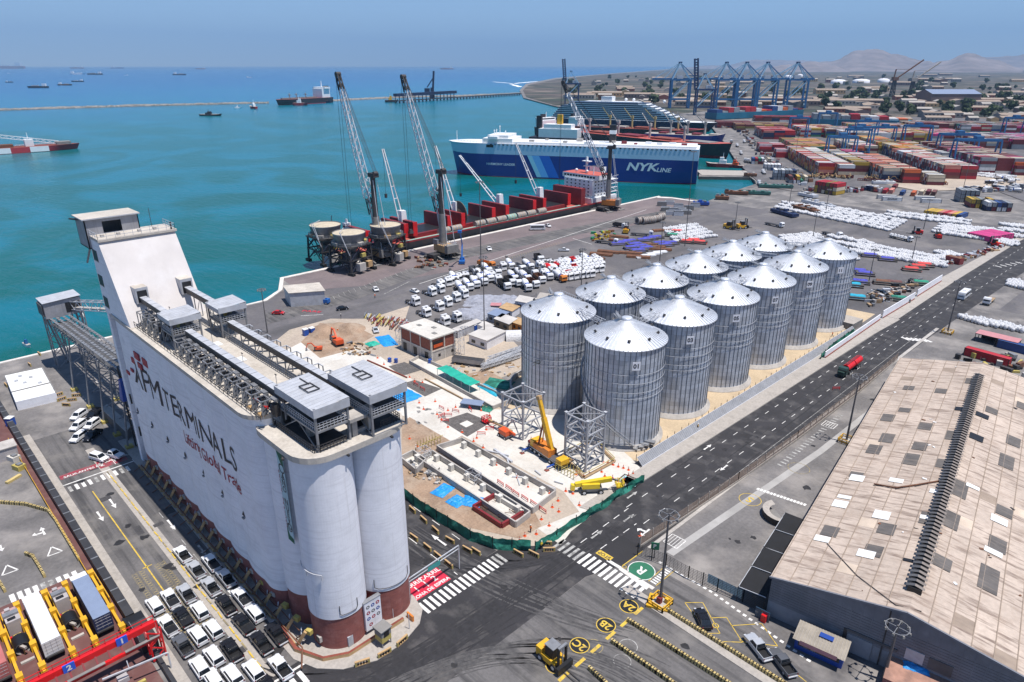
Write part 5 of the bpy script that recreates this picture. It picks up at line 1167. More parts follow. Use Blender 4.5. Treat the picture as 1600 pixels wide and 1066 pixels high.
def flatbed(L_=12,load=None,cabm='white_paint',m='dark_steel'):
 q,wh=truck_base(L_,(-L_/2+1,-L_/2+2.3,L_/2-3.8,L_/2-1.1));c=MB();cab(c,L_/2-2.2,2.4,2.1,3.0,cabm)
 b=MB();b.box(-L_/2,-1.25,1.05,L_/2-2.6,1.25,1.3,m,'wood' if m!='dark_steel' else m);out=[('chassis',q),('cab',c,[('windscreen',cab_glass(L_/2-2.2,2.4,2.1,3.0))]),('flat_bed',b)]
 if load:
  for i in range(5):l=MB();x=-L_/2+.9+i*(L_-4.2)/4.6;l.join(crumple(x,0,1.3,1.7,2.2,1.1,load,i,6));out.append(('cargo',l))
 return out+wh
def bus(L_=8.5,m='white_paint'):
 b=MB();extr(b,[(-L_/2,.5),(-L_/2,2.9),(-L_/2+.15,3.05),(L_/2-.4,3.05),(L_/2-.1,2.2),(L_/2,1.2),(L_/2,.5)][::-1],2.4,m);b.box(-.8,-.5,3.05,.6,.5,3.25,m)
 g=MB()
 for s_ in (-1,1):g.box(-L_/2+.4,s_*1.2,1.6,L_/2-.9,s_*1.225,2.5,'glass_dark')
 g.add([(L_/2,-1,1.4),(L_/2,1,1.4),(L_/2-.18,1,2.5),(L_/2-.18,-1,2.5)],[(0,1,2,3)],'glass_dark');g.box(-L_/2-.02,-1,1.7,-L_/2+.02,1,2.5,'glass_dark')
 return [('body',b),('window',g)]+[('wheel',wheel(x,y,.48,.3),[('rim',rim(x,y,.48,.3))]) for x in (-L_/2+1.8,L_/2-1.6) for y in (-1.05,1.05)]
TR=Proto('truck_tractor','truck',tractor());TRR=Proto('truck_tractor','truck',tractor('red_paint'))
MX=Proto('concrete_mixer_truck','mixer truck',mixer());MXR=Proto('concrete_mixer_truck','mixer truck',mixer('bright_red'));MXO=Proto('concrete_mixer_truck','mixer truck',mixer('white_paint','orange_paint'))
DP=Proto('dump_truck','dump truck',dump());DPG=Proto('dump_truck','dump truck',dump('grey_steel'));DPO=Proto('dump_truck','dump truck',dump('orange_paint','orange_paint'));DPB=Proto('dump_truck','dump truck',dump('rust'))
FB=Proto('flatbed_truck','flatbed truck',flatbed());FBL=Proto('flatbed_truck','flatbed truck',flatbed(13,'white_tarp'));FBW=Proto('flatbed_truck','flatbed truck',flatbed(9,None,'white_paint','wood'))
BU=Proto('bus','bus',bus())
gT='trucks standing in rows in the truck park'
def tput(pr,px,py,rz,label,g=gT):return pr.put(P(px,py,1.2)*V3((1,1,0)) if False else (*P(px,py,1.2)[:2],.03),rad(rz),label,g,sc=1.12)
for r_,row in enumerate(([(662,432),(710,417,),(748,406),(771,400)],[(700,483),(718,470+1),(738,459+2),(757,452)],[(740,500),(758,492+4)],)):pass
tr=[(651,470),(655+22,485),(700,503),(718,494),(670+14,462),(697,455),(690,478),(712,470),(733,462),(744,455),(704,448),(716,441),(732,442)]
for i,(x,y) in enumerate([(648,474),(665,491),(694,504),(712,499),(674,459),(687,455),(686,482),(699,475),(712,468),(724,462),(688,448),(703,443),(717,438)]):
 tput(TR,x-4,y-3,0+RU(-4,4),'%s white truck tractor nearest the brick house, counted from the waterside'%ORD[i])
for i,(x,y) in enumerate([(718,451),(730,447),(741,443),(752,439),(762,434)]):tput(MX,x,y,-21+RU(-3,3),'%s white drum mixer truck in the row behind the grey covered stack'%ORD[i])
for i,(x,y,pr,l) in enumerate([(759,422,MX,'white mixer truck at the corner near the orange dump truck'),(775,425,DPG,'grey tipper truck beside the corner mixer truck'),(800,434,MX,'white mixer with blue nose between two tippers'),(788,446,DP,'black open dump truck nearest the green pipes'),(797,440,DP,'black open dump truck behind the one near the green pipes'),(822,448,MX,'white mixer truck nearest the cabins by the silo'),(812,430,MX,'white mixer truck farther back behind the tippers'),(832,443,DPB,'brown dump truck second from the silo roof'),(843,436,DPB,'brown dump truck next to the white mixer near the silo'),(855,431,MX,'white mixer beside the orange cab near the silo roof'),(874,434,MXO,'mixer truck with orange cab nearest the silo roof'),(885,430,TRR,'red truck tractor at the yard end near the silo'),(894,420,TRR,'red truck tractor behind the other red one'),(858,423,MXR,'mixer truck with a bright red drum among white trucks'),(868,424,MX,'white mixer truck right behind the red drum one'),(760,414,DPO,'orange dump truck standing beside the tall lamp mast')]):
 tput(pr,x,y,-22+RU(-6,6) if pr is not DPO else 8,l)
for i,(x,y) in enumerate(((783,417),(796,415),(830,426),(846,428),(808,441),(819,434),(776,437),(765,431),(750,431),(741,424),(726,432),(735,436),(708,436),(697,441),(866,414),(824,416),(811,419))):tput((TR,MX,DPG,TR,DP,MX,TR)[i%7],x,y,-22+RU(-8,8),'truck parked between the mixer rows and the quay road, %s of the loose group'%ORD[i])
k=0
for r_ in range(5):
 for c_ in range(11):
  x=838+c_*8.6+r_*9.5-(2 if r_%2 else 0);y=417-c_*1.0+r_*4.6-r_*c_*.05
  if x>935 or (r_==4 and c_>5) or (x<852 and r_>1):continue
  tput((TR,TR,DP,TR,TRR,TR,MX)[(r_*5+c_*3)%7 if (c_+r_)%3==0 else 0],x,y-2,-8+RU(-7,7),'truck in the dense block, %s row from the quay road, %s from the left'%(ORD[r_],ORD[c_]));k+=1
tput(DP,842,404,-30,'black tipper at the far left corner of the dense truck block')
def tanker():
 q,wh=truck_base(13.5,(-5.6,-4.3,-3.0,1.4,2.7,5.6));c=MB();cab(c,4.5,2.4,2.1,2.9,'dark_green');c.box(6.5,-.9,.7,7.3,.9,1.9,'dark_green')
 t1=MB();t1.cyl((-6.6,0,2.0),(-1.4,0,2.0),1.15,n=16,m='bright_red');t2=MB();t2.cyl((-1.1,0,2.0),(3.9,0,2.0),1.1,n=16,m='bright_red');w_=MB();w_.box(-6.3,-.35,3.1,3.6,.35,3.25,'dull_red')
 return [('chassis',q),('cab',c,[('windscreen',cab_glass(4.5,2.4,2.1,2.9))]),('tank',t1),('tank',t2),('walkway',w_)]+wh
mat('dark_green',(.03,.06,.05),.4)
Proto('tank_truck','tank truck',tanker()).put((*P(1328,576,.8)[:2],.06),-HP-rad(0),'bright red tank truck with dark cab driving on the main road')
BU.put((*P(1506,462,1)[:2],.06),-HP,'white bus driving on the main road past the boundary wall');FBW.put((*P(1545,470,1)[:2],.06),-HP,'white lorry with empty wooden bed pulling out beside the main road')
BU.put((*P(840,357,1)[:2],.06),rad(50),'dark windowed bus parked on the quay near the red ship')
FBL.put((*P(1408,372,1)[:2],.06),rad(-20),'long flatbed truck loaded with white bags in the bag yard',);FB.put((*P(1300,366,1)[:2],.06),rad(-20),'white tractor with empty flatbed beside the white bags');FB.put((*P(1210,351,1)[:2],.06),rad(-12),'flatbed truck with dark trailer behind the farthest silos');FB.put((*P(1003,366,1)[:2],.06),rad(28),'flatbed truck with white cab beside the blue covered pipes')
DP.put((*P(968,353,1)[:2],.06),rad(5),'black tipper with white cab near the mobile crane');FB.put((*P(948,378,1)[:2],.06),rad(20),'flatbed truck with blue and white cab by the steel plates')
for i,(x,y) in enumerate(((1143,222),(1152,228),(1163,222),(1170,253),(1193,270),(1187,288),(1165,252),(1158,240))):(FBL if i%3 else FB).put((*P(x,y,1)[:2],.34 if y<300 else.03),rad(124),['lorry','truck'][i%2]+' on the dockside road, %s from the farthest of them'%ORD[i],'trucks on the dockside road')
#machines on the building site
def wheels4(xs,ys,r,w=.35):return [('wheel',wheel(x,y,r,w),[('rim',rim(x,y,r,w))]) for x in xs for y in ys]
cr=MB();cr.box(-6,-1.3,.7,6.2,1.3,1.5,'black_plastic','grey_paint');cr.box(-6,-1.32,1.2,4.4,-1.2,1.35,'roof_white');cr.box(-6,1.2,1.2,4.4,1.32,1.35,'roof_white')
cb=MB();cb.box(4.3,-1.3,1.2,6.2,1.2,2.6,'crane_yellow')
up_=MB();up_.cbox((-1.2,0,1.55),(5.6,2.7,1.3),'orange_paint');up_.cbox((-4.4,0,1.55),(1.4,2.6,1.7),'crane_yellow');up_.cbox((.9,-1.1,1.55),(2.2,.9,1.8),'orange_paint')
bm_=MB();a=V3((1.0,.2,2.6));e=V3((-3.1,-.4,14.6))
bm_.bar(a,a+(e-a)*.62,1.0,'crane_yellow');bm_.bar(a+(e-a)*.5,e,.78,'crane_yellow');bm_.bar(a+(e-a)*.97,e+(e-a)*.04,1.0,'tan_paint')
ra=MB();ra.bar((-2.8,-.6,2.6),a+(e-a)*.55+V3((-.3,-.2,-.3)),.3,'rust_red');ra.bar((-2.8,.6,2.6),a+(e-a)*.55+V3((-.3,.2,-.3)),.2,'orange_paint')
outr=[]
for x in (-5.2,4.0):
 for s_ in (-1,1):q=MB();q.bar((x,s_*1.2,.9),(x,s_*3.6,.9),.3,'blue_paint' if s_<0 else 'orange_paint');q.cbox((x,s_*3.6,0),(.9,.9,.25),'rust_red');q.bar((x,s_*3.6,.2),(x,s_*3.6,1.0),.2,'light_steel');outr.append(('outrigger',q))
rope=MB();rope.cyl((-6.2,.8,1.7),(-6.2,-.8,1.7),.5,n=12,m='dull_red')
Proto('mobile_crane','mobile crane',[('chassis',cr),('cab',cb),('turntable',up_),('boom',bm_),('ram',ra),('winch',rope)]+outr+wheels4((-4.8,-3.3,-1.6,2.2,3.8),(-1.15,1.15),.6,.4)).put(P(856,716),rad(-8),'yellow telescopic mobile crane with raised boom on the building site')
q=MB();q.box(-2.2,-1.1,.7,2.2,1.1,1.2,'grey_paint');t_=MB();t_.cbox((-.3,0,1.25),(3.8,2.0,1.1),'crane_lemon');b_=MB();b_.bar((-3.6,0,1.9),(4.3,0,3.0),.9,'crane_lemon');b_.bar((-4.0,0,2.0),(-4.2,0,.7),.9,'crane_lemon');b_.bar((4.3,0,3),(5.6,-.3,2.6),.3,'grey_paint')
bk=MB();bk.rail([(5.2,-1.3,1.5),(6.8,-1.3,1.5),(6.8,.7,1.5),(5.2,.7,1.5)],1.1,.1,.7,'crane_lemon',3,True);bk.box(5.2,-1.3,1.4,6.8,.7,1.5,'crane_lemon');mat('crane_lemon',(.72,.52,.03),.4,var=.1)
Proto('boom_lift','boom lift',[('chassis',q),('turntable',t_),('boom',b_),('basket',bk)]+wheels4((-1.8,1.8),(-1.2,1.2),.6,.5)).put(P(924,768),rad(50),'bright yellow boom lift on the white slab beside the green fence')
q=MB();q.box(-1.6,-1,.5,1.6,1,.9,'grey_paint');t_=MB();t_.cbox((0,0,.95),(2.8,1.9,1.2),'orange_red');b_=MB();b_.bar((1.6,.9,2.0),(-7.5,.9,1.4),.45,'tan_paint');b_.bar((1.4,.5,1.9),(3.2,.5,1.8),.5,'orange_red');bk=MB();bk.rail([(-9.6,.2,.5),(-7.8,.2,.5),(-7.8,2,.5),(-9.6,2,.5)],1.2,.12,.8,'bright_red',3,True);bk.box(-9.6,.2,.4,-7.8,2,.5,'bright_red')
Proto('boom_lift','boom lift',[('chassis',q),('turntable',t_),('boom',b_),('basket',bk)]+wheels4((-1.2,1.2),(-.95,.95),.45,.35)).put(P(789,683),rad(-4),'orange red boom lift with red basket beside the black gravel square')
def excav(m='orange_red'):
 tr_=[]
 for s_ in (-1,1):q=MB();extr(q,[(-2,.15),(-2.2,.5),(-1.9,.85),(1.9,.85),(2.2,.5),(2,.15)][::-1],.55,'dark_steel');q.v=[(x,y+s_*1.15,z) for x,y,z in q.v];tr_.append(('track',q))
 b=MB();b.cbox((-.6,0,.95),(3.4,2.6,1.2),m);b.cbox((-1.6,0,2.1),(1.3,2.5,.3),m);c=MB();c.cbox((1.0,.75,1.0),(1.4,1.0,1.7),'glass_dark');c.cbox((1.0,.75,2.7),(1.5,1.1,.1),m)
 bo=MB();bo.bar((.9,-.2,1.6),(3.2,-.2,4.4),.5,m);bo.bar((3.2,-.2,4.4),(5.2,-.2,4.0),.45,m);ar=MB();ar.bar((5.0,-.2,4.4),(6.2,-.2,1.6),.4,m);bu=MB();bu.cbox((6.1,-.2,.4),(1.0,1.2,1.2),'grey_steel',taper=(.6,.9))
 return [('body',b),('cab',c),('boom',bo),('arm',ar),('bucket',bu)]+tr_
EX=Proto('excavator','excavator',excav());EXY=Proto('excavator','excavator',excav('tan_paint'))
EX.put(P(528,539),rad(170),'orange excavator digging in the sandy pit behind the white silo');EX.put(P(497,548),rad(230),'smaller orange excavator arm nearest the silo conveyor',sc=.6)
def forklift(m='crane_yellow',big=1.0):
 b=MB();b.box(-2.6,-1.2,.5,1.2,1.2,1.5,m);b.box(-2.9,-1.15,.6,-1.7,1.15,2.2,m);c=MB();c.cbox((-.4,0,1.5),(1.7,1.6,1.9),'black_plastic');c.cbox((-.4,0,3.4),(1.9,1.8,.12),'grey_steel')
 ms=MB()
 for s_ in (-1,1):ms.box(1.4,s_*.8-.14,.2,1.75,s_*.8+.14,4.6,'black_plastic');ms.cyl((1.3,s_*.45,.6),(1.3,s_*.45,4.2),.09,n=8,m='light_steel')
 ms.box(1.4,-.9,4.4,1.8,.9,4.7,'grey_steel');ca=MB();ca.box(1.8,-1.6,.4,2.4,1.6,1.5,'black_plastic');fk=[]
 for s_ in (-1,1):q=MB();q.box(2.4,s_*.35-.1,.12,5.0,s_*.35+.1,.22,'dark_steel');fk.append(('fork',q))
 bo=MB();bo.box(-1.8,-.5,1.5,-1.2,.5,2.5,'orange_paint')
 return [('body',b),('cab',c),('mast',ms),('carriage',ca),('engine_cover',bo)]+fk+wheels4((-1.9,.9),(-1.1,1.1),.6,.5)
FK=Proto('forklift','forklift',forklift());FKR=Proto('forklift','forklift',forklift('bright_red'))
FK.put(P(866,1036),rad(-2),'yellow and black heavy forklift with tall mast on the crossing')
FKR.put(P(1465,372),rad(120),'red forklift on the dark pavement of the bag yard');FKR.put(P(1432,366),rad(200),'dark red forklift next to a green machine');FKR.put(P(1552,384),rad(150),'red forklift by the pink containers and white bags')
for i,(x,y) in enumerate(((1140,358),(1160,357),(978,364),(1330,220))):FK.put(P(x,y),rad(60*i),['yellow loader on the yard beyond the silo roofs','second yellow loader beside the first beyond the silo roofs','yellow loader beside the steel coils','yellow handler between container stacks'][i],sc=1.2)
q=MB();q.truss((0,0,1),(4,0,9),.9,.9,6,.16,'mobile_blue');q.bar((4,0,9),(-3.5,0,14.5),.45,'mobile_blue');b_=MB();b_.cbox((0,0,.4),(4.2,2.6,1.2),'mobile_blue');b_.cbox((1.5,0,1.5),(1.8,2,1.2),'mobile_blue')
q2=MB();q2.bar((0,0,1.6),(3.2,0,8.6),.6,'mobile_blue');q2.bar((3.2,0,8.6),(-7.0,0,16.6),.45,'mobile_blue');bk=MB();bk.cbox((-7.5,0,16.2),(1.4,1.8,1.1),'mobile_blue')
Proto('boom_lift','boom lift',[('base',b_),('boom',q2),('basket',bk)]+wheels4((-1.6,1.6),(-1.2,1.2),.5)).put(P(722,412),rad(135),'tall blue boom lift reaching up beside the mobile harbour crane')
q=MB();q.bar((-5,0,1.3),(4,0,2.2),.5,'mobile_blue');q.bar((-8,.4,.7),(-5,0,1.3),.35,'mobile_blue');b_=MB();b_.cbox((3,0,.6),(3.4,2.2,1.5),'mobile_blue')
Proto('boom_lift','boom lift',[('base',b_),('boom',q)]+wheels4((2,4),(-1.1,1.1),.5)).put(P(497,474),rad(32),'folded blue boom lift in front of the grey shed')
#building site
def wallbox(q,a,c,h,w,m,z=0):
 a=V3((a[0],a[1],z+h/2));c=V3((c[0],c[1],z+h/2));q.bar(a,c,w,m,h)
def basin(name,lab,pts,h,n,feet=True):
 t=thing(name,lab,'concrete basin',(0,0,0),group='long concrete foundation troughs')
 q=MB();q.poly(pts,.12,'concrete_white');part('floor',q,t)
 q=MB()
 for a,c in zip(pts,list(pts[1:])+[pts[0]]):wallbox(q,a,c,h,.3,'concrete')
 part('wall',q,t)
 if feet:
  a,c=V3(pts[3][:2]),V3(pts[2][:2]);b0,b1=V3(pts[0][:2]),V3(pts[1][:2])
  for i in range(n):u=(i+.5)/n;p_=(a+(c-a)*u)*.8+(b0+(b1-b0)*u)*.2;q=MB();q.cbox((p_.x,p_.y,.12),(1.0,1.0,h*1.05),'concrete_white');part('column_stub',q,t)
def PP(*l):return [P(*q).to_tuple() for q in l]
basin('foundation_trough','long white concrete foundation trough nearest the mobile crane',PP((683,704),(832,803),(868,775),(722,692)),1.5,6)
basin('foundation_trough','middle long concrete foundation trough with small column stubs',PP((652,722),(806,825),(828,808),(676,712)),1.5,6)
basin('foundation_pit','short concrete pit with yellow machine at the silo end of the excavation',PP((626,722),(650,742),(666,726),(646,712)),1.6,1)
q=MB();q.poly(PP((676,709),(812,805),(826,800),(690,703)),.16,'dirt_dark');mat('dirt_dark',(.07,.05,.04),.95,var=.3);S('trench',q)
def rebar(lab,px,py,rz,w=6.5,l=5):
 t=thing('foundation_pit',lab,'foundation pit',(*P(px,py)[:2],0),rad(rz));q=MB();q.box(-w/2,-l/2,.05,w/2,l/2,.1,'dirt_dark');part('floor',q,t)
 q=MB()
 for (x0,y0,x1,y1) in ((-w/2,-l/2,w/2,-l/2),(-w/2,l/2,w/2,l/2),(-w/2,-l/2,-w/2,l/2),(w/2,-l/2,w/2,l/2)):q.bar((x0,y0,.6),(x1,y1,.6),.5,'dull_red' if y0<0 else 'concrete_white',1.1)
 part('formwork',q,t);q=MB()
 for i in range(16):x=RU(-w/2,w/2);y=RU(-l/2,l/2);q.bar((x,y,.3),(x+RU(-2,2),y+RU(-.6,.6),.9),.09,'rust')
 part('reinforcement',q,t)
rebar('square pit with dark red formwork at the corner of the excavation',778,801,0,8.5,6)
q=MB()
for i in range(70):x,y=RU(640,690),RU(725,752);p_=P(x,y-(x-665)*-.35);q.cbox((p_.x,p_.y,.05),(RU(.4,1.5),RU(.1,.8),RU(.1,.5)),RC(['grey_steel','concrete','wood','dark_steel','concrete_dark']),rnd.random()*3)
solo('rubble_heap',q,'heap of grey scrap and rubble beside the green net fence','rubble',kind='stuff')
for (x,y,w,l,rz,m,lab) in ((692,767,3.4,4.6,.2,'blue_tarp','smaller crumpled blue sheet over a mound in the excavation'),(714,784,3.6,3.6,.1,'blue_tarp','flat square blue sheet in the excavation'),(738,784,4.4,3.8,.5,'blue_tarp','blue sheet nearest the red formwork pit'),(625,620,9,9,0,'blue_tarp','large bright blue tarpaulin on the slab right of the silo top'),(600,638,8,5,0,'blue_tarp','blue tarpaulin partly hidden by the white silo'),(604,533,10,5,-.3,'blue_tarp','blue tarpaulin on the sand beside the brick house'),(582,538,4,4,0,'green_tarp','small green sheet near the rubble by the brick house'),(766,610,9,3,-.1,'teal_tarp','long turquoise sheet on the ground past the green canopy'),(779,600,8,6,.4,'green_net','dark green net bundle by the brown earth'),(760,640,3.5,2.6,.3,'green_net','small dark green sheet by the steel frames')):
 p_=P(x,y);solo('tarpaulin',crumple(0,0,.1,w,l,.55,m,int(x),10),lab,'tarpaulin',(p_.x,p_.y,.02),rz)
t=thing('shade_canopy','long bright green canopy on thin posts on the building site','canopy',(*P(716,600)[:2],0),rad(-3));q=MB();v=[(x,y,2.8+.1*sin(x*1.9)) for x in [-8+i*.8 for i in range(21)] for y in (-1.9,1.9)];q.add(v,[(2*i,2*i+2,2*i+3,2*i+1) for i in range(20)]+[(2*i+1,2*i+3,2*i+2,2*i) for i in range(20)],'green_tarp');part('roof',q,t)
for x in (-7.6,-3.8,0,3.8,7.6):
 for y in (-1.8,1.8):q=MB();q.bar((x,y,0),(x,y,3),.1,'light_steel');part('post',q,t)
basin('ramp_basin','wedge shaped concrete ramp basin beside the green canopy',PP((640,568),(770,640),(800,628),(655,560)),1.1,1,False)
sheet('gravel_bed',PP((690,658),(730,645),(768,660),(730,683)),.07,'gravel_dark') if mat('gravel_dark',(.11,.10,.095),.95,var=.25,vs=.8,fine=(3,.3)) else 0
sheet('gravel_bed',PP((607,573),(632,566),(660,578),(628,588)),.07,'gravel_dark');sheet('gravel_bed',PP((628,600),(648,594),(690,608),(664,620)),.07,'gravel_dark');sheet('gravel_bed',PP((716,588),(760,578),(800,600),(770,614)),.07,'dirt_brown')
q=MB();q.cbox((*P(729,663)[:2],.07),(2.6,2.6,.05),'concrete_white');q.bar(P(574,563,.25),P(636,590,.25),.35,'rust_red',.4);q.bar(P(664,592,.3),P(740,632,.3),.3,'wood',.4);q.bar(P(740,632,.3),P(765,638,.3),.3,'wood',.4)
solo('timber_edging',q,'low timber edging along the ramp and slabs of the building site','edging')
rnd2=RR(4)
for i in range(11):
 x,y=rnd2.uniform(640,700),rnd2.uniform(635,662);sheet('wet_patch',[(P(x,y).x+cos(a*1.05)*rnd2.uniform(.4,1.1),P(x,y).y+sin(a*1.05)*rnd2.uniform(.3,.8)) for a in range(6)],.062,'concrete_dark')
q=MB();c=V3((-104.0,108.5))
for i in range(26):
 a0,a1=rad(-190+i*9),rad(-190+(i+1)*9);c_=V3((-116.5,131.5));r_=12.6
 q.bar((c_.x+r_*cos(a0),c_.y+r_*sin(a0),.9),(c_.x+r_*cos(a1),c_.y+r_*sin(a1),.9),.4,'concrete',1.8)
solo('ring_wall',q,'curved concrete wall round the foot of the back silo','wall')
t=thing('brick_house','two storey red brick house under construction with flat white roof','house',(-192,134,0),0)
x0,y0,x1,y1,h=0,0,15.6,9.6,8.0
ox,oy=P(640,548).x,P(640,548).y;t.location=(-170.5,117.6,0)
q=MB();q.box(0,0,0,x1,y1,3.6,'concrete');part('wall',q,t,'grey rendered ground floor')
q=MB();q.box(.05,.05,3.6,x1-.05,y1-.05,h-.4,'brick');part('wall',q,t,'red brick upper floor')
q=MB()
for x in (0,5,10,x1-.35):q.box(x,-.1,0,x+.35,.1,h-.3,'concrete_white')
for y in (0,5,y1-.35):q.box(x1-.1,y,0,x1+.1,y+.35,h-.3,'concrete_white')
q.box(-.1,-.12,3.4,x1+.1,.1,3.8,'concrete_white');q.box(x1-.1,-.1,3.4,x1+.12,y1,3.8,'concrete_white');part('frame',q,t)
q=MB();q.box(-.3,-.3,h-.4,x1+.3,y1+.3,h,'concrete_white')
for (a,b_) in ((3,4),(8,6),(12,3)):q.box(a,b_,h,a+1.6,b_+1.2,h+.15,'concrete_dark')
part('roof',q,t)
for (a,w) in ((1,1.8),(6.4,1.8),(12.2,1.8)):q=MB();q.box(a,-.06,.2,a+w,.1,2.9,'black_plastic');part('window',q,t)
for (a,z,w,hh,m) in ((.6,4.4,4.0,2.2,'black_plastic'),(2.6,1.3,.9,.9,'black_plastic'),(7.8,1.3,.9,.9,'black_plastic')):q=MB();q.box(x1-.1,a,z,x1+.05,a+w,z+hh,m);part('window',q,t)
q=MB();q.box(x1+.02,.9,4.6,x1+.12,4.4,5.6,'orange_red');part('safety_net',q,t)
def scaffold(lab,px,py,w,l,h,rz=0,n=3):
 q=MB()
 for k in range(n+1):
  z=h*k/n
  for a,c in (((-w/2,-l/2),(w/2,-l/2)),((w/2,-l/2),(w/2,l/2)),((w/2,l/2),(-w/2,l/2)),((-w/2,l/2),(-w/2,-l/2))):
   if k:q.bar((*a,z),(*c,z),.08,'light_steel');q.bar((*a,z-h/n),(*c,z),.06,'light_steel')
 for a in ((-w/2,-l/2),(w/2,-l/2),(w/2,l/2),(-w/2,l/2)):q.bar((*a,0),(*a,h),.1,'light_steel')
 p_=P(px,py);solo('scaffold',q,lab,'scaffold',(p_.x,p_.y,0),rad(rz),'scaffold towers on the building site')
scaffold('scaffold tower on the left side of the brick house',628,538,2,3,7.5);scaffold('scaffold tower on the right side of the brick house',718,555,2,2.4,8);scaffold('low scaffold frame by the yellow shoring in the troughs',740,752,3,2,2.4,0,2);scaffold('small scaffold frame at the head of the middle trough',664,716,2.4,2,2.6,0,2)
for i in range(2):
 q=MB()
 for k in range(7):q.bar((k*.9-3,-1,0),(k*.9-3,-1,1.8),.1,'scaffold_yellow');q.bar((k*.9-3,-1,1.7),(k*.9-2.1,-1,1.7),.1,'scaffold_yellow');q.bar((k*.9-3,1,0),(k*.9-3,1,1.8),.1,'scaffold_yellow');q.bar((k*.9-3,-1,1.0),(k*.9-3,1,1.0),.08,'scaffold_yellow')
 p_=P(*((672,695),(888,770-30))[i]);solo('guard_rail',q,['yellow guard rails at the silo end of the long troughs','yellow guard rails at the foot of the grey steel tower'][i],'guard rail',(p_.x,p_.y,.05),HP if i==0 else 0)
q=MB();pts=[P(*c) for c in ((880,712),(912,748),(960,722),(928,690))]
for a,c in zip(pts,pts[1:]+pts[:1]):q.bar(a+V3((0,0,.3)),c+V3((0,0,.3)),.8,'wood',.15);q.bar(a+V3((0,0,1.2)),c+V3((0,0,1.2)),.12,'scaffold_yellow')
solo('timber_walkway',q,'timber walkway with yellow rail round the foot of the taller steel tower','walkway')
for i,(a,c,d) in enumerate((((772,702),(800,722),.5),((742,700),(795,712),.3),((792,716),(796,728),.3),((836,735),(845,742),.25),((838,752),(868,764),.3),((800,745),(838,747),.3),((806,738),(812,758),.22),((866,752),(880,756),.2))):
 q=MB();q.bar(P(*a,.3),P(*c,.3),d,'light_steel');solo('steel_beam',q,'grey steel beam lying on the white slab by the mobile crane, %s counted from the red lift'%ORD[i],'beam',group='steel beams on the slab')
q=MB();q.add([(-2,-1.3,.1),(2,-1.3,.1),(2,1.3,.1),(-2,1.3,.1)],[(0,1,2,3)],'stripe_aqua');q.rail([(-2.2,-1.5,0),(2.2,-1.5,0),(2.2,1.5,0),(-2.2,1.5,0)],.3,.12,2,'dark_steel',1,True);solo('wash_tray',q,'shallow blue wash tray on the slab corner inside the green fence','tray',(*P(984,753)[:2],.05),.1)
CN=MB();CN.cyl((0,0,.04),(0,0,.95),.24,.04,8,'cone_orange',caps=False);CN.box(-.3,-.3,0,.3,.3,.05,'cone_orange');CB=MB();CB.cyl((0,0,.5),(0,0,.68),.155,.12,8,'roof_white',caps=False)
CNP=Proto('traffic_cone','traffic cone',[('cone',CN),('band',CB)])
cones=[(930,757),(900,742),(872,783),(858,772),(863,793),(873,800),(905,795-5),(884,768),(895,772),(912,745),(921,741),(940,738),(945,745),(957,748),(965,752),(968,760),(975,750),(982,744),(989,741),(942,722),(950,724),(958,727),(966,730),(974,732),(982,735),(833,800),(846,812),(858,822),(820,838),(812,845),(838,835),(825,762),(808,748),(790,738),(776,728),(755,700),(740,690),(722,676),(700,668),(690,656),(683,648),(700,642),(712,637),(733,638),(752,642),(765,650),(772,662),(760,672),(745,685),(662,640),(655,630),(680,628),(660,598),(640,590),(648,596),(700,600),(600,570),(590,560),(1000,838),(830,688),(850,690),(652,698),(640,686)]
for i,(x,y) in enumerate(sorted(cones)):
 q_='by the boom lift' if x>870 else 'along the trough edge' if y>720 else 'round the gravel square' if x>690 else 'on the slab beside the silo'
 CNP.put((*P(x,y)[:2],.05),0,'%s orange traffic cone from the left, %s'%(nth(i+1),q_),'traffic cones on the building site')
BAR=MB();BAR.bar((-1,0,.9),(1,0,.9),.12,'bright_red');BAR.bar((-1,0,.5),(1,0,.5),.12,'bright_red');BAR.bar((-1,0,0),(-1,0,1),.1,'bright_red');BAR.bar((1,0,0),(1,0,1),.1,'bright_red')
BARP=Proto('barrier','barrier',[('frame',BAR)])
for i,(x,y,r_) in enumerate(((695,660,50),(700,651,50),(712,645,20),(735,642,-20),(765,672,40),(752,680,40),(690,652,90),(834,790,-5),(820,782,-5),(806,774,-5),(848,800,-5),(690,640,0),(650,603,0),(660,610,0),(1306,690-80,45),(770,664,30),(782,758,-5),(795,766,-5))):BARP.put((*P(x,y)[:2],.05),rad(r_),'low red barrier on the white slab, %s in its round'%nth(i+1),'red barriers on the building site')
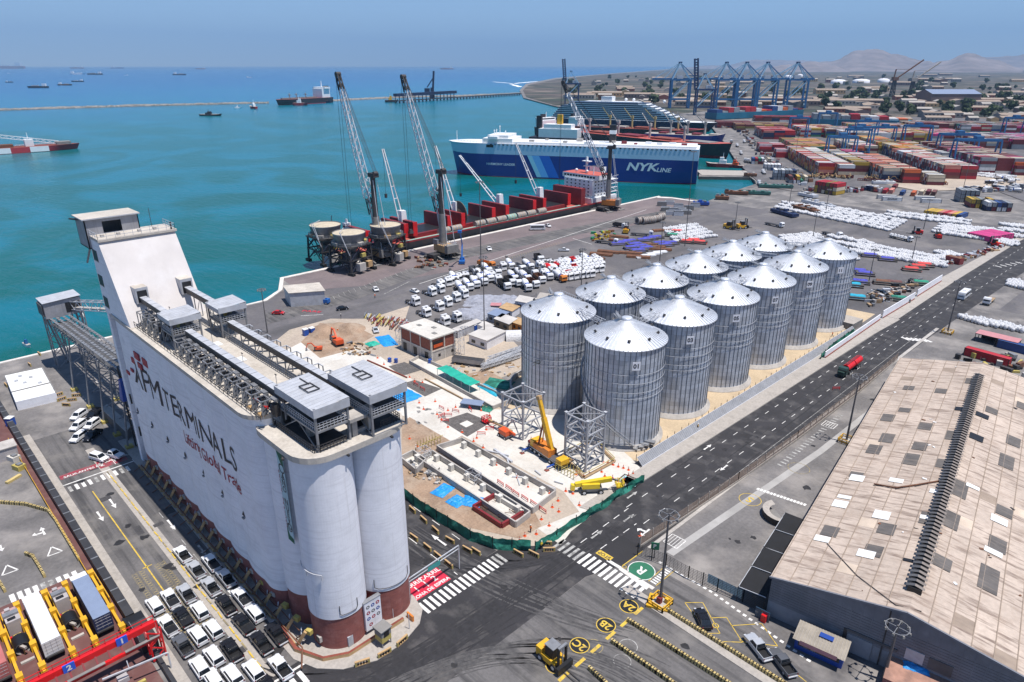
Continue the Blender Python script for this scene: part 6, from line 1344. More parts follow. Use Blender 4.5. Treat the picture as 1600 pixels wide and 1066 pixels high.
def person(px,py,top='vest_orange',face=0,lab='',reach=0):
 t=thing('person',lab,'person',(*P(px,py)[:2],.06),rad(face),'people on the ground')
 me=bpy.data.meshes.new('body');vs_=[(0,0,.95),(0,0,1.15),(0,0,1.4),(0,0,1.52),(.02,0,1.66),(0,.2,1.42),(.05,.27,1.15),(.18+reach,.25,.95+reach),(0,-.2,1.42),(.0,-.27,1.15),(.1,-.27,.9),(0,.1,.9),(.05,.11,.5),(0,.12,.06),(.14,.12,.04),(0,-.1,.9),(-.06,-.11,.5),(-.1,-.12,.06),(.04,-.12,.04)]
 es=[(0,1),(1,2),(2,3),(3,4),(2,5),(5,6),(6,7),(2,8),(8,9),(9,10),(0,11),(11,12),(12,13),(13,14),(0,15),(15,16),(16,17),(17,18)]
 me.from_pydata(vs_,es,[]);o=bpy.data.objects.new('body',me);COL.objects.link(o);md=o.modifiers.new('s','SKIN')
 me.materials.append(M('trousers'));rr=[.17,.18,.19,.065,.11,.07,.055,.045,.07,.055,.045,.1,.075,.055,.045,.1,.075,.055,.045]
 for i,r_ in enumerate(rr):me.skin_vertices[0].data[i].radius=(r_,r_*(1.15 if i<3 else 1));me.skin_vertices[0].data[i].use_root=(i==0)
 s2=o.modifiers.new('d','SUBSURF');s2.levels=s2.render_levels=1
 bpy.context.view_layer.update();m2=bpy.data.meshes.new_from_object(o.evaluated_get(bpy.context.evaluated_depsgraph_get()));bpy.data.objects.remove(o)
 m2.materials.clear()
 for n in ('trousers',top,'skin','rubber'):m2.materials.append(M(n))
 for f in m2.polygons:z=f.center.z;f.material_index=3 if z<.1 else 2 if (z>1.5 or (abs(f.center.y)>.2 and z<1.1)) else 1 if z>.93 else 0;f.use_smooth=True
 c=_link('body',m2,t);q=MB();q.sph((.02,0,1.75),.14,'helmet',10,6);part('helmet',q,t)
person(829,832,'vest_orange',90,'worker in an orange vest walking near the green net corner');person(586,466,'vest_orange',20,'lone person standing on the quay road');person(533,498,'trousers',80,'person in dark clothes on the dusty track');person(528,521,'vest_orange',-60,'person by the sandy pit');person(650,706,'helmet',30,'worker at the yellow guard rails');person(1300,588-62,'vest_orange',0,'person on the pavement by the silos in bright clothing');person(1090,672,'crane_yellow',45,'person in yellow on the sand strip beside the road',);person(846,866-8,'crane_lemon',10,'worker in lime yellow by the striped barriers')
def net_fence(lab,pts,h=2.2,seed=1):
 r_=RR(seed);t=thing('net_fence',lab,'fence',(0,0,0),group='green net fence round the building site');pts=[V3((q[0],q[1],0)) for q in pts];q=MB();v=[];c_=0
 for a,b_ in zip(pts,pts[1:]):
  n=max(2,int((b_-a).length/.8));d=(b_-a).normalized();s_=V3((-d.y,d.x,0))
  for i in range(n):p_=a+(b_-a)*i/n;o=s_*sin(c_*.7)*.18*r_.uniform(.4,1.3);c_+=1;v+=[p_+o*1.5,p_-o+V3((0,0,h*.5)),p_+o*.4+V3((0,0,h+r_.uniform(-.25,.1)))]
 n=len(v)//3;q.add(v,[(3*i+j,3*i+3+j,3*i+4+j,3*i+1+j) for i in range(n-1) for j in (0,1)],'green_net');b0=len(q.v);q.add([(x+.04,y+.04,z) for x,y,z in v],[(3*i+1+j,3*i+4+j,3*i+3+j,3*i+j) for i in range(n-1) for j in (0,1)],'green_net');part('net',q,t)
 for a,b_ in zip(pts,pts[1:]):
  n=max(1,int((b_-a).length/3.2))
  for i in range(n):p_=a+(b_-a)*i/n;q=MB();q.bar(p_,p_+V3((0,0,h+.3)),.12,'black_plastic');part('post',q,t)
net_fence('wavy green net fence along the back road opposite the white silo',[P(600,752),P(628,776),P(665,803),P(700,824),P(735,845),P(770,858),P(800,860),P(836,862)],2.6,1)
net_fence('green net fence along the main road side of the building site',[P(836,862),P(870,842),P(900,821),P(940,797),P(980,768),P(1010,752)],2.2,2)
net_fence('short dark green net at the end of the roadside barrier',[P(1262+20,562),P(1300,545),P(1335,520)],2.0,3)
q=MB();a,c=V3((-74.9,115,0)),V3((-73.4,238,0));n=50
q.add([a+V3((-1.4,0,1.9)),c+V3((-1.4,0,1.9)),c+V3((.3,0,.15)),a+V3((.3,0,.15))],[(0,3,2,1),(0,1,2,3)],'corrugated_grey')
for i in range(1,9):k=i/9;o=V3((-1.4+1.7*k,0,1.95-1.75*k));q.bar(a+o,c+o,.07,'dark_steel')
t=thing('road_barrier','long grey corrugated sheet barrier sloping along the road beside the silos','barrier',(0,0,0));part('panel',q,t)
for i in range(40):p_=a+(c-a)*i/40;q=MB();q.bar(p_+V3((-1.5,0,0)),p_+V3((-1.5,0,2.6)),.1,'dark_steel');part('post',q,t)
def mesh_fence(lab,pts,h,m,step=3.0,post='concrete',kind='mesh_fence',bot=None,pw=.16,fill=8,group=None):
 t=thing(kind,lab,'fence',(0,0,0),group=group);pts=[V3((q[0],q[1],.12)) for q in pts];q=MB()
 for a,c in zip(pts,pts[1:]):
  for k in range(fill):z=V3((0,0,h*(k+.6)/fill));q.bar(a+z,c+z,.05,m)
  L_=(c-a).length;k=int(L_/.7)
  for i in range(k):p_=a+(c-a)*i/k;q.bar(p_+V3((0,0,.1)),p_+V3((0,0,h)),.035,m)
  if bot:wallbox(q,a,c,.5,.2,bot,.1)
 part('panel',q,t)
 for a,c in zip(pts,pts[1:]):
  n=max(1,int((c-a).length/step));q=MB()
  for i in range(n+1):p_=a+(c-a)*i/n;q=MB();q.bar(p_,p_+V3((0,0,h+.15)),pw,post);part('post',q,t)
mesh_fence('rusty brown mesh fence with pale posts along the right edge of the main road',[(-58.4,91.5),(-56.3,125),(-55.2,152),(-54.6,190),(-55,222)],2.4,'rust_mesh',3.4,'pavement',bot='pavement',fill=12) if mat('rust_mesh',(.20,.15,.12),.9,var=.2) else 0
fe=[P(*q) for q in ((996,868),(1040,885),(1075,905),(1120,925),(1160,942),(1192,960))]
mesh_fence('black mesh fence round the lower right lot behind the green circle',fe,2.6,'dark_steel',2.4,'black_plastic',pw=.14)
q=MB();a,c=P(1105,912),P(1158,938);q.add([a+V3((0,-.1,.4)),c+V3((0,-.1,.4)),c+V3((0,-.1,2.3)),a+V3((0,-.1,2.3))],[(0,1,2,3),(3,2,1,0)],'banner');solo('fence_banner',q,'pale blue banner hung on the black mesh fence','banner')
q=MB();p_=P(1022,872);q.bar(p_,p_+V3((0,0,3.4)),.12,'dark_steel');q.cbox((p_.x,p_.y,1.9),(1.5,.12,1.6),'paint_green',.6);q.join(text_mb('P',1.1,'paint_white',.03),wallm(p_.x-.02,p_.y-.11,2.7,.6));solo('road_sign',q,'small green sign on a pole by the corner of the black mesh fence','road sign')
q=MB();p_=P(1190,968);q.cbox((p_.x,p_.y,0),(2.4,.15,2.0),'glass_blue',rad(5));q.cbox((p_.x+.4,p_.y-.3,0),(.8,.5,1.4),'bright_red');solo('notice_stand',q,'small poster stand with red drums at the warehouse corner','stand')
for i,(a,c,h_) in enumerate((((1288,560),(1374,500),2.2),((1378,498),(1428,468),3.0),((1432,464),(1470,440),3.0))):
 t=thing('boundary_wall','white boundary wall with red foot along the road, %s length from the silos'%ORD[i],'wall',(0,0,0),group='white boundary wall along the road');A_,C_=P(*a),P(*c);q=MB();q.bar(A_+V3((0,0,h_/2)),C_+V3((0,0,h_/2)),.25,'white_wall',h_);part('panel',q,t);q=MB();q.bar(A_+V3((.15,0,.25)),C_+V3((.15,0,.25)),.3,'rust_red',.5);part('foot',q,t)
q=MB();p_=P(1337,512);q.cbox((p_.x-3,p_.y,0),(7,8,2.4),'concrete_dark',rad(-3),'pavement');solo('low_building',q,'low flat roofed building at the end of the silo row','building')
q=MB();p_=P(1490,411);q.cbox((p_.x,p_.y,0),(7,3,3),'dull_red',rad(-20),'rust');q.cbox((p_.x-.5,p_.y-1.6,.8),(.9,.1,1.2),'roof_white',rad(-20));solo('guard_hut',q,'dark red guard hut by the wall opening on the main road','hut')
JB=MB();extr(JB,[(-.75,0),(-.75,.75),(.75,.75),(.75,0)][::-1],.4,'block_yellow')
JS=MB()
for i in range(3):
 for s_ in (-1,1):JS.add([(-.6+i*.5,s_*.206,.06),(-.42+i*.5,s_*.206,.06),(-.35+i*.5,s_*.206,.62),(-.53+i*.5,s_*.206,.62)],[(0,1,2,3) if s_<0 else (3,2,1,0)],'black_plastic')
 JS.add([(-.53+i*.5,-.18,.755),(-.35+i*.5,-.18,.755),(-.35+i*.5,.18,.755),(-.53+i*.5,.18,.755)],[(0,1,2,3)],'black_plastic')
JBP=Proto('striped_block','barrier block',[('block',JB),('stripes',JS)])
CBK=MB();CBK.cbox((0,0,0),(2.3,.3,.2),'tan_paint');CBK.cbox((0,0,.75),(2.3,.3,.2),'tan_paint');CBK.cbox((-1.0,0,.2),(.3,.3,.55),'scaffold_yellow');CBK.cbox((1.0,0,.2),(.3,.3,.55),'scaffold_yellow');CS_=MB()
for i in range(4):CS_.cbox((-.66+i*.44,0,.2),(.2,.26,.55),'black_plastic')
CBP=Proto('striped_barrier','road barrier',[('frame',CBK),('stripes',CS_)])
def run(pr,pts,step,lab,grp,z=.03,dz=0):
 pts=[P(*q) for q in pts];c_=0
 for a,c in zip(pts,pts[1:]):
  n=max(1,int((c-a).length/step+.5));ang=math.atan2(c.y-a.y,c.x-a.x)
  for i in range(n):p_=a+(c-a)*(i+.5)/n;c_+=1;pr.put((p_.x,p_.y,z),ang+dz,nth(c_)+' '+lab,grp)
run(JBP,[(982,972),(1162,1086)],1.0,'striped block of the middle line in the lower right lanes','striped blocks, middle line')
run(JBP,[(957,1005),(1062,1078)],1.0,'striped block of the line nearest the forklift','striped blocks, nearest line')
run(JBP,[(922,1048),(948,1072)],1.0,'striped block of the short line at the bottom edge','striped blocks, short line')
run(JBP,[(1038,953),(1245,1084)],1.0,'striped block of the long line beside the parked cars','striped blocks, long line')
run(JBP,[(0,787),(40,790),(76,800),(88,816),(106,846),(124,876)],1.15,'striped block in the curved line across the gate yard','striped blocks curving over the gate yard')
run(JBP,[(42,868),(52,872),(62,888),(70,902)],1.1,'striped block in the short hooked line before the gates','striped blocks in the hooked line');run(JBP,[(0,912),(8,925)],1.1,'striped block at the left border by the gate booth','striped blocks by the gate booth')
run(CBP,[(636,792),(690,840),(744,870)],4.6,'pale striped barrier on the edge of the back road below the green net','pale barriers under the green net',dz=0)
run(CBP,[(634,834),(660,852),(710,892)],3.4,'pale striped barrier on the divider between the back lanes','pale barriers on the back road divider')
for i,(x,y,r_) in enumerate(((744,866-1,3),(810,865+3,5),(834,869,8),(858,862,48),(853,852,40))):CBP.put((*P(x,y)[:2],.03),rad(r_),'pale striped barrier at the corner below the green net, %s from the silo'%ORD[i],'pale barriers at the net corner')
run(CBP,[(548,1045),(585,1033),(617,1015),(640,995)],2.5,'pale striped barrier round the pavement corner by the white silo','pale barriers round the silo corner')
for i,(x,y,r_) in enumerate(((97,626,100),(92,619,100),(104,635,40),(113,627,60),(120,620,60),(47,572,5),(62,555,5),(38,600,10),(10,604,5))):CBP.put((*P(x,y)[:2],.03),rad(r_),'yellow barrier on the waterside yard, %s counted from the flat white building'%ORD[i],'yellow barriers on the waterside yard')
q=MB()
for i in range(34):x=-157+i*2.3;q.cbox((x,27.3,.05),(1.9,.22,.12),'paint_yellow' if i%3 else 'paint_yellow_worn',rad(RU(-3,3)))
solo('lane_kerb',q,'low yellow kerb stones dividing the lanes beside the white silo','kerb')
t=thing('guard_booth','small grey and yellow guard booth on legs on the pavement below the white silo','guard booth',(-73.2,43.4,.14),rad(4));q=MB();q.box(-.9,-.9,.9,.9,.9,3.2,'scaffold_yellow');q.box(-.92,-.92,2.0,.92,.92,3.0,'concrete_dark');part('wall',q,t);q=MB();q.box(-1.1,-1.1,3.2,1.1,1.1,3.35,'concrete_dark');part('roof',q,t);q=MB();q.box(.9,-.5,1.9,.95,.5,2.9,'black_plastic');part('window',q,t)
for x in (-.8,.8):
 for y in (-.8,.8):q=MB();q.bar((x,y,0),(x,y,.95),.14,'grey_steel');part('leg',q,t)
q=MB();p_=P(656,955);q.cbox((-74.2,49.4,.1),(1.6,.3,1.1),'orange_paint');q.bar((-72.6,48,.1),(-72.6,48,3.2),.1,'light_steel');solo('barrier_post',q,'orange slatted barrier and post at the silo corner by the zebra','barrier')
t=thing('height_portal','thin pale steel height portal over the red waiting box with a green sign','portal',(0,0,0));a,c=V3((-81.5,51.8,0)),V3((-77.4,69.2,0));q=MB();a=V3((-77.3,51.6,0));c=V3((-78,63.2,0))
for e in (a,c):q=MB();q.bar(e,e+V3((0,0,5.2)),.16,'light_steel');part('post',q,t)
q=MB();q.bar(a+V3((0,0,5.2)),c+V3((0,0,5.2)),.16,'light_steel');q.bar(a+V3((0,0,4.5)),c+V3((0,0,4.5)),.12,'light_steel');part('beam',q,t)
q=MB();m_=a+(c-a)*.5;d=(c-a).normalized();q.add([m_-d*1.6+V3((.15,0,3.9)),m_+d*1.2+V3((.15,0,3.9)),m_+d*1.2+V3((.15,0,5.0)),m_-d*1.6+V3((.15,0,5.0))],[(0,1,2,3),(3,2,1,0)],'paint_teal');part('sign',q,t);mat('paint_teal',(.05,.30,.28),.6)
def mast(px,py,top,lab,base=True,ring=1.6,r=.28,grp='lamp masts'):
 b0=P(px,py);d=ray(px,top);D=math.hypot(b0.x,b0.y);hgt=H+d.z*D/math.hypot(d.x,d.y)
 t=thing('lamp_mast',lab,'lamp mast',(b0.x,b0.y,0),0,grp);q=MB();q.cyl((0,0,0),(0,0,hgt),r,r*.5,10,'mast_grey');part('pole',q,t)
 q=MB();n=12
 for i in range(n):a0,a1=2*math.pi*i/n,2*math.pi*(i+1)/n;q.bar((ring*cos(a0),ring*sin(a0),hgt-.3),(ring*cos(a1),ring*sin(a1),hgt-.3),.1,'grey_steel')
 for i in range(4):a0=HP*i;q.bar((0,0,hgt-.3),(ring*cos(a0),ring*sin(a0),hgt-.3),.08,'grey_steel')
 part('ring',q,t)
 for i in range(8):a0=2*math.pi*i/8;q=MB();q.cbox((ring*cos(a0),ring*sin(a0),hgt-.7),(.5,.35,.35),'concrete_dark',a0,taper=(.8,.8));part('lamp',q,t)
 if base:
  q=MB();q.cbox((0,0,0),(2.2,2.2,.7),'concrete');q.rail([(-1.5,-1.5,0),(1.5,-1.5,0),(1.5,1.5,0),(-1.5,1.5,0)],1.2,.16,1,'crane_yellow',2,True);part('base',q,t)
 return hgt
mat('mast_grey',(.13,.12,.12),.6,.2,var=.15)
mast(1031,945,800,'tall lamp mast with yellow base beside the parked black saloon');mast(1322,691,583,'lamp mast with yellow base between road and warehouse roof');mast(1480,521,436,'lamp mast at the crossing in front of the container workshop');mast(752,441,283,'tall lamp mast beside the orange dump truck')
mast(1362+18,1063,968,'dark lamp mast standing before the warehouse wall at the bottom edge',False)
b0=P(1031,945);q=MB();q.cbox((b0.x-.3,b0.y,0),(3.6,3.2,.5),'crane_yellow',.4);q.cbox((b0.x,b0.y-.3,.5),(.8,.7,1.3),'dull_red');q.cbox((b0.x+.9,b0.y+.6,.5),(.6,.6,1.1),'crane_yellow');solo('mast_plinth',q,'yellow plinth with dark red box round the foot of the near lamp mast','plinth')
for i,(x,y,t_,lab) in enumerate(((418,520,450,'lamp mast behind the silo roof by the quay road'),(729+28,530,400,'lamp mast between the covered stack and the cabins'),(1070,385,235,'tall lamp mast in front of the car carrier stern'),(1030,418,346,'lamp mast over the brown and blue pipes'),(908,452,388,'lamp mast by the dense truck block'),(1148,358,315,'lamp mast beyond the back silos'),(1357,443,388,'lamp mast beside the blue pipes in the storage yard'),(1424,410,368,'lamp mast at the white bags near the orange sheets'),(1443,358,310,'lamp mast beside the coloured container row'),(1233,320,270,'lamp mast by the port road bend'),(1290,332,295,'lamp mast near the red container stack'),(1505,295,240,'lamp mast behind the grey stacks'),(1270,372,330,'lamp mast in the white bags'),(1416,285,235,'lamp mast at the container stacks'),(1595,270,225,'lamp mast at the right border in the container yard'),(1240,262,205,'lamp mast among the left container stacks'),(1310,250,180,'lamp mast in the middle of the container yard'))):mast(x,y,t_,lab,False,1.3,.22)
for i,(x0,y0) in enumerate(((1326,688),)):pass
#truck gate lower left
sheet('gate_floor',[(-240,4),(-240,15.8),(-79,15.8),(-79,-12),(-90,-12),(-90,-8),(-97,-8),(-97,14.4),(-186,14.4),(-186,4)],.05,'maroon_floor')
sheet('gate_floor',[(-125,-14),(-125,14.6),(-97,14.6),(-97,-14)],.058,'maroon_floor')
q=MB();q.box(-230,15.7,0,-106,17.0,1.6,'black_plastic','gate_roof');q.box(-106,16.4,0,-80,17.0,1.2,'black_plastic','gate_roof')
mat('gate_roof',(.035,.035,.04),.7,var=.3,vs=.4)
for i in range(32):q.cbox((-228+i*3.8,16.3,1.6),(.25,1.2,.12),'grey_steel')
solo('pipe_duct',q,'long black covered duct along the boundary of the gate area','duct')
q=MB();q.bar((-190,14.4,.4),(-123,14.4,.4),.1,'crane_yellow');q.bar((-190,14.4,.8),(-123,14.4,.8),.08,'crane_yellow')
for i in range(46):q.bar((-190+i*1.5,14.4,0),(-190+i*1.5,14.4,.8),.1,'crane_yellow')
solo('guard_rail',q,'yellow guard rail along the maroon strip of the gate','guard rail')
def bay(y,k):
 t=thing('gate_barrier','pair of heavy yellow steel guards of the %s truck bay'%['nearest','second','third'][k],'guard',(0,0,0),group='yellow guards of the truck bays')
 for s_ in (-2.0,2.0):
  q=MB();q.box(-123,y+s_-.2,.05,-103.5,y+s_+.2,1.0,'crane_yellow')
  for i in range(4):q.box(-122.6+i*5.8,y+s_-.45,.05,-121.5+i*5.8,y+s_+.45,1.6,'crane_yellow')
  part('guard',q,t)
 q=MB();q.rail([(-123,y+2.5,.05),(-113,y+2.5,.05)],1.3,.12,1.2,'crane_yellow');part('railing',q,t)
def booth(y,k):
 t=thing('gate_booth','grey control booth with round black screen between truck bays, %s from the fence'%ORD[k],'booth',(0,0,0),group='control booths between the truck bays')
 q=MB();q.box(-119.3,y-.9,0,-116.3,y+1.1,2.6,'booth_grey');q.box(-120.8,y-.9,0,-119.3,y+1.0,2.0,'maroon_floor','booth_pink');part('cabin',q,t)
 q=MB();q.box(-118.7,y-1.0,2.6,-117.7,y+1.1,3.0,'grey_steel');q.box(-120.4,y-.5,2.0,-119.7,y+.2,2.6,'booth_grey');q.box(-117.4,y-.6,2.6,-116.7,y+.5,2.7,'black_plastic');part('equipment',q,t)
 q=MB();q.cyl((-113.3,y,1.0),(-110.7,y,1.0),1.15,n=20,m='black_plastic',caps=False);q.cyl((-113.3,y,1.0),(-110.7,y,1.0),1.05,n=20,m='concrete_dark',caps=False);part('screen_ring',q,t)
 q=MB();q.bar((-110.5,y,0),(-110.5,y,1.6),.16,'scaffold_yellow');q.bar((-111.1,y-.3,1.5),(-109.9,y+.3,1.5),.4,'pavement');q.bar((-108.5,y-.9,.1),(-108.5,y+.9,.1),.5,'concrete');q.cbox((-114.7,y,.05),(1.4,1.0,.6),'scaffold_yellow');q.cbox((-114.4,y-.9,.05),(.3,.3,1.2),'bright_red');part('camera_post',q,t)
mat('booth_grey',(.40,.37,.37),.6,var=.12);mat('booth_pink',(.40,.25,.24),.7,var=.15)
def cont_mb(m,L_=12.2,rib=True,w=2.44,h=2.6):
 q=MB();q.box(-L_/2,-w/2,0,L_/2,w/2,h,m)
 if rib:
  n=int(L_/.3)
  for i in range(n):
   x=-L_/2+.25+i*(L_-.5)/(n-1)
   for s_ in (-1,1):q.box(x-.06,s_*w/2,.2,x+.06,s_*(w/2+.035),h-.2,m)
  for x in (-L_/2,L_/2):
   for y in (-w/2,w/2):q.cbox((x,y,0),(.14,.14,h+.02),m)
  for i in range(6):q.box(L_/2,-w/2+.3+i*.36,.2,L_/2+.04,-w/2+.34+i*.36,h-.15,'grey_steel' if i%2 else m)
  for z in (.5,1.1,1.7,2.2):q.box(L_/2,-w/2+.12,z,L_/2+.03,w/2-.12,z+.05,'light_steel' if m!='cont_white' else 'concrete')
 return q
def semi(y,m,lab,top=None,clab=''):
 t=thing('semi_trailer_truck',lab,'truck',(-112.0,y,.05),math.pi)
 q=MB();q.box(-6.4,-1.2,1.0,6.2,1.2,1.25,'dark_steel');part('trailer',q,t);c=MB();cab(c,6.5,2.45,2.3,3.2,'white_paint');cc=part('cab',c,t);part('windscreen',cab_glass(6.5,2.45,2.3,3.2),cc)
 q=cont_mb(m);q.v=[(-x,y_,z+1.28) for x,y_,z in q.v];q.f=[f[::-1] for f in q.f]
 if top:q.box(-6.1,-1.22,3.88,6.1,1.22,3.89,top)
 o=_link('shipping_container',q.mesh('shipping_container'));o.location=(-112.0,y,.05);o.rotation_euler=(0,0,math.pi);tag(o,clab,'container')
 for x in (-5.4,-4.1,-2.8,5.0,8.0):
  for yy in (-1.05,1.05):w_=part('wheel',wheel(x,yy,.5,.34),t)
semi(12.6,'cont_navy','white truck under the blue topped container in the first gate bay','cont_slate','container with plain slate blue roof in the first gate bay')
mat('cont_slate',(.20,.25,.36),.6,var=.08)
semi(5.6,'cont_white','white truck under the white container in the second gate bay',None,'long white container in the second gate bay');semi(-1.3,'cont_pinkish','truck with pale red container at the lower left corner',None,'pale red container in the third gate bay, cut by the picture border');mat('cont_pinkish',(.42,.13,.12),.7,var=.15)
bay(12.7,0);bay(5.6,1);bay(-1.3,2);booth(9.1,0);booth(2.3,1);booth(-4.6,2)
t=thing('gate_gantry','red steel gantry over the truck bays carrying blue number plates 1 and 2','gantry',(0,0,0))
A_,B_=P(238,975,5.6),P(60,1066,5.6);A_=V3((-84.4,14.0,5.6));B_=V3((-87.5,-12,5.6))
A_=V3((-96.2,17.6,5.8));B_=V3((-96.2,2.6,5.8))
q=MB();q.bar(A_,B_+(B_-A_)*.8,.9,'bright_red',1.0);q.bar(A_+V3((1.4,0,-1.6)),B_+(B_-A_)*.8+V3((1.4,0,-1.6)),.5,'bright_red',.5);part('beam',q,t)
q=MB();d=(B_-A_)
for i in range(12):a=A_+d*i/9;q.bar(a,a+V3((1.4,0,-1.6)),.25,'dull_red');q.bar(a+V3((0,0,.5)),a+V3((0,0,1.5)),.08,'bright_red')
q.bar(A_+V3((0,0,1.4)),B_+d*.5+V3((0,0,1.4)),.09,'bright_red');q.bar(A_+V3((1.6,0,-1.2)),A_+d*.32+V3((1.6,0,-1.2)),.5,'concrete_dark',.1);q.bar(A_+d*.5+V3((1.6,0,-1.2)),A_+d*.82+V3((1.6,0,-1.2)),.5,'concrete_dark',.1);part('railing',q,t)
q=MB();q.truss(A_+V3((.6,-.6,-5.6)),A_+V3((.6,-.6,0)),1.8,1.8,4,.25,'bright_red',(0,1,0));part('post',q,t);q=MB();e=B_+d*.75;q.truss(V3((e.x,e.y,0)),e,1.8,1.8,4,.25,'bright_red',(0,1,0));part('post',q,t)
ang=math.atan2(d.y,d.x)+math.pi
for yy,n_ in ((12.9,'1'),(6.0,'2')):
 a=V3((-95.55,yy,6));q=MB();q.cbox((a.x,a.y,5.4),(1.5,.2,1.3),'sign_blue2',ang);q.join(text_mb(n_,1.25,'paint_white',.05),Matrix.Translation((a.x+.14*sin(ang),a.y-.14*cos(ang),6.05))@Matrix.Rotation(ang,4,'Z')@Matrix.Rotation(HP,4,'X'));part('number_plate',q,t)
mat('sign_blue2',(.02,.10,.55),.5,var=.05)
q=MB();q.box(-106,15.2,.05,-103,18,1.4,'black_plastic');q.box(-103,15.4,.05,-97.5,17.8,2.2,'dark_steel');q.rail([(-102.5,15.4,2.2),(-98,15.4,2.2)],.9,.07,.6,'grey_steel',3);q.bar((-106,15.2,1.4),(-100,15.5,2.9),.3,'black_plastic');solo('ramp_housing',q,'black grated ramp housing at the right end of the red gantry','ramp')
for i,y in enumerate((14.5,8.2,2)):q=MB();q.cbox((-93,y-3.2,0),(2.4,2.6,.9),'maroon_floor');q.cbox((-93.4,y-3,.9),(1.2,1.4,.8),'booth_grey');q.cbox((-91.4,y-2.2,0),(.5,3.2,1.0),'scaffold_yellow');q.cbox((-90.2,y-3.4,0),(1.6,.8,1.2),'pavement');solo('exit_island',q,'exit island with booth and yellow rail beyond the gantry, %s from the fence'%ORD[i],'island')
q=MB();a=P(160,1062,3.2);c=P(262,1020,3.2);q.bar(a,c,.22,'light_steel');q.bar(c,c+V3((0,0,-3.2)),.2,'light_steel');q.bar(a+(c-a)*.4,a+(c-a)*.4+V3((-.4,0,1.2)),.12,'light_steel');solo('swing_gate',q,'thin pale steel arm across the exit lane below the gantry','gate')
q=MB();a=P(8,715);q.cbox((a.x,a.y,0),(4,5,3),'booth_grey');q.cbox((a.x,a.y,3),(4.4,5.4,.2),'concrete');solo('weigh_station',q,'grey cabin at the left border by the maroon yard','cabin')
for i in range(3):a=P(15+i*8,705+i*14);q=MB();q.cbox((0,0,0),(2.4,1.8,1.2),('booth_grey','concrete_white','scaffold_yellow')[i]);q.cbox((.3,0,1.2),(1.2,1.0,.4),'grey_steel');solo('equipment_box',q,('grey','pale','yellow')[i]+' equipment box beside the cabin at the left border','box',(a.x,a.y,0),rad(20))
q=MB();q.bar(P(10,755,.3),P(32,742,.3),.8,'block_yellow',.5);solo('kerb_block',q,'long striped kerb block below the cabin at the left border','kerb')
#yard buildings
t=thing('flat_building','flat white roofed low building on the waterside yard','building',(0,0,0));pts=[P(*c)[:2] for c in ((14,614),(66,594),(88,640),(30,655))];pts=[(-229,21),(-207,19.5),(-206,28.6),(-228,30)]
q=MB();q.prism(pts,0,2.6,'white_wall','roof_white');part('wall',q,t);q=MB();q.bar((-229,21,2.7),(-228,30,2.7),.25,'concrete_dark');q.bar((-228,30,2.7),(-206,28.6,2.7),.25,'concrete_dark');q.bar((-214.5,20,2.75),(-214,29.2,2.75),.2,'concrete_dark');part('roof_edge',q,t)
for x,y in ((-225,24),(-222,26),(-219,24),(-216,27),(-222,22.5)):q=MB();q.cbox((x,y,2.6),(.8,.8,.4),'corrugated_grey');part('roof_vent',q,t)
def shed(lab,pts_px,h,wallm,roofm,z2=None,kind='shed',group=None,win=0):
 pts=[P(*c) for c in pts_px];t=thing(kind,lab,kind.replace('_',' '),(0,0,0),group=group);q=MB();q.prism([tuple(p_)[:2] for p_ in pts],0,h,wallm);part('wall',q,t);c=sum(pts,V3((0,0,0)))/len(pts);q=MB();q.prism([tuple(c+(p_-c)*1.06)[:2] for p_ in pts],h+.003,h+.16,roofm);part('roof',q,t)
 a,b_=pts[0],pts[1];d=(b_-a);nrm=V3((d.y,-d.x,0)).normalized()
 for i in range(win):p_=a+d*((i+.5)/win)+nrm*.05;q=MB();q.cbox((p_.x,p_.y,.9),(d.length/win*.4,.12,1.0),'glass_dark',math.atan2(d.y,d.x));part('window',q,t)
 return t
shed('long grey shed with curved dark edged roof on the quay',((455,480),(509,476),(500,463),(446,468)),5.5,'corrugated_grey','silo_roof')
shed('small dark shipping office by the foot of the white silo wall',((163,655),(200,690),(208,680),(172,648)),2.8,'corrugated_dark','pavement',kind='container_office')
sh_=[((733,537),(761,547),(790,532),(762,523),3.2,'white_wall','shed_roof','white shed with pale flat roof behind the brick house'),((708,525),(716,529),(752,514),(744,510),2.6,'corrugated_grey','shed_roof','long low grey cabin row beside the brick house'),((748,520),(762,527),(772,521),(757,514),2.8,'white_wall','shed_roof','white cabin at the end of the cabin row'),((772,510),(795,519),(808,510),(785,502),2.8,'wood','shed_roof','tan cabin with white roof, left of a group'),((762,502),(782,508),(795,500),(776,494),2.8,'corrugated_grey','cont_slate','cabin with pale violet roof'),((800,515),(815,520),(824,512),(809,507),2.6,'orange_paint','tan_paint','orange brown open cabin beside the silo'),((780,492),(800,498),(812,490),(792,484),2.7,'white_wall','tan_paint','cabin with sand coloured roof beyond the covered stack'),((805,482),(832,487),(838,478),(812,473),2.9,'white_wall','shed_roof','white cabin with dark poster beside the trucks'),((838,478),(862,480),(866,471),(844,468),2.7,'corrugated_grey','pavement','grey roofed cabin touching the back silo in view'),((826,505),(842,508),(848,500),(832,497),2.6,'pink_paint','shed_roof','pinkish cabin by the back silo')]
for *pp,h,a,b_,l in sh_:shed(l,pp,h,a,b_,kind='cabin',group='site cabins behind the brick house',win=2)
t=thing('arched_tent','white round arched tent with open front beside the back silo','tent',(*P(790,530)[:2],0),rad(50));q=MB();v=[(x,2.6*cos(a),3.0*sin(a)) for x in (0,9) for a in [math.pi*i/12 for i in range(13)]];q.add(v,[(i,i+1,14+i,13+i) for i in range(12)]+[(13+i,14+i,i+1,i) for i in range(12)],'white_tarp');part('cover',q,t)
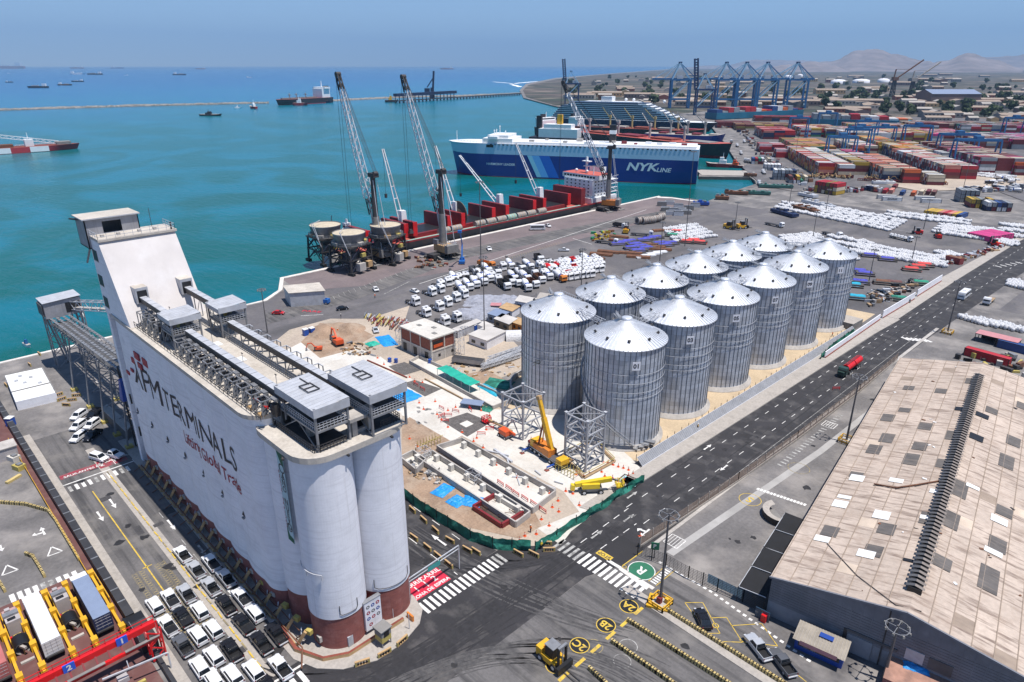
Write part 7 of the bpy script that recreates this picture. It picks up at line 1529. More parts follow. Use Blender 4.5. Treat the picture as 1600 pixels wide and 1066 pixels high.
for i,(x,y,m,l) in enumerate(((478,524,'blue_paint','blue portable toilet on the left by the sandy pit'),(488,522,'blue_paint','blue portable toilet on the right by the sandy pit'),(741,517,'blue_paint','blue portable toilet by the covered grey stack'),(750,513,'white_paint','white portable toilet by the covered grey stack'),(609,566,'blue_paint','small blue tank on the white slab, the left one'),(619,567,'blue_paint','small blue tank on the white slab, the right one'),(672,568,'blue_paint','blue bin at the corner of the brick house'),(18,665,'blue_paint','blue portable toilet at the left border by the duct'))):
 q=MB();s_=.55 if i in (4,5,6) else 1;q.cbox((0,0,0),(1.2*s_*1.3,1.2*s_*1.3,2.2*s_),m);r_=MB();r_.cbox((0,0,2.2*s_),(1.3*s_*1.3,1.3*s_*1.3,.15),'roof_white' if s_==1 else m);t=thing('portable_toilet' if s_==1 else 'water_tank',l,'toilet' if s_==1 else 'tank',(*P(x,y)[:2],.02),.1*i);part('body',q,t);part('roof' if s_==1 else 'lid',r_,t)
q=MB()
for i in range(90):
 u,w_=rnd.random(),rnd.random();p_=P(568+u*75+w_*12,492+u*14+w_*16);a=rad(-45+RU(-12,12));l=V3((cos(a),sin(a),0))*2.2;z=RU(.2,1.3);q.bar(p_-l+V3((0,0,z)),p_+l+V3((0,0,z+RU(-.3,.3))),.3,RC(['dull_red','rust_red','light_steel','grey_steel','rust','scaffold_yellow']),.3)
solo('prop_heap',q,'heap of red and grey formwork props beside the dusty track','steel props',kind='stuff')
q=MB();c_=P(505,520)
for (x,y,r_,h_) in ((510,518,7,2.6),(545,515,6,2.2),(528,512,5,1.6)):p_=P(x,y);q.lathe([(r_,0),(r_*.6,h_*.55),(r_*.25,h_*.9),(.1,h_)],14,(p_.x,p_.y,0),'dirt_brown')
solo('soil_heap',q,'low brown soil heaps behind the orange excavator','soil',kind='stuff')
q=MB()
for i in range(60):x,y=RU(535,590),RU(536,556);p_=P(x,y);q.cbox((p_.x,p_.y,.05),(RU(.4,2.4),RU(.1,.7),RU(.1,.6)),RC(['wood','concrete','grey_steel','dark_steel','tan_paint','rust']),rnd.random()*3)
for i in range(60):x,y=RU(700,830),RU(575,600)-10;p_=P(x,y+(x-760)*.05);q.cbox((p_.x,p_.y,.05),(RU(.4,2.0),RU(.1,.6),RU(.1,.5)),RC(['wood','light_steel','grey_steel','tan_paint']),rnd.random()*3)
solo('building_scrap',q,'scattered timber and steel scrap on the sandy ground of the site','scrap',kind='stuff')
for i in range(9):
 a,c=P(752+i*1.6,578-i*1.8,.8),P(812+i*1.2,556-i*1.6,.8);q=MB();q.truss(a+V3((0,0,RU(0,1))),c+V3((0,0,RU(0,.6))),1.0,1.0,14,.12,'light_steel');solo('lattice_section',q,'grey lattice steel section lying beside the back silo, %s from the nearest'%ORD[i],'steel section',group='lattice sections beside the silo')
q=MB();p_=P(753,576+10)
t=thing('truck_trailer','open grey trailer with dark load behind the green canopy','trailer',(*P(732,570)[:2],0),rad(28));q=MB();q.box(-5,-1.2,.9,5,1.2,2.2,'concrete','dark_steel');part('box',q,t)
for x in (-3.5,-2.3,3.4):
 for y in (-1,1):part('wheel',wheel(x,y,.5),t)
t=thing('work_platform','blue grey steel work platform on the slab by the steel towers','platform',(*P(738,636)[:2],0),rad(30));q=MB();q.box(-3,-1.5,1.3,3,1.5,1.5,'cont_slate');part('deck',q,t)
for x in (-2.8,2.8):
 for y in (-1.4,1.4):q=MB();q.bar((x,y,0),(x,y,1.3),.15,'grey_steel');part('leg',q,t)
for i,(x,y,w,l,lab) in enumerate(((754,492,20,12,'low wide stack under grey plastic sheets nearest the brick house'),(775,472,24,13,'second low stack under grey plastic sheets by the black dump trucks'))):solo('covered_stack',crumple(0,0,0,w,l,1.9,'grey_tarp',i,14),lab,'covered stack',(*P(x,y)[:2],.03),rad(40))
q=MB()
for i in range(5):q.cyl((-3,-1+i*.5,.4+.3*(i%2)),(3,-1+i*.5,.4+.3*(i%2)),.28,n=8,m='green_pipe')
mat('green_pipe',(.03,.28,.12),.5,var=.1);solo('pipe_stack',q,'small stack of bright green pipes beside the dump trucks','pipes',(*P(810,468)[:2],0),rad(40))
q=MB();q.cbox((0,0,2.0),(4,3.4,.2),'pink_paint');q.cbox((0,0,0),(3.6,3,2.0),'corrugated_dark');solo('kiosk',q,'small kiosk with pinkish roof at the end of the grey covered stack','kiosk',(*P(775,484)[:2],0),rad(40))
mesh_fence('dark mesh fence round the covered stacks behind the cabins',[P(*c) for c in ((722,505),(752,512),(800,486),(838,470))],2.6,'dark_steel',3,'grey_steel',pw=.1,fill=5)
#storage yard: pipes, sheets, bags
def pipes(lab,px,py,n,L_,m,rz,r=.3,tiers=2,grp=None,cat='pipes',cover=None):
 q=MB()
 for k in range(tiers):
  for i in range(n-k):q.cyl((-L_/2+RU(-.3,.3),(i+k*.5)*r*2.1,r+k*r*1.75),(L_/2+RU(-.3,.3),(i+k*.5)*r*2.1,r+k*r*1.75),r,n=6,m=m)
 if cover:
  q2=crumple(0,n*r,r*2*tiers*.9,L_*1.02,n*r*2.2,.3,cover,n,7);q2.v=[(x,y,z if z>r*2*tiers*.9+.01 else.4) for x,y,z in q2.v];q.join(q2)
 solo('pipe_stack',q,lab,cat,(*P(px,py)[:2],.03),rad(rz),grp)
gP='bundles under violet blue covers'
for i,(x,y) in enumerate(((968,384),(977,382),(986,380),(995,385),(1004,388),(1012,391),(1008,378),(1017,376),(1026,374),(1034,383),(1042,386),(990,390),(1000,395),(1050,383))):pipes('bundle under violet blue cover in the near quay yard, %s counted from the quay side'%ORD[i],x,y,5,9,'dark_steel',62,.35,2,gP,'covered bundle','violet_tarp')
mat('violet_tarp',(.07,.07,.42),.6,var=.25,vs=.6,bump=(1.5,.8,.3));mat('red_tarp',(.62,.06,.05),.6,var=.2,vs=.5,bump=(1.5,.8,.3));mat('green2_tarp',(.02,.25,.15),.6,var=.2,vs=.5,bump=(1.5,.8,.3))
for i,(x,y,r_) in enumerate(((1013,384,30),(1022,388,30),(1031,392,30),(985,398,30),(997,404,30),(938,400,24),(950,396,24),(925,406,24),(965,372,24),(1036,362,60))):pipes('brown steel billets in the near quay yard, %s counted from the quay'%ORD[i],x,y,6,11,'rust',r_,.28,2,'brown steel bundles in the quay yard','steel')
for i in range(4):pipes('grey pipe bundle at the front edge of the quay yard, %s from its left end'%ORD[i],1006+i*9,404-i*2.6,7,7,'light_steel',62,.22,2,'grey pipe bundles','pipes')
for i,(x,y,m,l) in enumerate(((1072,381,'red_tarp','bundle under red sheet beside the mast, the left one'),(1083,379,'red_tarp','bundle under red sheet beside the mast, the middle one'),(1092,382,'red_tarp','bundle under red sheet beside the mast, the right one'),(1050,371,'green2_tarp','bundle under green sheet in the quay yard'),(1056,365,'red_tarp','small red covered bundle behind the green one'),(1334+10,455-10,'violet_tarp','violet covered bundle by the yard lamp mast, nearest'),(1352,432,'violet_tarp','violet covered bundle behind the first by the yard lamp mast'),(1342,428,'violet_tarp','third violet covered bundle by the yard lamp mast'),(1360,405-2,'violet_tarp','violet covered bundle below the white bags, left'),(1387,409,'violet_tarp','violet covered bundle below the white bags, right'),(1425,425,'red_tarp','orange red covered bundle in the yard, left'),(1436,421,'red_tarp','orange red covered bundle in the yard, middle'),(1445,418,'red_tarp','orange red covered bundle in the yard, right'),(1440,447,'green2_tarp','green covered bundle near the boundary wall'),(1333,456-6,'teal_tarp','turquoise covered machine behind the farthest silos'),(1340,470,'teal_tarp','turquoise covered stack beside the black car'),(1405,472,'green_net','dark green sheet heap near the boundary wall'),(1398,447,'maroon_floor','long maroon covered bundle in the yard'),(1380,446,'rust','brown timber stack in the yard'))):pipes(l,x,y,5,7.5,'dark_steel',25,.4,2,None,'covered bundle',m)
def bagrow(seed,L_=8.4,w=3.0,h=1.7):
 r_=RR(seed);q=MB();n=int(L_/1.15)
 for i in range(n):
  for j in (-1,0,1):
   x=-L_/2+(i+.5)*L_/n+r_.uniform(-.12,.12);y=j*w/3+r_.uniform(-.08,.08);hh=h*r_.uniform(.75,1.1);b0=len(q.v);q.sph((x,y,hh/2),.72,'white_tarp',6,4,hh/1.3)
 return q.mesh('bag_stack')
BAGS=[bagrow(i) for i in range(5)]
def bags(field,quad,nu,nv,rz,lab,jit=.25,skip=0.0,sc=1.0):
 a,b_,c,d=[P(*q) for q in quad];r_=RR(len(lab));k=0
 for v in range(nv):
  for u in range(nu):
   if r_.random()<skip:continue
   s_,t_=(u+.5)/nu,(v+.5)/nv;p_=(a*(1-s_)+b_*s_)*(1-t_)+(d*(1-s_)+c*s_)*t_
   o=_link('bag_stack',BAGS[r_.randrange(5)]);o.location=(p_.x+r_.uniform(-jit,jit),p_.y+r_.uniform(-jit,jit),.03);o.rotation_euler=(0,0,rad(rz+r_.uniform(-5,5)));o.scale=(sc,sc,sc*r_.uniform(.9,1.15))
   tag(o,'white bag stack %s, %s across, %s deep'%(lab,ORD[u],ORD[v]),'bag stack',field)
bags('white bags in the quay yard',((1060,388-6),(1118,372),(1080,352),(1040,358)),5,5,62,'behind the violet bundles')
bags('white bags behind the far silos',((1222,388),(1290,382),(1275,366),(1222,372)),5,4,-25,'right behind the farthest silos')
bags('white bags left of the dark aisle',((1290,396),(1330,410),(1362,378),(1300,368)),6,4,-25,'left of the dark aisle',skip=.08)
bags('white bags by the near lamp mast',((1338,398),(1470,419),(1474,404),(1348,382)),12,3,-25,'by the orange sheets')
bags('white bags in the block by the guard hut',((1462,410),(1485,406),(1495,396),(1470,394)),3,2,-25,'by the guard hut')
bags('white bags in the middle field',((1265,338),(1385,362),(1415,346),(1290,322)),10,6,-28,'in the big middle field',skip=.04)
bags('white bags upper left',((1210,328),(1262,338),(1290,326),(1225,316)),5,3,-28,'at the upper left of the field')
bags('white bags in the upper band',((1385,340),(1512,354),(1510,344),(1390,331)),11,2,-25,'in the greyish upper band',.5)
bags('white bags before the pink containers',((1460,366),(1540,378),(1562,360),(1475,352)),8,4,-25,'before the pink containers',skip=.05)
bags('white bags at the right border',((1565,372),(1600,376),(1600,352),(1570,350)),4,3,-25,'right of the pink containers');bags('white bags by the wall',((1562,385),(1582,384),(1580,376),(1566,378)),2,2,-10,'by the wall end');bags('white bags across the road',((1508,505),(1590,520),(1592,512),(1512,497)),6,1,-20,'across the main road');bags('white bags at the right edge',((1582,452),(1600,452),(1600,442),(1586,442)),2,2,-20,'at the right edge')
bags('white cars like bundles',((1510,275),(1590,285),(1580,276),(1510,268)),9,2,30,'in the pale row by the containers')
for i,(x,y) in enumerate(((1000,350),(1008,350),(1017,349),(1026,347),(1032,344))):q=MB();q.cyl((-2.4,0,2.1),(2.4,0,2.1),2.1,n=16,m='coil');q.cyl((-2.41,0,2.1),(-2.45,0,2.1),1.2,n=12,m='dark_steel');[q.cyl((k,0,2.1),(k+.25,0,2.1),2.16,n=16,m='rust') for k in (-1.6,-.4,.9)];solo('steel_tank',q,'large rusty grey steel cylinder lying on the quay, %s from the left'%ORD[i],'cylinder',(*P(x,y)[:2],0),rad(75),'steel cylinders lying on the quay')
mat('coil',(.32,.30,.28),.6,.2,var=.2,vs=.6,dirt=((.18,.12,.09),.8,.5,.75,.6))
for i,(x,y) in enumerate(((1034,322),(1046,320),(1060,325),(1040,330),(1052,332),(1064,331),(1076,328),(1048,338-2),(1060,339-2),(1072,337-2),(1086,324),(1096,320))):q=MB();q.cbox((0,0,0),(6,2.6,2.4),('concrete_dark','corrugated_grey','light_steel')[i%3],0,'light_steel' if i%2 else 'dark_steel');q.cbox((0,0,2.4),(5.2,1.6,.5),'grey_steel');solo('steel_bin',q,'grey steel bin in the group at the quay end, %s counted from the water'%ORD[i],'bin',(*P(x,y)[:2],.03),rad(38),'steel bins at the quay end')
def hopper(x,y,lab,k):
 t=thing('quay_hopper',lab,'hopper',(x,y,0),rad(12*k),'three grain hoppers on the quay');R_=7.2;zt=17.5
 q=MB();q.lathe([(R_,zt),(R_,zt-.4),(R_*.94,zt-.4)],28,m='light_steel');q.lathe([(R_*.3,8.5),(R_*.88,zt-3.8),(R_,zt)],28,m='hopper_grey');part('bowl',q,t);mat('hopper_grey',(.22,.22,.23),.55,.3,var=.2)
 q=MB();q.lathe([(R_*.97,zt-.35),(R_*.6,zt-.15),(.05,zt+.0)],28,m='grain');mat('grain',(.50,.43,.32),.9,var=.12,vs=.5,fine=(2,.1));part('cover',q,t)
 q=MB();q.lathe([(R_*1.12,zt-5.2),(R_*1.12,zt-5.0),(R_*.8,zt-5.0)],24,m='dark_steel');q.rail([(R_*1.1*cos(a),R_*1.1*sin(a),zt-5) for a in [2*math.pi*i/16 for i in range(16)]],1.2,.14,2,'grey_steel',3,True)
 for i in range(7):a=2*math.pi*i/7;q.cbox((R_*.95*cos(a),R_*.95*sin(a),zt-5),(3.0,1.2,1.2),RC(['tan_paint','concrete','scaffold_yellow','grey_steel']),a+HP)
 part('walkway',q,t)
 C=[(-1,-1),(1,-1),(1,1),(-1,1)];w=6.6
 for a,c in C:q=MB();q.bar((a*w,c*w,0),(a*w*.92,c*w*.92,zt-5.2),.7,'dark_steel');q.cbox((a*w,c*w,0),(3.2,1.6,1.3),'rubber');part('leg',q,t)
 q=MB()
 for i in range(4):
  a,c=C[i],C[(i+1)%4]
  for z0,z1 in ((1.2,6.4),(6.4,12)):q.bar((a[0]*w,a[1]*w,z1),(c[0]*w,c[1]*w,z1),.5,'dark_steel');q.bar((a[0]*w,a[1]*w,z0),((a[0]+c[0])/2*w,(a[1]+c[1])/2*w,z1),.35,'steel_navy');q.bar((c[0]*w,c[1]*w,z0),((a[0]+c[0])/2*w,(a[1]+c[1])/2*w,z1),.35,'dark_steel')
 for i in range(24):q.bar((RU(-w,w),RU(-w,w),RU(1,7)),(RU(-w,w),RU(-w,w),RU(6,12)),.28,RC(['dark_steel','steel_navy','grey_steel','dark_steel']))
 part('bracing',q,t);mat('steel_navy',(.03,.035,.06),.6,.3,var=.2)
 q=MB();q.lathe([(R_*.3,8.5),(1.4,6.8),(1.4,5)],16,m='steel_navy');q.cbox((-2,1,3),(5,5,4),'steel_navy',.3);q.cbox((3,-2.5,5.4),(4,3.4,3.6),'corrugated_dark',.2);part('discharge',q,t)
 q=MB();q.cbox((w+.6,-w*.2,1.4),(2.6,3.6,3.4),'concrete');q.cbox((w+.8,w*.5,2.2),(2.2,2.6,2.6),'tan_paint');q.cbox((w+.4,.6,7.2),(1.6,2.2,1.6),'scaffold_yellow');part('switch_cabin',q,t)
 q=MB();q.bar((-w,w,zt-5),(-w-2,w+2,zt+1.5),.3,'steel_navy');q.bar((w,-w,9),(w-2.5,-w-2.5,zt+1.8),.25,'light_steel');q.bar((w-2.5,-w-2.5,zt+1.8),(w-8,-w+5,zt+1.8),.2,'light_steel');q.bar((w,-w,9),(w-4.5,-w-.5,zt+1.2),.2,'light_steel');part('boom_stay',q,t)
HPT=[P(508,352,17),P(545,364,17),P(602,352,17)]
hopper(HPT[0].x,HPT[0].y,'grain hopper on dark legs, farthest out on the quay corner',0);hopper(HPT[1].x,HPT[1].y,'grain hopper on dark legs, the middle one with pale round cover',1);hopper(HPT[2].x,HPT[2].y,'grain hopper on dark legs nearest the red ship',2)
def hcrane(px,py,ty,tip,Yt,lab,piv,body='tan_paint',grab=True):
 b0=P(px,py);t=thing('harbour_crane',lab,'harbour crane',(b0.x,b0.y,0),0,'mobile harbour cranes on the quay')
 d=ray(px,ty);D=math.hypot(b0.x,b0.y);zt=H+d.z*D/math.hypot(d.x,d.y)
 e=onY(*tip,Yt)-b0;az=math.atan2(e.y,e.x);c_,s_=cos(az),sin(az)
 def L3(a,l,z):return V3((a*c_-l*s_,a*s_+l*c_,z))
 q=MB();q.cbox((0,0,1.6),(16,5,1.2),'dark_steel',rad(90));part('undercarriage',q,t)
 for i in range(7):
  for l in (-2.6,2.6):q=MB();q.cyl((l-.7,-7+i*2.3,.8),(l+.7,-7+i*2.3,.8),.8,n=10,m='rubber');part('wheel',q,t)
 for sx in (-1,1):
  for sy in (-1,1):q=MB();q.bar((0,sy*5,1.9),(sx*6.5,sy*6,1.2),.6,'concrete_dark');q.cbox((sx*6.5,sy*6,0),(1.8,5.5,.5),'concrete_dark');part('outrigger',q,t)
 q=MB();q.cbox(L3(-2.2,0,3.4),(11,6.2,3.2),body,az);q.cbox(L3(-6.8,0,3.6),(2.2,6.6,3.6),'concrete_dark',az);q.cbox(L3(2.0,2.4,6.6),(3,1.6,2.2),'grey_steel',az);q.rail([L3(-7,-3,6.6),L3(3,-3,6.6),L3(3,3,6.6),L3(-7,3,6.6)],1.2,.12,1.6,'light_steel',2,True);part('machinery_house',q,t)
 q=MB();q.cyl((0,0,3),(0,0,piv*.95),1.75,1.6,14,'tower_grey');q.cyl((0,0,piv*.95),(0,0,zt-1.5),1.35,1.1,14,'tower_dark');part('tower',q,t);mat('tower_grey',(.24,.23,.22),.6,.2,var=.25,vs=.4);mat('tower_dark',(.06,.055,.055),.6,.2,var=.3)
 q=MB();q.cbox(L3(-.6,0,zt-1.8),(4.8,2.8,1.8),'dark_steel',az);q.cyl(L3(-2.4,-1,zt),L3(-2.4,1,zt),.9,n=10,m='dark_steel');part('tower_head',q,t)
 e0=L3(2.0,0,piv);k1=e0+(e-e0)*.16+V3((0,0,0));q=MB();up_=L3(0,0,1)
 q.truss(e0,e0+(e-e0)*.12,4.6,1.2,2,.38,'dark_steel',tw=.9);q.truss(e0+(e-e0)*.12,e0+(e-e0)*.9,3.9,2.9,16,.34,'light_steel',tw=.55);q.truss(e0+(e-e0)*.9,e,2.1,1.6,2,.5,'dark_steel',tw=.8);q.cyl(e+L3(0,-1.1,.5),e+L3(0,1.1,.5),1.1,n=10,m='dark_steel');part('boom',q,t)
 q=MB()
 for l in (-.8,.8):q.bar(L3(-2.4,l,zt+.6),e+L3(0,l,.8),.12,'dark_steel');q.bar(L3(-2.4,l*.4,zt+.6),e+L3(0,l*.4,1.3),.1,'dark_steel')
 gz=9 if grab else 5
 for l in (-.7,.7):q.bar(e+L3(.9,l,0),V3((e.x+.9*c_-l*s_,e.y+.9*s_+l*c_,gz)),.1,'black_plastic')
 part('hoist_rope',q,t)
 q=MB();a=V3((e.x+.9*c_,e.y+.9*s_,gz-1));q.cbox((a.x,a.y,a.z-1),(2.4,2.4,2),'dark_steel',az,taper=(.5,.5));part('hook_block',q,t)
 q=MB();q.bar(L3(-6.5,-2.2,6.6),L3(-1.6,-1,zt-3),.22,'light_steel');q.bar(L3(-6.5,2.2,6.6),L3(-1.6,1,zt-3),.22,'light_steel');q.bar(L3(1.8,0,piv*.55),e0+(e-e0)*.14,.5,'light_steel');part('back_stay',q,t)
hcrane(693,402,265,(630,122),201,'lattice boom harbour crane with tan machine house beside the blue lift',22)
hcrane(592,408,270,(528,118),174,'lattice boom harbour crane rising behind the three hoppers',22)
hcrane(949,328,228,(776,128),310,'far lattice boom harbour crane with orange machine house by the ship bridge',20,'orange_paint',False) if False else hcrane(949,328,228,(880,130),335,'far lattice boom harbour crane with orange machine house by the ship bridge',20,'orange_paint',False)
#ships
def hull_mb(L_,B,levels,mats,rake=6.0,stern=.82,bow_full=.32,flare=.25,sheer=0):
 """levels: heights from below the water to the deck; mats: one per band"""
 ns=28;q=MB();rows=[]
 for k,z in enumerate(levels):
  f=k/(len(levels)-1);row=[]
  for i in range(ns+1):
   u=i/ns;x=-L_/2+u*(L_-rake*(1-f))
   if u<.12:hb=stern+(1-stern)*(u/.12)
   elif u>1-bow_full:w_=(u-1+bow_full)/bow_full;p_=1.6+1.6*f*(1+flare);hb=max(0,1-w_**p_)
   else:hb=1
   if u<.15:hb*=.55+.45*min(1,f*1.6+u/.15*.6) if f<.6 else 1
   row.append((x,hb*B/2,z+(sheer*max(0,(u-.75)/.25)**2 if k==len(levels)-1 else 0)))
  rows.append(row)
 for k in range(len(levels)-1):
  for s_ in (-1,1):
   v=[(x,s_*y,z) for x,y,z in rows[k]]+[(x,s_*y,z) for x,y,z in rows[k+1]];n=ns+1
   q.add(v,[((i,i+1,n+i+1,n+i) if s_<0 else (i,n+i,n+i+1,i+1)) for i in range(ns)],mats[k],True)
  a,b_=rows[k][0],rows[k+1][0];q.add([(a[0],-a[1],a[2]),(a[0],a[1],a[2]),(b_[0],b_[1],b_[2]),(b_[0],-b_[1],b_[2])],[(0,3,2,1)],mats[k])
 return q,rows
def deck_mb(row,m,dz=0):
 q=MB();n=len(row);v=[(x,-y,z+dz) for x,y,z in row]+[(x,y,z+dz) for x,y,z in row];q.add(v,[(i,i+1,n+i+1,n+i) for i in range(n-1)],m);return q
def ship(name,lab,cat,bowp,sternp,B,levels,mats,deckm,group=None,**kw):
 bp,sp=V3(bowp),V3(sternp);d=bp-sp;L_=d.length;c=(bp+sp)/2
 t=thing(name,lab,cat,(c.x,c.y,WZ),math.atan2(d.y,d.x),group);q,rows=hull_mb(L_,B,levels,mats,**kw);part('hull',q,t);part('deck',deck_mb(rows[-1],deckm,-.05),t);return t,L_,rows
def windows(q,x,y0,y1,z,n,m='glass_dark',w=1.2,h=.9):
 for i in range(n):y=y0+(y1-y0)*(i+.5)/n;q.box(x-.06,y-w/2,z,x+.06,y+w/2,z+h,m)
#blue and white car carrier
t,L_,rows=ship('car_carrier','huge blue and white car carrier with slanted stripes and white lettering','ship',P(699,273,WZ)+V3((-11.5,12,0)),P(1092,290,WZ)+V3((-10.5,13.4,0)),33,(-4,.6,9.5,18.6,25.6,27.2),('hull_red','hull_blue','hull_blue','hull_pale','hull_pale'),'ship_white',rake=9,bow_full=.16,stern=1.0)
y=-16.55
def sidey(x,z):return y-.12
sd_=-1
q=MB()
def para(x0,x1,w,sl,m):
 q.add([(x0,Y_,1.2),(x0+w,Y_,1.2),(x0+w-sl,Y_,18.5),(x0-sl,Y_,18.5)],[(0,1,2,3)] if Y_<0 else [(3,2,1,0)],m)
Y_=16.62
hb=L_/2
for x0,w,m in ((32,5.5,'stripe_aqua'),(26.4,-0,'stripe_aqua'),):pass
for x0,w,m in ((18.6,3.9,'stripe_aqua'),(12.4,6.2,'stripe_sky'),(3.6,8.8,'stripe_mid')):
 q.add([(x0,Y_,1.2),(x0+w,Y_,1.2),(x0+w+8.6,Y_,18.5),(x0+8.6,Y_,18.5)],[(3,2,1,0)],m)
part('slanted_stripes',q,t)
RB=Matrix.Rotation(math.pi,4,'Z')@Matrix.Rotation(HP,4,'X')
q=MB();q.join(text_mb('NYK',8.4,'ship_white',.26,.25,sx=1.42),Matrix.Translation((-63,Y_+.05,12.3))@RB);q.join(text_mb('LINE',4.6,'ship_white',.08,.22,sx=1.2),Matrix.Translation((-80.5,Y_+.05,10.6))@RB);q.join(text_mb('HARMONY LEADER',2.6,'ship_white',.05,0,sx=1.1),Matrix.Translation((54,Y_+.05,10.5))@RB)
part('ship_lettering',q,t)
q=MB();q.box(-hb+2,-14,27.2,hb-45,14,28.8,'ship_white')
for i in range(46):q.box(-hb+6+i*3.6,15.5,25.9,-hb+7.6+i*3.6,16.75,26.8,'grey_steel' if i%3 else 'black_plastic')
part('upper_deck',q,t)
q=MB();q.box(hb-62,-15,27.2,hb-36,15,31.1,'ship_white');q.box(hb-58,-13,31.1,hb-40,13,33.6,'ship_white');q.box(hb-50,-18.5,30.8,hb-42,18.5,33.0,'ship_white')
for i in range(10):q.box(hb-41.9,-12+i*2.4,31.8,hb-41.8,-10.2+i*2.4,32.9,'glass_dark')
q.box(hb-46,16.5,24.0,hb-40,16.75,26.2,'black_plastic')
for x,z in ((hb-44,37.6),(hb-47,40.6),(hb-52,36.6),(hb-42,37.1)):q.bar((x,0,32.6),(x,0,z),.5,'ship_white');q.bar((x,-2,z-1),(x,2,z-1),.3,'ship_white')
part('bridge',q,t)
q=MB();q.cbox((-hb+70,-4,28.6),(5,6,14),'hull_black');q.cbox((-hb+70,-4,35.6),(5.2,6.2,3),'ship_white');part('funnel',q,t)
q=MB()
for i in range(14):q.cbox((-hb+12+i*9.5,RU(-10,12),28.8),(RU(2,6),RU(2,5),RU(.8,2.2)),RC(['ship_white','ship_white','concrete','dull_red']))
q.bar((hb-8,0,26.6),(hb-8,0,35.6),.4,'ship_white');q.rail([(hb-30,13,27.2),(hb-12,8,27.2)],1.4,.2,3,'ship_white');part('deck_gear',q,t)
#red bulk carrier at the near quay
BX_,BY0,BY1=-289.0,158.0,371.0
t,L_,rows=ship('bulk_carrier','black hulled bulk carrier with open red hatches and white deck cranes','ship',V3((BX_,BY0,WZ)),V3((BX_,BY1,WZ)),29,(-4,0.4,5.6),('hull_red','hull_black'),'deck_red',rake=8,bow_full=.12)
hb=L_/2
q=MB()
for s_ in (-1,1):q.box(-hb+4,s_*14.3,5.5,hb-34,s_*14.45,6.4,'hull_red')
q.box(-hb+40,12.3,5.6,hb-36,13.9,6.4,'green_pipe2');mat('green_pipe2',(.25,.38,.33),.7,var=.2);part('deck_rail',q,t)
def wx(Y):return (BY0+BY1)/2-Y
hatch=[wx(v) for v in (181,212,250,288,326,350)]
for i,Y in enumerate((188,216,248,281,312)):
 x=wx(Y);q=MB();q.box(x-11,-9,5.5,x+11,9,7.6,'dull_red');q.box(x-9.4,-7.4,7.55,x+9.4,7.4,7.65,'black_plastic');hc=part('hatch',q,t)
 for s_ in (-1,1):c=MB();c.box(x+s_*11.2-1.0,-10,7.0,x+s_*11.2+1.0,10.4,14.2,'dull_red');c.box(x+s_*11.2-1.3,10.4,7.2,x+s_*11.2+1.3,10.8,14.2,'bright_red');part('hatch_cover',c,hc)
def deck_crane(Yb,tip,Xp,lab=None):
 x=wx(Yb);q=MB();zc=18.5;q.cyl((x,0,5.5),(x,0,10.5),1.7,n=14,m='ship_white');q.cyl((x,0,10.5),(x,0,11.2),2.3,n=14,m='ship_white');q.cbox((x,0,11.2),(3.6,3.4,7.4),'ship_white',taper=(.8,.75));cp=part('deck_crane',q,t)
 e=tip;lx=wx(e.y);ly=e.x-BX_;lz=e.z-WZ;q=MB();a=V3((x,-1,12.4));e2=V3((lx,ly,lz));w_=1.5
 for s_ in (-1,1):q.bar(a+V3((s_*w_,0,0)),e2+V3((s_*.5,0,0)),.5,'ship_white')
 for k in range(1,6):f_=k/6;p_=a+(e2-a)*f_;ww=w_*(1-f_)+.5*f_;q.bar(p_+V3((-ww,0,0)),p_+V3((ww,0,0)),.35,'ship_white')
 q.bar(V3((x,0,18.6)),e2,.12,'dark_steel');q.bar(e2,e2+V3((0,0,-22)),.1,'dark_steel');q.cbox((e2.x,e2.y,e2.z-24),(1,1,2),'dark_steel');part('jib',q,cp)
cb_=[(628,338,598,233),(712,322,680,228),(779,308,718,243),(842,297,806,224)]
for (x,y,tx,ty) in cb_:
 g=P(x,y,5);Yb=0
 for Yb in range(150,400):
  pp=V3((BX_,Yb,10));dd=pp-V3((0,0,H));fx=dd.x*cR+dd.y*sR;fy=-dd.x*sR+dd.y*cR;fw=fy*cP-dd.z*sP
  if 800+F*fx/fw>=x:break
 deck_crane(Yb,onY(tx,ty,Yb-6),0)
q=MB();sx=-hb+3;q.box(sx,-13,5.5,sx+26,13,9,'ship_white');q.box(sx+6,-12,9,sx+24,12,20,'ship_white');q.box(sx+8,-14.5,20,sx+23,14.5,23,'ship_white','deck_red');q.box(sx+2,-5,9,sx+7,5,26,'ship_white','hull_black')
for k in range(5):
 for i in range(6):q.box(sx+24,-10+i*3.6,10+k*2.1,sx+24.08,-9+i*3.6,10.8+k*2.1,'glass_dark')
 for i in range(5):q.box(sx+8+i*3.2,12,10+k*2.1,sx+9+i*3.2,12.08,10.8+k*2.1,'glass_dark')
for i in range(11):q.box(sx+23,-13+i*2.4,21,sx+23.1,-11.2+i*2.4,22.2,'glass_dark')
for k in range(5):q.box(sx-2,4,8+k*2.6,sx+6,12,8.4+k*2.6,'ship_white');q.bar((sx-2,4+(k%2)*8,8+k*2.6),(sx-2,12-(k%2)*8,10.6+k*2.6),.3,'ship_white')
part('superstructure',q,t)
q=MB();q.bar((sx+16,0,23),(sx+16,0,33),1.1,'ship_white');q.box(sx+14.5,-3,30,sx+17.5,3,30.5,'ship_white');q.box(sx+15,-2,27,sx+17,2,27.4,'ship_white');q.bar((sx+20,9,23),(sx+20,9,28),.5,'ship_white');q.sph((sx+19,-6,24.5),1,'ship_white');q.sph((sx+19,3,24.5),.9,'ship_white');part('mast',q,t)
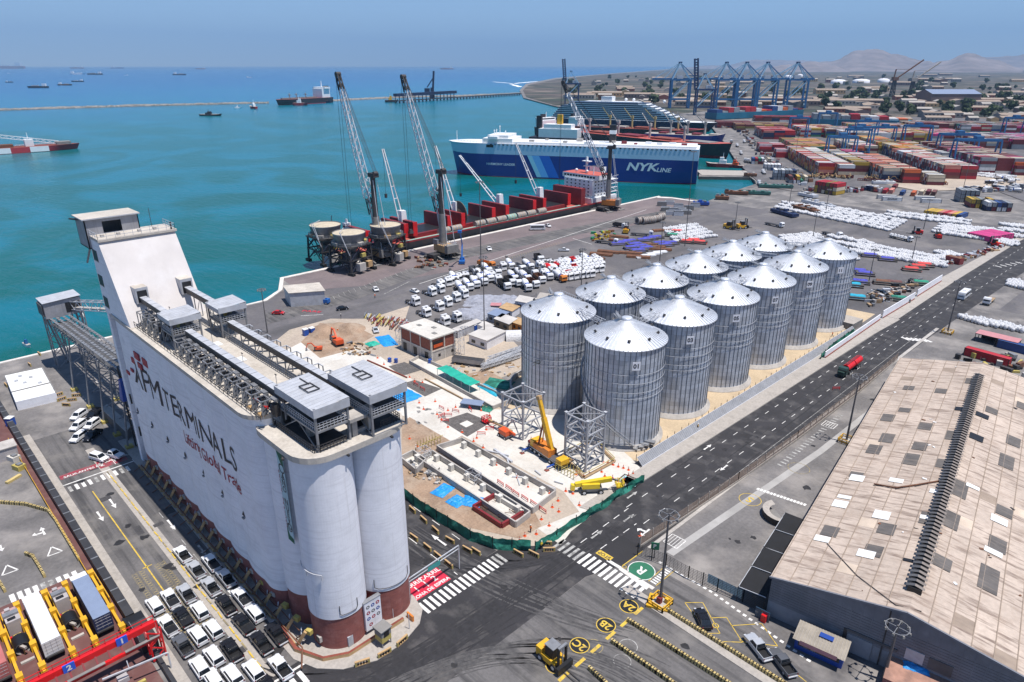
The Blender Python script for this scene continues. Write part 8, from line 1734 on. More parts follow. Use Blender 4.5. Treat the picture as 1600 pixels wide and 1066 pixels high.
q=MB();q.bar((hb-14,0,6),(hb-14,0,19),1.0,'ship_white');q.cbox((hb-14,0,16),(3,3,1.2),'ship_white');q.cbox((hb-14,0,13),(2.2,2.2,1.8),'ship_white');part('fore_mast',q,t)
for i,Y in enumerate((222,230,247,255,263,271,279,287,296)):
 q=MB();x=wx(Y);q.cyl((x-3.4,12.2,7.4),(x+3.4,12.2,7.4),1.8,n=12,m='coil' if i!=5 else 'green_pipe2');[q.cyl((x+k,12.2,7.4),(x+k+.3,12.2,7.4),1.86,n=12,m='tan_paint') for k in (-2,0,2)];part('deck_cargo',q,t)
q=MB();x=wx(254);q.cyl((x+13.4,2,12),(x+12.9,2,12),7.2,n=24,m='grain_dark');q.cyl((x+13.5,2,11),(x+13.4,2,11),4,n=20,m='tan_paint');q.cyl((x+13.6,2,10.4),(x+13.5,2,10.4),3,n=20,m='grain_dark');part('round_rig',q,t);mat('grain_dark',(.10,.09,.07),.8)
q=MB();q.box(wx(337),-12,6,wx(333),12,16,'dull_red');part('hatch_panel',q,t)
#cruise ship
t,L_,rows=ship('cruise_ship','large cruise ship with dark hull and rows of stepped white decks','cruise ship',P(1120,206,WZ),P(862,196,WZ)+V3((0,0,0)),32,(-4,.5,7,12.5),('hull_red','hull_navy','hull_navy'),'ship_white',rake=16,bow_full=.25)
hb=L_/2
for k in range(9):
 x0=-hb+4+k*2.5+(10 if k>6 else 0);x1=hb*.66-k*7.0;z=12.4+k*2.7;q=MB();q.box(x0,-15.6,z,x1,15.6,z+.75,'ship_white');q.box(x0+1.5,-15.2,z+.75,x1-2.5,15.2,z+2.7,'cruise_glass');q.box(x1-14,-15.3,z+.75,x1-2.4,15.3,z+2.0,'ship_white')
 part('deck_storey',q,t)
q=MB();q.box(-hb*.35,-8,36.5,-hb*.22,8,45,'ship_white');q.box(-hb*.55,-11,36.6,hb*.1,11,38,'ship_white');part('funnel',q,t)
for x in (-30,-10,2,48):q=MB();q.sph((x,4,40.5 if x<40 else 39),2.4,'ship_white');part('radar_dome',q,t)
for i in range(9):q=MB();x=-52+i*12;q.cbox((x,15.6,9.5),(9,3,3),'ship_white',0,'orange_paint');part('lifeboat',q,t)
mat('cruise_glass',(.035,.055,.10),.35,var=.2,vs=.3)
#general cargo ships at the piers behind
def cargo(lab,bow,stern,B,z,hullm,deckm,cranes=4,cm='ship_white',housing=True,red=True):
 t,L_,rows=ship('cargo_ship',lab,'ship',bow,stern,B,(-4,2.6 if red else.5,z),('hull_red',hullm),deckm,'cargo ships at the piers',rake=7,bow_full=.14,sheer=2.5);hb=L_/2
 for i in range(cranes+1):x=-hb*.55+i*(hb*1.4)/(cranes+.3);q=MB();q.box(x-hb*.1,-B*.3,z-.1,x+hb*.1,B*.3,z+1.8,RC(['dull_red','concrete_dark','rust_red','pavement']));part('hatch',q,t)
 for i in range(cranes):
  x=-hb*.38+i*(hb*1.3)/cranes;q=MB();q.cyl((x,0,z),(x,0,z+15),1.4,1.1,10,cm);q.cbox((x,0,z+12),(3,3,3.5),cm);e=V3((x+RU(-16,-9),RU(-4,4),z+25));q.bar((x,0,z+11),e,.9,cm);q.bar((x,0,z+16),e,.25,'dark_steel');part('deck_crane',q,t)
 if housing:q=MB();q.box(-hb+3,-B*.42,z,-hb+17,B*.42,z+9,'ship_white');q.box(-hb+4,-B*.48,z+9,-hb+14,B*.48,z+12,'ship_white');q.box(-hb+13.9,-B*.4,z+10,-hb+14.1,B*.4,z+11.3,'glass_dark');q.box(-hb+2,-3,z+9,-hb+6,3,z+16,'hull_black');q.bar((-hb+10,0,z+12),(-hb+10,0,z+19),.6,'ship_white');part('superstructure',q,t)
 return t
cargo('cargo ship with pale deck and yellow funnel just behind the car carrier',P(1141,249,WZ),P(845,214,WZ),28,13,'hull_black','deck_red',4,'concrete')
cargo('grey bulk ship with yellow deck cranes at the second pier',P(1105,216,WZ),P(890,206,WZ),28,9,'hull_black','rust_red',4,'crane_tan');mat('crane_tan',(.52,.40,.16),.5,var=.1)
cargo('navy blue hulled cargo ship behind the black bow at the dock road',P(1132,226,WZ),P(1010,220,WZ),24,10,'hull_blue','pavement',3,'concrete',False)
q=MB();q.box(0,0,0,1,1,1,'ship_white')
for i,(bx,y,h,m) in enumerate(((858,213,20,'ship_white'),)):
 t=thing('ferry','white ship upperworks with black and yellow funnels showing over the car carrier roof','ship',(*P(872,222)[:2],WZ),rad(24));q=MB();q.box(-34,-10,0,34,10,8,'hull_black');part('hull',q,t);q=MB();q.box(-22,-9,8,26,9,18,'ship_white');q.box(-16,-8,18,18,8,23,'ship_white');part('superstructure',q,t)
 q=MB();q.cbox((-24,0,8),(6,5,24),'hull_black');part('funnel',q,t);q=MB();q.cbox((2,0,22),(6,5,12),'crane_yellow');part('funnel',q,t)
q=MB()
for (a,c,w) in (((845,219),(1105,226),26),((885,211),(1090,215),22),((1092,270),(1171,271),30)):
 a,c=P(*a,0),P(*c,0);d=(c-a).normalized();s_=V3((-d.y,d.x,0))*w/2;q.prism([tuple(a-s_)[:2],tuple(c-s_)[:2],tuple(c+s_)[:2],tuple(a+s_)[:2]],-8,.2,'quay_wall','pavement')
S('pier',q)
def boat(name,lab,px,py,L_,rz,hm,top,h=3,g=None,z=WZ):
 p_=P(px,py,WZ);q,rows=hull_mb(L_,L_*.26,(-1,h*.5,h),(hm,hm),rake=L_*.08,bow_full=.35,sheer=h*.3);t=thing(name,lab,name.replace('_',' '),(p_.x,p_.y,WZ),rad(rz),g);part('hull',q,t);part('deck',deck_mb(rows[-1],'concrete',-.1),t)
 q=MB();q.cbox((-L_*.1,0,h*.9),(L_*.25,L_*.18,h*1.0),top);q.cbox((-L_*.06,0,h*1.9),(L_*.14,L_*.14,h*.7),top);q.bar((-L_*.1,0,h*2.4),(-L_*.1,0,h*3.8),L_*.015,top);part('wheelhouse',q,t);return t
boat('tug_boat','white and red tug in the small basin before the black ship',1124,261,26,205,'hull_red','ship_white',3.4);boat('tug_boat','second small tug beside it with orange deck',1145,262,20,195,'hull_red','orange_red',2.6)
boat('tug_boat','white tug with red hull off the moored tanker',396,170,30,180,'hull_red','ship_white',5,z=0);boat('motor_boat','small dark barge boat inside the harbour',330,181,42,45,'hull_black','hull_black',3);boat('tug_boat','yellow topped tug at the end of the coal jetty',612,160,34,60,'hull_black','crane_yellow',6);boat('motor_boat','tiny pale boat near the silo conveyor tower',43,541,5,10,'ship_white','sts_blue',.9);boat('tug_boat','red and white tug alongside the tanker',470,165,36,45,'hull_red','ship_white',6);boat('motor_boat','small boat leaving a wake left of the tugs',372,169,16,60,'ship_white','ship_white',2);boat('pilot_boat','small white boat by the tanker stern',508,161,30,40,'hull_navy','ship_white',5)
t,L_,rows=ship('tanker','dark hulled tanker with white bridge moored at the end of the mole','ship',P(432,165,WZ),P(514,160,WZ),40,(-4,1.5,13),('hull_red','hull_black'),'rust_red',rake=10)
q=MB();hb=L_/2;q.box(-hb+10,-16,13,-hb+38,16,34,'ship_white');q.box(-hb+12,-20,34,-hb+32,20,38,'ship_white');q.box(-hb+3,-6,13,-hb+10,6,40,'hull_black');q.bar((-hb+22,0,38),(-hb+22,0,52),1.5,'ship_white');part('superstructure',q,t);q=MB()
for x in (-hb*.1,hb*.25,hb*.5):q.bar((x,0,13),(x,0,26),1.6,'concrete');q.bar((x,-6,22),(x,6,22),1.2,'concrete')
q.box(-hb*.5,-3,13,hb*.8,3,16,'concrete_dark');part('deck_gear',q,t)
t,L_,rows=ship('red_white_barge','long red and white dredger at the left border','dredger',P(126,232,WZ),P(-150,250,WZ),22,(-3,.3,6),('hull_red','dredge_red'),'rust_red',rake=6);mat('dredge_red',(.42,.04,.05),.55,var=.1);hb=L_/2
q=MB()
for k in range(7):
 if k%2==0:continue
 q.box(hb-32-k*17.5,11.05,.5,hb-14.5-k*17.5,11.1,6.05,'ship_white');q.box(hb-32-k*17.5,-11.1,.5,hb-14.5-k*17.5,-11.05,6.05,'ship_white')
part('white_band',q,t);q=MB();q.truss((hb-20,0,8),(hb-130,4,28),3,3,20,.5,'ship_white');q.cbox((hb-48,0,6),(8,9,7),'ship_white');q.bar((hb-48,0,13),(hb-48,0,20),.6,'ship_white');q.cbox((hb-16,0,6),(14,12,3),'concrete_dark');q.cbox((hb-75,0,6),(24,10,3),'rust');q.rail([(hb-60,9,6),(hb-12,9,6)],1.2,.2,4,'ship_white');part('dredge_arm',q,t)
for i,(x,y,w,m,l) in enumerate(((15,107.6,36,'hull_red','red hulled ship on the horizon at the left border'),(22,104.6,14,'hull_blue','small ship on the horizon behind the red one'),(120,107.5,18,'hull_red','red and white ship on the horizon, left part of the sea'),(122,116.5,20,'ship_white','pale ship anchored below the red one'),(148,117,20,'hull_black','long low barge right of the pale ship'),(184,107.5,17,'hull_blue','grey blue ship far out left of the middle'),(222,104.8,7,'ship_white','tiny white ship on the horizon'),(281,117.5,18,'hull_navy','blue and white ship anchored beyond the mole'),(313,108.4,14,'hull_red','dark red ship on the horizon'),(390,121.5,9,'ship_white','small white ship beyond the mole end'),(59,137.5,26,'hull_black','dark barge with white bridge at its left end beyond the mole'),(15,129,10,'hull_black','small dark boat beyond the mole on the left'),(121,128,16,'hull_black','low dark hull beyond the mole'),(102,133.5,18,'rust','low brown barge beyond the mole'),(698,108.6,20,'hull_red','pale red ship far out right of the crane tips'),(14,115,4,'ship_white','white dot of a yacht on the left'),(197,118,5,'ship_white','white dot of a yacht far out'),(882,107.5,7,'hull_black','tiny ship on the hazy horizon right'))):
 yy=max(y,105.2);p_=P(x,yy,WZ);t_=p_.length*1.0;sc_=(p_-V3((0,0,H))).length/F;L_=w*sc_;q,rows=hull_mb(L_,L_*.16,(-2,L_*.05*1,L_*.08),(m,m),rake=L_*.05,bow_full=.2);t=thing('anchored_ship',l,'ship',(p_.x,p_.y,WZ),rad(45.5)+(0 if i%2 else math.pi),'ships anchored at sea');part('hull',q,t)
 q=MB();q.cbox((-L_*.33,0,L_*.07),(L_*.16,L_*.12,L_*.12),'ship_white');q.cbox((L_*.1,0,L_*.08),(L_*.3,L_*.08,L_*.03),'concrete' if i%3 else 'ship_white');part('superstructure',q,t)
t=thing('jetty','dark trestle jetty with covered conveyor running to the mole','jetty',(0,0,0));a,c=P(618,160,0),P(812,147.5,0);q=MB();a.z=c.z=3;q.bar(a,c,14,'dark_steel',2.0);a2=a+(c-a)*.42;q.bar(a+V3((0,0,14)),a2+V3((0,0,14)),12,'hull_navy',7);part('deck',q,t);q=MB()
for i in range(40):p_=a+(c-a)*i/39;q.bar(p_,p_+V3((0,0,-6)),3,'dark_steel');(q.bar(p_,p_+V3((0,0,12)),1.6,'dark_steel') if i<17 else 0)
part('trestle',q,t)
t=thing('ship_loader','dark ship loader with raised boom on the jetty','ship loader',(*P(676,155)[:2],0),rad(45));q=MB();q.bar((0,0,2),(6,0,72),5,'hull_navy');q.bar((-14,0,30),(4,0,55),2.5,'hull_navy');part('boom',q,t);q=MB();q.cbox((0,0,2),(12,10,28),'hull_navy',taper=(.7,.7));q.cbox((-14,0,18),(14,8,10),'hull_navy');part('tower',q,t)
#container terminal
def sts(px,lab,top=98,by=169,s=1.0,m='sts_blue',raised=False):
 b0=P(px,by);t=thing('quay_crane',lab,'container crane',(b0.x,b0.y,0),rad(42),'blue ship to shore cranes');k=1.30*s
 q=MB();g,w=15*k,9*k;zb=44*k
 for x in (-g,g):
  for y in (-w,w):l=MB();l.bar((x,y,0),(x,y,zb),2.6*k,m);part('leg',l,t)
 for x in (-g,g):q.bar((x,-w,14*k),(x,w,14*k),2.2*k,m);q.bar((x,-w,zb),(x,w,zb),2.2*k,m);q.bar((x,-w,2),(x,w,2),2.4*k,m);q.bar((x,-w,2),(x,w,14*k),1.0*k,'sts_pale');q.bar((x,w,2),(x,-w,14*k),1.0*k,'sts_pale')
 for y in (-w,w):q.bar((-g,y,14*k),(g,y,14*k),2.2*k,m);q.bar((-g,y,14*k),(g,y,zb),1.5*k,'sts_pale');q.bar((-g,y,zb),(g,y,zb),2.2*k,m)
 part('frame',q,t)
 z=zb;q=MB();a=V3((-46*k,0,z+1.5*k));c=V3((26*k,0,z+1.5*k))
 if raised:c=V3((26*k,0,z));a=V3((-g,0,z));q.truss((-g-1,0,z),(-g-6,0,z+52*k),6*k,4*k,12,2.0*k,'sts_dark');q.bar((-g,0,z),(20*k,0,z),5*k,m,3*k)
 else:
  for y in (-2.6*k,2.6*k):q.bar(a+V3((0,y,0)),c+V3((0,y,0)),1.8*k,m,2.6*k)
  for i in range(12):x=a.x+(c.x-a.x)*i/11;q.bar((x,-2.6*k,z+2.6*k),(x,2.6*k,z+2.6*k),.8*k,'sts_pale')
 part('boom',q,t)
 q=MB();ap=V3((-g*.2,0,z+26*k))
 for y in (-4*k,4*k):
  q.bar((-g,y*1.6,z),(ap.x,y*.6,ap.z),1.4*k,'sts_pale');q.bar((g,y*1.6,z),(ap.x,y*.6,ap.z),1.4*k,'sts_pale')
  if not raised:q.bar((ap.x,y*.6,ap.z),(-42*k,y*.6,z+3*k),.8*k,'sts_pale');q.bar((ap.x,y*.6,ap.z),(-26*k,y*.6,z+3*k),.8*k,'sts_pale');q.bar((ap.x,y*.6,ap.z),(25*k,y*.6,z+2*k),.7*k,m)
 q.cbox((ap.x,0,ap.z-1),(5*k,6*k,2.4*k),'sts_dark');part('apex',q,t)
 q=MB();q.cbox((-2*k if not raised else 6*k,0,z+1.6*k),(10*k,8*k,5.5*k),'light_steel');part('machinery_house',q,t)
for i,px in enumerate((1060,1131,1162,1194,1240)):sts(px,'blue container crane with lowered boom at the far berth, %s from the left'%ORD[i])
sts(1098,'dark container crane with its boom raised upright between the blue cranes',raised=True,by=180,s=.78,m='sts_dark');sts(893,'dark blue container crane with raised boom beyond the cruise ship',raised=True,by=163,s=.8,m='sts_dark')
def rtg(px,py,lab,rz=45,span=24,h=21):
 t=thing('yard_crane',lab,'yard crane',(*P(px,py)[:2],0),rad(rz),'blue rubber tyred yard cranes');q=MB()
 for y in (-6,6):q.bar((-span/2,y*.5,h),(span/2,y*.5,h),1.5,'sts_blue',2.0)
 q.cbox((0,0,h+1),(6,7,2.4),'sts_blue');part('girder',q,t)
 for x in (-span/2,span/2):
  for y in (-6,6):l=MB();l.bar((x,y,1.2),(x,y*.5,h),1.1,'sts_blue');part('leg',l,t)
  q=MB();q.bar((x,-7,1.4),(x,7,1.4),1.2,'sts_blue');q.cbox((x,0,3),(1.4,4,2.6),'sts_blue');part('sill_beam',q,t)
for i,(x,y,s_) in enumerate(((1518,262,32),(1490,250,30),(1310,255,25),(1340,235,25),(1428,232,28),(1335,240,24),(1376,235,22),(1290,205,24),(1245,215,22),(1350,222,24),(1580,215,24))):rtg(x,y,'blue yard crane straddling container stacks, %s from the right'%ORD[i],38,s_*1.15 if i<2 else s_,24)
CM={}
def cmesh(c):
 if c not in CM:
  q=MB();q.box(-6.1,-1.22,0,6.1,1.22,2.56,'cont_'+c)
  for x in (-6.1,6.1):
   for y in (-1.22,1.22):q.cbox((x,y,0),(.2,.2,2.58),'cont_edge')
  for s_ in (-1,1):q.box(-6.1,s_*1.24-.02,2.42,6.1,s_*1.24+.02,2.6,'cont_edge');q.box(s_*6.12-.02,-1.2,2.4,s_*6.12+.02,1.2,2.6,'cont_edge');q.box(s_*6.12-.03,-.04,.1,s_*6.12+.03,.04,2.4,'cont_edge')
  CM[c]=q.mesh('shipping_container')
 return CM[c]
mat('cont_edge',(.05,.04,.045),.7)
PAL={'r':['maroon','maroon','red','brown','grey','navy','maroon','white'],'w':['white','grey','white','maroon','cream','white'],'o':['orange','salmon','maroon','yellow','brown','cream'],'y':['olive','yellow','maroon','brown','cream','olive'],'g':['grey','grey','white','blue','navy','maroon'],'p':['maroon','pink','grey','white','maroon'],'m':['maroon','orange','grey','white','yellow','blue','red','brown','green','cream']}
TOPW={'red':'red','maroon':'dark red','brown':'brown','grey':'grey','white':'white','navy':'navy','blue':'blue','orange':'orange','salmon':'salmon pink','yellow':'yellow','cream':'cream','olive':'olive','pink':'magenta','green':'green'}
ALLC=[]
def block(name,px,py,nl,nw,tiers,pal,ang=35,sw=1,ex=.9,var=1,tops=None,gap=.35):
 a=P(px,py);u=V3((cos(rad(ang)),sin(rad(ang)),0));v=V3((-u.y,u.x,0));r_=RR(name)
 for i in range(nl):
  for j in range(nw):
   tt=max(1,tiers-r_.choice([0]*3+list(range(var+1))))
   for k in range(tt):
    c=r_.choice(PAL[pal]);c=(r_.choice(tops) if tops and k==tt-1 and r_.random()<.8 else c)
    p_=a+u*((i+.5)*12.7)*sw+v*((j+.5)*(2.44+gap));p_.z=k*2.6+.34;q_=(p_-V3((0,0,H))).length
    vis=1.0 if (k==tt-1) else.8 if (i in (0,nl-1) or j==0) else 0
    if name[:3]=='FAR':vis*=.01
    ALLC.append((vis/q_**2*1e6*(1.0),p_,rad(ang),c,name,k,i,j,k==tt-1))
block('behind the orange front',1277,276,1,50,4,'o',36,tops=['salmon','white','red','white'])
block('behind the maroon front',1308,279,1,50,4,'w',36,tops=['white','white','cream','salmon'])
block('in the olive ended column',1331,274,1,34,4,'y',36,tops=['white','yellow','cream'])
block('in the end column by the dock road',1220,268,1,5,2,'g',122,tops=['white']);block('in the second column by the dock road',1243,283,1,6,3,'g',122,tops=['grey','white'])
block('in the yellow and red block',1243,246,3,34,4,'y',36,tops=['yellow','red','green','salmon'])
block('by the dock road lamp',1204,258,1,6,2,'m',122);block('in the stack at the road bend',1262,288,1,5,2,'m',122);block('in the low row behind the dock road',1212,247,1,6,3,'r',36,tops=['white','red'])
block('in the red stack by the dock road',1186,238,2,8,3,'r',36,tops=['white','red']);block('in the tall red block',1192,218,3,26,4,'r',36,tops=['red','salmon'])
block('in the left fence stack',1377,284,1,34,4,'g',36,tops=['salmon','orange','cream']);block('in the middle fence stack',1409,287,1,38,4,'r',36,tops=['orange','cream','salmon']);block('in the right fence stack',1447,290,1,8,3,'w',36,tops=['cream','white'])
block('in the dark red fence stack',1472,280,2,46,4,'r',36,tops=['cream','salmon','white']);block('in the long grey block',1410,252,3,34,4,'g',36,tops=['orange','yellow','cream'])
block('in the narrow mixed stack',1345,268,1,30,4,'p',36,tops=['pink','white','cream']);block('in the grey block under the cranes',1470,258,2,30,4,'g',36,tops=['white','grey']);block('in the dark block by the right crane',1528,272,3,50,5,'p',36,tops=['cream','maroon','brown']);block('in the orange and magenta block',1585,275,2,50,4,'p',36,tops=['orange','pink'])
block('in the blue black stacks',1528,318,1,4,3,'g',120,tops=['grey']);block('in the mixed stack by the fence',1554,327,1,5,2,'y',120,tops=['yellow','grey']);block('in the grey corner stack',1580,332,1,5,2,'g',120)
block('in the red stack by the bags',1305,306,1,6,3,'y',82,tops=['red'])
for nm,x,y,nl,nw,tr,pl,tp in (('a',1330,240,2,26,3,'m',['salmon','cream','white']),('b',1372,240,2,30,4,'y',['yellow','orange','cream']),('c',1320,222,4,26,4,'w',['white','cream','salmon']),('d',1390,222,4,26,4,'y',['red','yellow','cream']),('e',1455,224,4,28,4,'p',['pink','maroon','cream']),('f',1520,232,4,30,4,'r',['maroon','cream','white']),('g',1580,234,4,30,4,'p',['pink','grey']),('h',1120,200,4,14,3,'r',['maroon','brown']),('i',1150,204,6,18,3,'y',['brown','olive','maroon']),('j',1250,214,4,26,4,'m',['white','red','yellow']),('k',1290,216,3,20,4,'m',['salmon','cream','white']),('l',1180,190,8,12,3,'r',['maroon','red','brown']),('m',1330,205,8,20,3,'m',None),('n',1420,205,8,20,4,'r',['maroon','brown','cream']),('o',1500,208,8,22,4,'m',None),('p',1570,210,6,24,4,'p',['pink','white','maroon']),('q',1600,200,6,20,3,'m',None),('r',1240,196,8,14,3,'r',['maroon','brown'])):block('FAR'+nm,x,y,nl,nw,tr,pl,36,tops=tp)
ALLC.sort(key=lambda q_:-q_[0])
stk=MB()
solo_names={}
for n_,(w_,p_,a_,c,nm,k,i,j,tp) in enumerate(ALLC):
 if n_<262:
  o=_link('shipping_container',cmesh(c));o.location=p_;o.rotation_euler=(0,0,a_)
  tag(o,'%s container %s, %s tier, %s row back%s'%(TOPW[c],nm,nth(k+1),nth(j+1),', %s along'%ORD[i] if i else ''),'container','stacked containers in the terminal')
 elif w_>0:stk.cbox(tuple(p_),(12.2,2.44,2.56),'cont_'+c,a_)
solo('container_stacks',stk,'far rows of mixed colour shipping containers in the terminal',None,kind='stuff') if True else 0
def cput(c,px,py,ang,lab,z=0,txt=None,g='single containers on the storage yard',L6=False,tc='letter_black'):
 o=_link('shipping_container',cmesh(c));o.location=(*P(px,py)[:2],z+.05);o.rotation_euler=(0,0,rad(ang));tag(o,lab,'container',g)
 if txt:q=text_mb(txt,1.5,tc,.03,sx=1.15);q.xf(Matrix.Translation((0,-1.27,1.3))@Matrix.Rotation(HP,4,'X'));part('container_lettering',q,o)
 return o
cput('white',1393,314,36,'white container with black lettering on the open yard',txt='MAERSK');cput('white',1385,311,36,'white container just behind the lettered one');cput('white',1454,317,36,'white container near the yellow row, the right one of two',);cput('white',1444,313,36,'white container near the yellow row, the left one of two')
for i,(c,x,y) in enumerate((('red',1383,301),('salmon',1393,301),('blue',1410,304),('orange',1427,305),('cream',1440,303),('maroon',1450,303),('brown',1459,304),('maroon',1398,294))):cput(c,x,y,100,'%s container in the low row by the yard fence, %s from its left end'%(TOPW[c],ORD[i]))
for i,c in enumerate(('yellow','yellow','yellow','salmon','red','salmon','yellow','blue')):cput(c,0,0,86,'%s container in the coloured row beside the bags, %s from its left end'%(TOPW[c],ORD[i])).location=(P(1452,334).x+i*2.5,P(1452,334).y+i*.1,.05)
for i in range(8):
 o_=P(1530,374);cput('pink',0,0,-20,'magenta container in the close pink block, %s from the lettered front one'%ORD[i] if i else 'front magenta container with pale ONE lettering',txt='ONE' if i==0 else None,tc='cont_grey').location=(o_.x+i*2.47*cos(rad(70)),o_.y+i*2.47*sin(rad(70)),.05)
for i,(c,x,y,r_) in enumerate((('red',1563,562,0),('blue',1588,553,0),('blue',1610,560,0))):pass
t=thing('workshop_roof','pink roofed open workshop beside blue containers at the right edge','shed',(*P(1556,538)[:2],0),rad(-2));q=MB();q.box(-6,-2,2.6,6,3,2.8,'black_plastic','pink_paint');part('roof',q,t);q=MB()
for x in (-5.8,0,5.8):
 for y in (-1.8,2.8):q.bar((x,y,0),(x,y,2.6),.2,'dark_steel')
q.box(-5,2.6,0,5,2.8,2.4,'black_plastic');part('frame',q,t)
cput('red',1541,563,-6,'red container on the workshop yard behind the warehouse');cput('blue',1592,550,-6,'blue container at the right edge beside the pink roof')
q=MB()
for i in range(60):x,y=RU(1490,1600),RU(555,590);p_=P(x,y);q.cbox((p_.x,p_.y,.03),(RU(.5,3.2),RU(.4,1.6),RU(.3,1.8)),RC(['rust','dark_steel','dull_red','concrete','black_plastic','scaffold_yellow','grey_steel']),rnd.random()*3)
solo('scrap_heap',q,'scrap metal and workshop junk behind the warehouse roof','scrap',kind='stuff')
q=MB()
for i in range(170):
 x=RU(1355,1440);y=476-(x-1355)*.30+RU(-16,6);p_=P(x,y)
 if p_.x>-76:continue
 q.cbox((p_.x,p_.y,.03),(RU(.5,3.5),RU(.3,1.5),RU(.3,1.4)),RC(['rust','dark_steel','concrete','black_plastic','wood','grey_steel','light_steel','pavement']),rnd.random()*3)
for i in range(110):x,y=RU(1483,1570),RU(385,415);y=412-(x-1483)*.3+RU(-6,3);p_=P(x,y);q.cbox((p_.x,p_.y,.03),(RU(.5,3.5),RU(.3,1.5),RU(.3,1.4)),RC(['rust','dull_red','concrete','wood','light_steel']),rnd.random()*3)
solo('yard_scrap',q,'scrap timber and steel lying along the boundary wall','scrap',kind='stuff')
q=MB()
for i in range(420):
 a,c,w=RC([((1188,240),(1260,292),26),((1150,196),(1195,245),14),((1215,232),(1275,262),16),((1080,196),(1150,200),10),((1262,298),(1345,300),10),((1350,296),(1375,300),6),((1490,300),(1600,296),16)]);f_=rnd.random();p_=P(a[0]+(c[0]-a[0])*f_+RU(-w,w)*.5,a[1]+(c[1]-a[1])*f_+RU(-w,w)*.17)
 if p_.x<-250 and p_.y<560 and p_.x+.6*p_.y<60:continue
 q.cbox((p_.x,p_.y,.3),(RU(1,6),RU(1,2.6),RU(.8,3.2)),RC(['white_paint','concrete','rust','dark_steel','grey_steel','dull_red','pavement','cont_navy','light_steel']),rnd.random()*3)
solo('port_gear',q,'parked trailers, crates and handling gear strewn between dock road and container stacks',None,kind='stuff')
gm='yellow machines parked along the yard fence'
for i in range(26):x=1258+i*8.6;y=277.5+RU(-1,2)+(i*.35);EXY.put(P(x,y),rad(RU(0,360)),'tan digger parked along the container yard fence, %s from the left'%ORD[i],gm) if not 1330<x<1352 else 0
for i in range(14):x,y=1530+RU(0,70),283+RU(-3,18);(DP if i%2 else MX).put(P(x,y),rad(RU(0,360)),'machine or truck at the right side of the container yard, %s in the group'%ORD[i],'machines at the right side of the container yard') if x<1600 else 0
q=MB();a,c=P(1340,283),P(1480,290)
for k in (.8,2.0):q.bar(a+V3((0,0,k)),c+V3((0,0,k)),.8,'dull_red',.4)
for i in range(40):p_=a+(c-a)*i/39;q.bar(p_,p_+V3((0,0,2.2)),.4,'dull_red')
solo('red_fence',q,'long dark red fence between the open yard and the container terminal','fence')
for i,(x,y,l_,r_,m,lab) in enumerate(((1178,304,22,32,'dark_green2','long dark green dredger part on the quay bend, nearest'),(1212,294,24,32,'dark_green2','long dark green dredger part on the quay bend, farthest'),(1150,304,16,32,'rust','rusty brown block beside the green machines'),(1262,308,14,-20,'light_steel','grey box trailer by the port road'),(1278,322,26,-25,'light_steel','flat grey pallet row under the red stack'),(1258,330,20,-25,'rust','brown steel stock by the white bags'),(1225,336,20,-25,'cont_navy','blue sheeted pallet row at the upper left of the bags'),(1172,276,10,32,'rust','brown crate at the dock road corner'),(1095,321,10,40,'sign_blue','blue grey box at the quay end'),(1128,312,9,30,'rust','two brown crates on the quay'),(1420,282,18,36,'white_paint','white trailer by the yard fence'),(1380,288,16,36,'white_paint','second white trailer by the yard fence'))):
 t=thing('cargo_block',lab,'cargo',(*P(x,y)[:2],.05),rad(r_));q=MB();q.cbox((0,0,.6),(l_,5,1.8),m);part('body',q,t);q=MB()
 for k in range(int(l_/3)):q.cbox((-l_/2+1.5+k*3,RU(-1,1),2.4),(RU(1,2.4),RU(1,3.5),RU(.3,1.4)),m if k%2 else RC(['dark_steel','grey_steel','concrete']))
 part('fittings',q,t)
mat('dark_green2',(.04,.13,.11),.6,var=.3,vs=.4)
for i,(x,y,l) in enumerate(((676,410,'rusty pallets'),)):pass
q=MB()
for i in range(40):x,y=RU(648,700),RU(405,425)-4;p_=P(x,y);q.cbox((p_.x,p_.y,.05),(RU(.5,3),RU(.3,1.5),RU(.2,1.2)),RC(['wood','rust_red','dark_steel','pavement','rust']),rnd.random()*3)
for i in range(40):x,y=RU(925,960),RU(362,378);p_=P(x,y);q.cbox((p_.x,p_.y,.05),(RU(.5,3),RU(.3,1.5),RU(.2,1.6)),RC(['crane_yellow','rust_red','dark_steel','green_pipe','rust','crane_lemon']),rnd.random()*3)
solo('quay_clutter',q,'pallets, dunnage and gear lying on the quay by the harbour cranes','gear',kind='stuff')
#country behind: tanks, sheds, trees, dockyard cranes
def treemesh(seed,r=5,h=8):
 r_=RR(seed);q=MB()
 for i in range(26):
  a,rr,z=r_.uniform(0,6.28),r_.uniform(0,r*.75),h*.35+r_.uniform(0,h*.6);s_=r*r_.uniform(.22,.42);c=V3((rr*cos(a),rr*sin(a),z))
  for k in range(9):d=V3((r_.gauss(0,1),r_.gauss(0,1),r_.gauss(0,1))).normalized();u_=d.orthogonal().normalized();w_=d.cross(u_);p_=c+d*s_;q.add([p_+u_*s_*.8,p_+w_*s_*.8,p_-u_*s_*.8,p_-w_*s_*.8],[(0,1,2,3)],'tree_dark' if k%3 else 'tree_light')
 k_=MB();k_.cyl((0,0,0),(0,0,h*.6),.5,.25,6,'trunk')
 return q,k_
mat('tree_light',(.06,.085,.03),.9,var=.3,vs=.3)
TP=[]
for i in range(3):q,k_=treemesh(i,7,11);TP.append(Proto('tree','tree',[('crown',q),('trunk',k_)]))
tr_=RR(11);nT=0
spots=[(tr_.uniform(880,1600),tr_.uniform(121,165)) for _ in range(90)]+[(tr_.uniform(1280,1600),tr_.uniform(140,185)) for _ in range(60)];spots.sort()
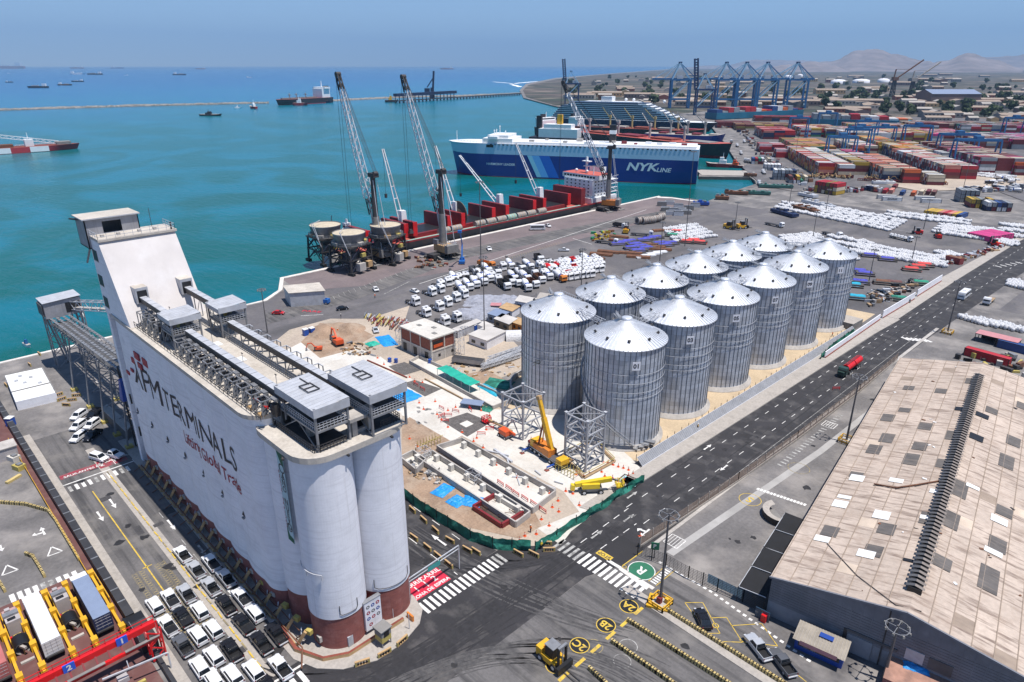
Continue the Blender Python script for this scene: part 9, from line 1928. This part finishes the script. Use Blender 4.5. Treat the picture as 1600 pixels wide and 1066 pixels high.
for i,(x,y) in enumerate(spots):
 if x<1000 and y>150:continue
 TP[i%3].put((*P(x,y)[:2],.3),tr_.random()*6,'dark bushy tree, %s from the left, in the country behind the port'%nth(i+1),'trees in the country behind the port',sc=tr_.uniform(.9,1.9)*(1+(165-y)*.008))
fr=RR(5);nb=0
BM={}
def farb(c,k):
 key=(c,k)
 if key not in BM:q=MB();L_,w,h=((40,18,6),(26,14,9),(60,24,8),(16,12,5))[k];q.cbox((0,0,0),(L_,w,h),c,0);q.add([(-L_/2,-w/2,h),(L_/2,-w/2,h),(L_/2,0,h+2.5),(-L_/2,0,h+2.5)],[(0,1,2,3)],'pavement' if k%2 else 'roof_tan_dark');q.add([(-L_/2,w/2,h),(L_/2,w/2,h),(L_/2,0,h+2.5),(-L_/2,0,h+2.5)],[(3,2,1,0)],'pavement' if k%2 else 'roof_tan_dark');q.add([(-L_/2,-w/2,h),(-L_/2,w/2,h),(-L_/2,0,h+2.5)],[(2,1,0)],c);q.add([(L_/2,-w/2,h),(L_/2,w/2,h),(L_/2,0,h+2.5)],[(0,1,2)],c);w_=MB();[w_.box(-L_/2+3+i*6,-w/2-.1,h*.4,-L_/2+5.5+i*6,-w/2+.1,h*.7,'black_plastic') for i in range(int(L_/6))];BM[key]=Proto('low_house','building',[('wall',q),('window',w_)])
 return BM[key]
for i,(x,y) in enumerate(sorted([(fr.uniform(905,1610),fr.choice([fr.uniform(118,135),fr.uniform(150,190),fr.uniform(160,195),fr.uniform(140,175)])) for _ in range(215)])):
 if (x<1270 and y>168) or (x<990 and (y>158 or y<128)):continue
 farb(fr.choice(['pavement','brick','tan_paint','concrete_dark','concrete_dark','rust','brown_hall']),fr.randrange(4)).put((*P(x,y)[:2],.3),rad(fr.choice([35,38,125,30])),'low shed or house behind the port, %s from the left'%nth(i+1),'low buildings behind the port',sc=1+(190-y)*.012)
t=thing('brown_hall','large brown gabled hall behind the dockyard cranes','hall',(*P(1478,163)[:2],.3),rad(45));q=MB();L_,w,h=115,70,24;q.add([(-L_/2,-w/2,0),(L_/2,-w/2,0),(L_/2,w/2,0),(-L_/2,w/2,0),(-L_/2,-w/2,h),(L_/2,-w/2,h),(L_/2,w/2,h),(-L_/2,w/2,h),(-L_/2,0,h+9),(L_/2,0,h+9)],[(0,1,5,4),(1,2,6,9,5),(2,3,7,6),(3,0,4,8,7)],'brown_hall');part('wall',q,t);q=MB();q.add([(-L_/2,-w/2-1,h),(L_/2,-w/2-1,h),(L_/2,0,h+9.3),(-L_/2,0,h+9.3),(-L_/2,w/2+1,h),(L_/2,w/2+1,h)],[(0,1,2,3),(3,2,5,4)],'cont_slate');part('roof',q,t);mat('brown_hall',(.17,.12,.11),.8,var=.15,vs=.05)
for i,(x,y,tx,ty) in enumerate(((1393,152,1425,107),(1422,152,1452,110))):
 b0=P(x,y);e=None;dx=(tx-x)*b0.length/F;hz=(y-ty)*b0.length/F;t=thing('dockyard_crane',['dark slewing dockyard crane with long jib, the left one','paler slewing dockyard crane with long jib, the right one'][i],'crane',(b0.x,b0.y,.3),rad(45.5));m=['rust','pavement'][i];q=MB();q.truss((0,0,0),(0,0,hz*.45),10,10,5,2.2,'dark_steel',(0,1,0),.6);q.cbox((0,0,hz*.45),(16,12,9),m);part('tower',q,t);q=MB();q.bar((4,0,hz*.5),(dx,0,hz),3.2,m);q.bar((-4,0,hz*.5),(-2,0,hz*.75),2.6,m);q.bar((-2,0,hz*.75),(dx*.6,0,hz*.75),1.0,m);part('jib',q,t)
for i,(x,y,r_) in enumerate(((1310,131,38),(1345,130,42),(1380,129,30),(1232,122,26),(1250,120,22))):q=MB();q.lathe([(r_,0),(r_,14),(r_*.6,19),(.1,21)],24,m='white_wall');solo('storage_tank',q,'pale flat storage tank far behind the port, %s from the left'%ORD[i],'tank',(*P(x,y)[:2],.3),0,'storage tanks behind the port')
t,L_,rows=ship('far_ship','teal hulled container ship behind the blue cranes','ship',P(1600,207,WZ),P(1262,196,WZ),34,(-4,1,16),('hull_red','teal_paint'),'teal_paint',rake=8) if False else (None,0,0)
for (a,c,l) in (((1110,186),(1245,180),'blue container ship hull lying under the cranes, the left one'),((1265,196),(1420,199),'teal container ship hull seen right of the cranes')):
 pa,pc=P(*a,1),P(*c,1);d=pc-pa;t=thing('container_ship',l,'ship',tuple((pa+pc)/2+V3((0,0,0))),math.atan2(d.y,d.x));q=MB();q.cbox((0,0,0),(d.length,28,10),'teal_paint');part('hull',q,t);q=MB()
 for i in range(int(d.length/13)):q.cbox((-d.length/2+8+i*13,0,10),(12,24,RC([2.6,5.2,7.8])),'cont_'+RC(['maroon','red','orange','grey','blue','white']))
 part('deck_load',q,t)
#air: pale haze over the whole view
HZ=bpy.data.materials.new('haze');HZ.use_nodes=True;nt=HZ.node_tree;nt.nodes.clear();pv=nt.nodes.new("ShaderNodeVolumePrincipled");pv.inputs["Color"].default_value=(.40,.66,1.0,1);pv.inputs["Density"].default_value=.000042;pv.inputs["Anisotropy"].default_value=.0
ou=nt.nodes.new("ShaderNodeOutputMaterial");nt.links.new(pv.outputs[0],ou.inputs["Volume"]);MATS['haze']=HZ
q=MB();q.box(-60000,-20000,-9,30000,60000,2500,'haze')
USE_HAZE=True
if USE_HAZE:solo('haze',q,'pale haze filling the air over port and sea',None,kind='stuff')
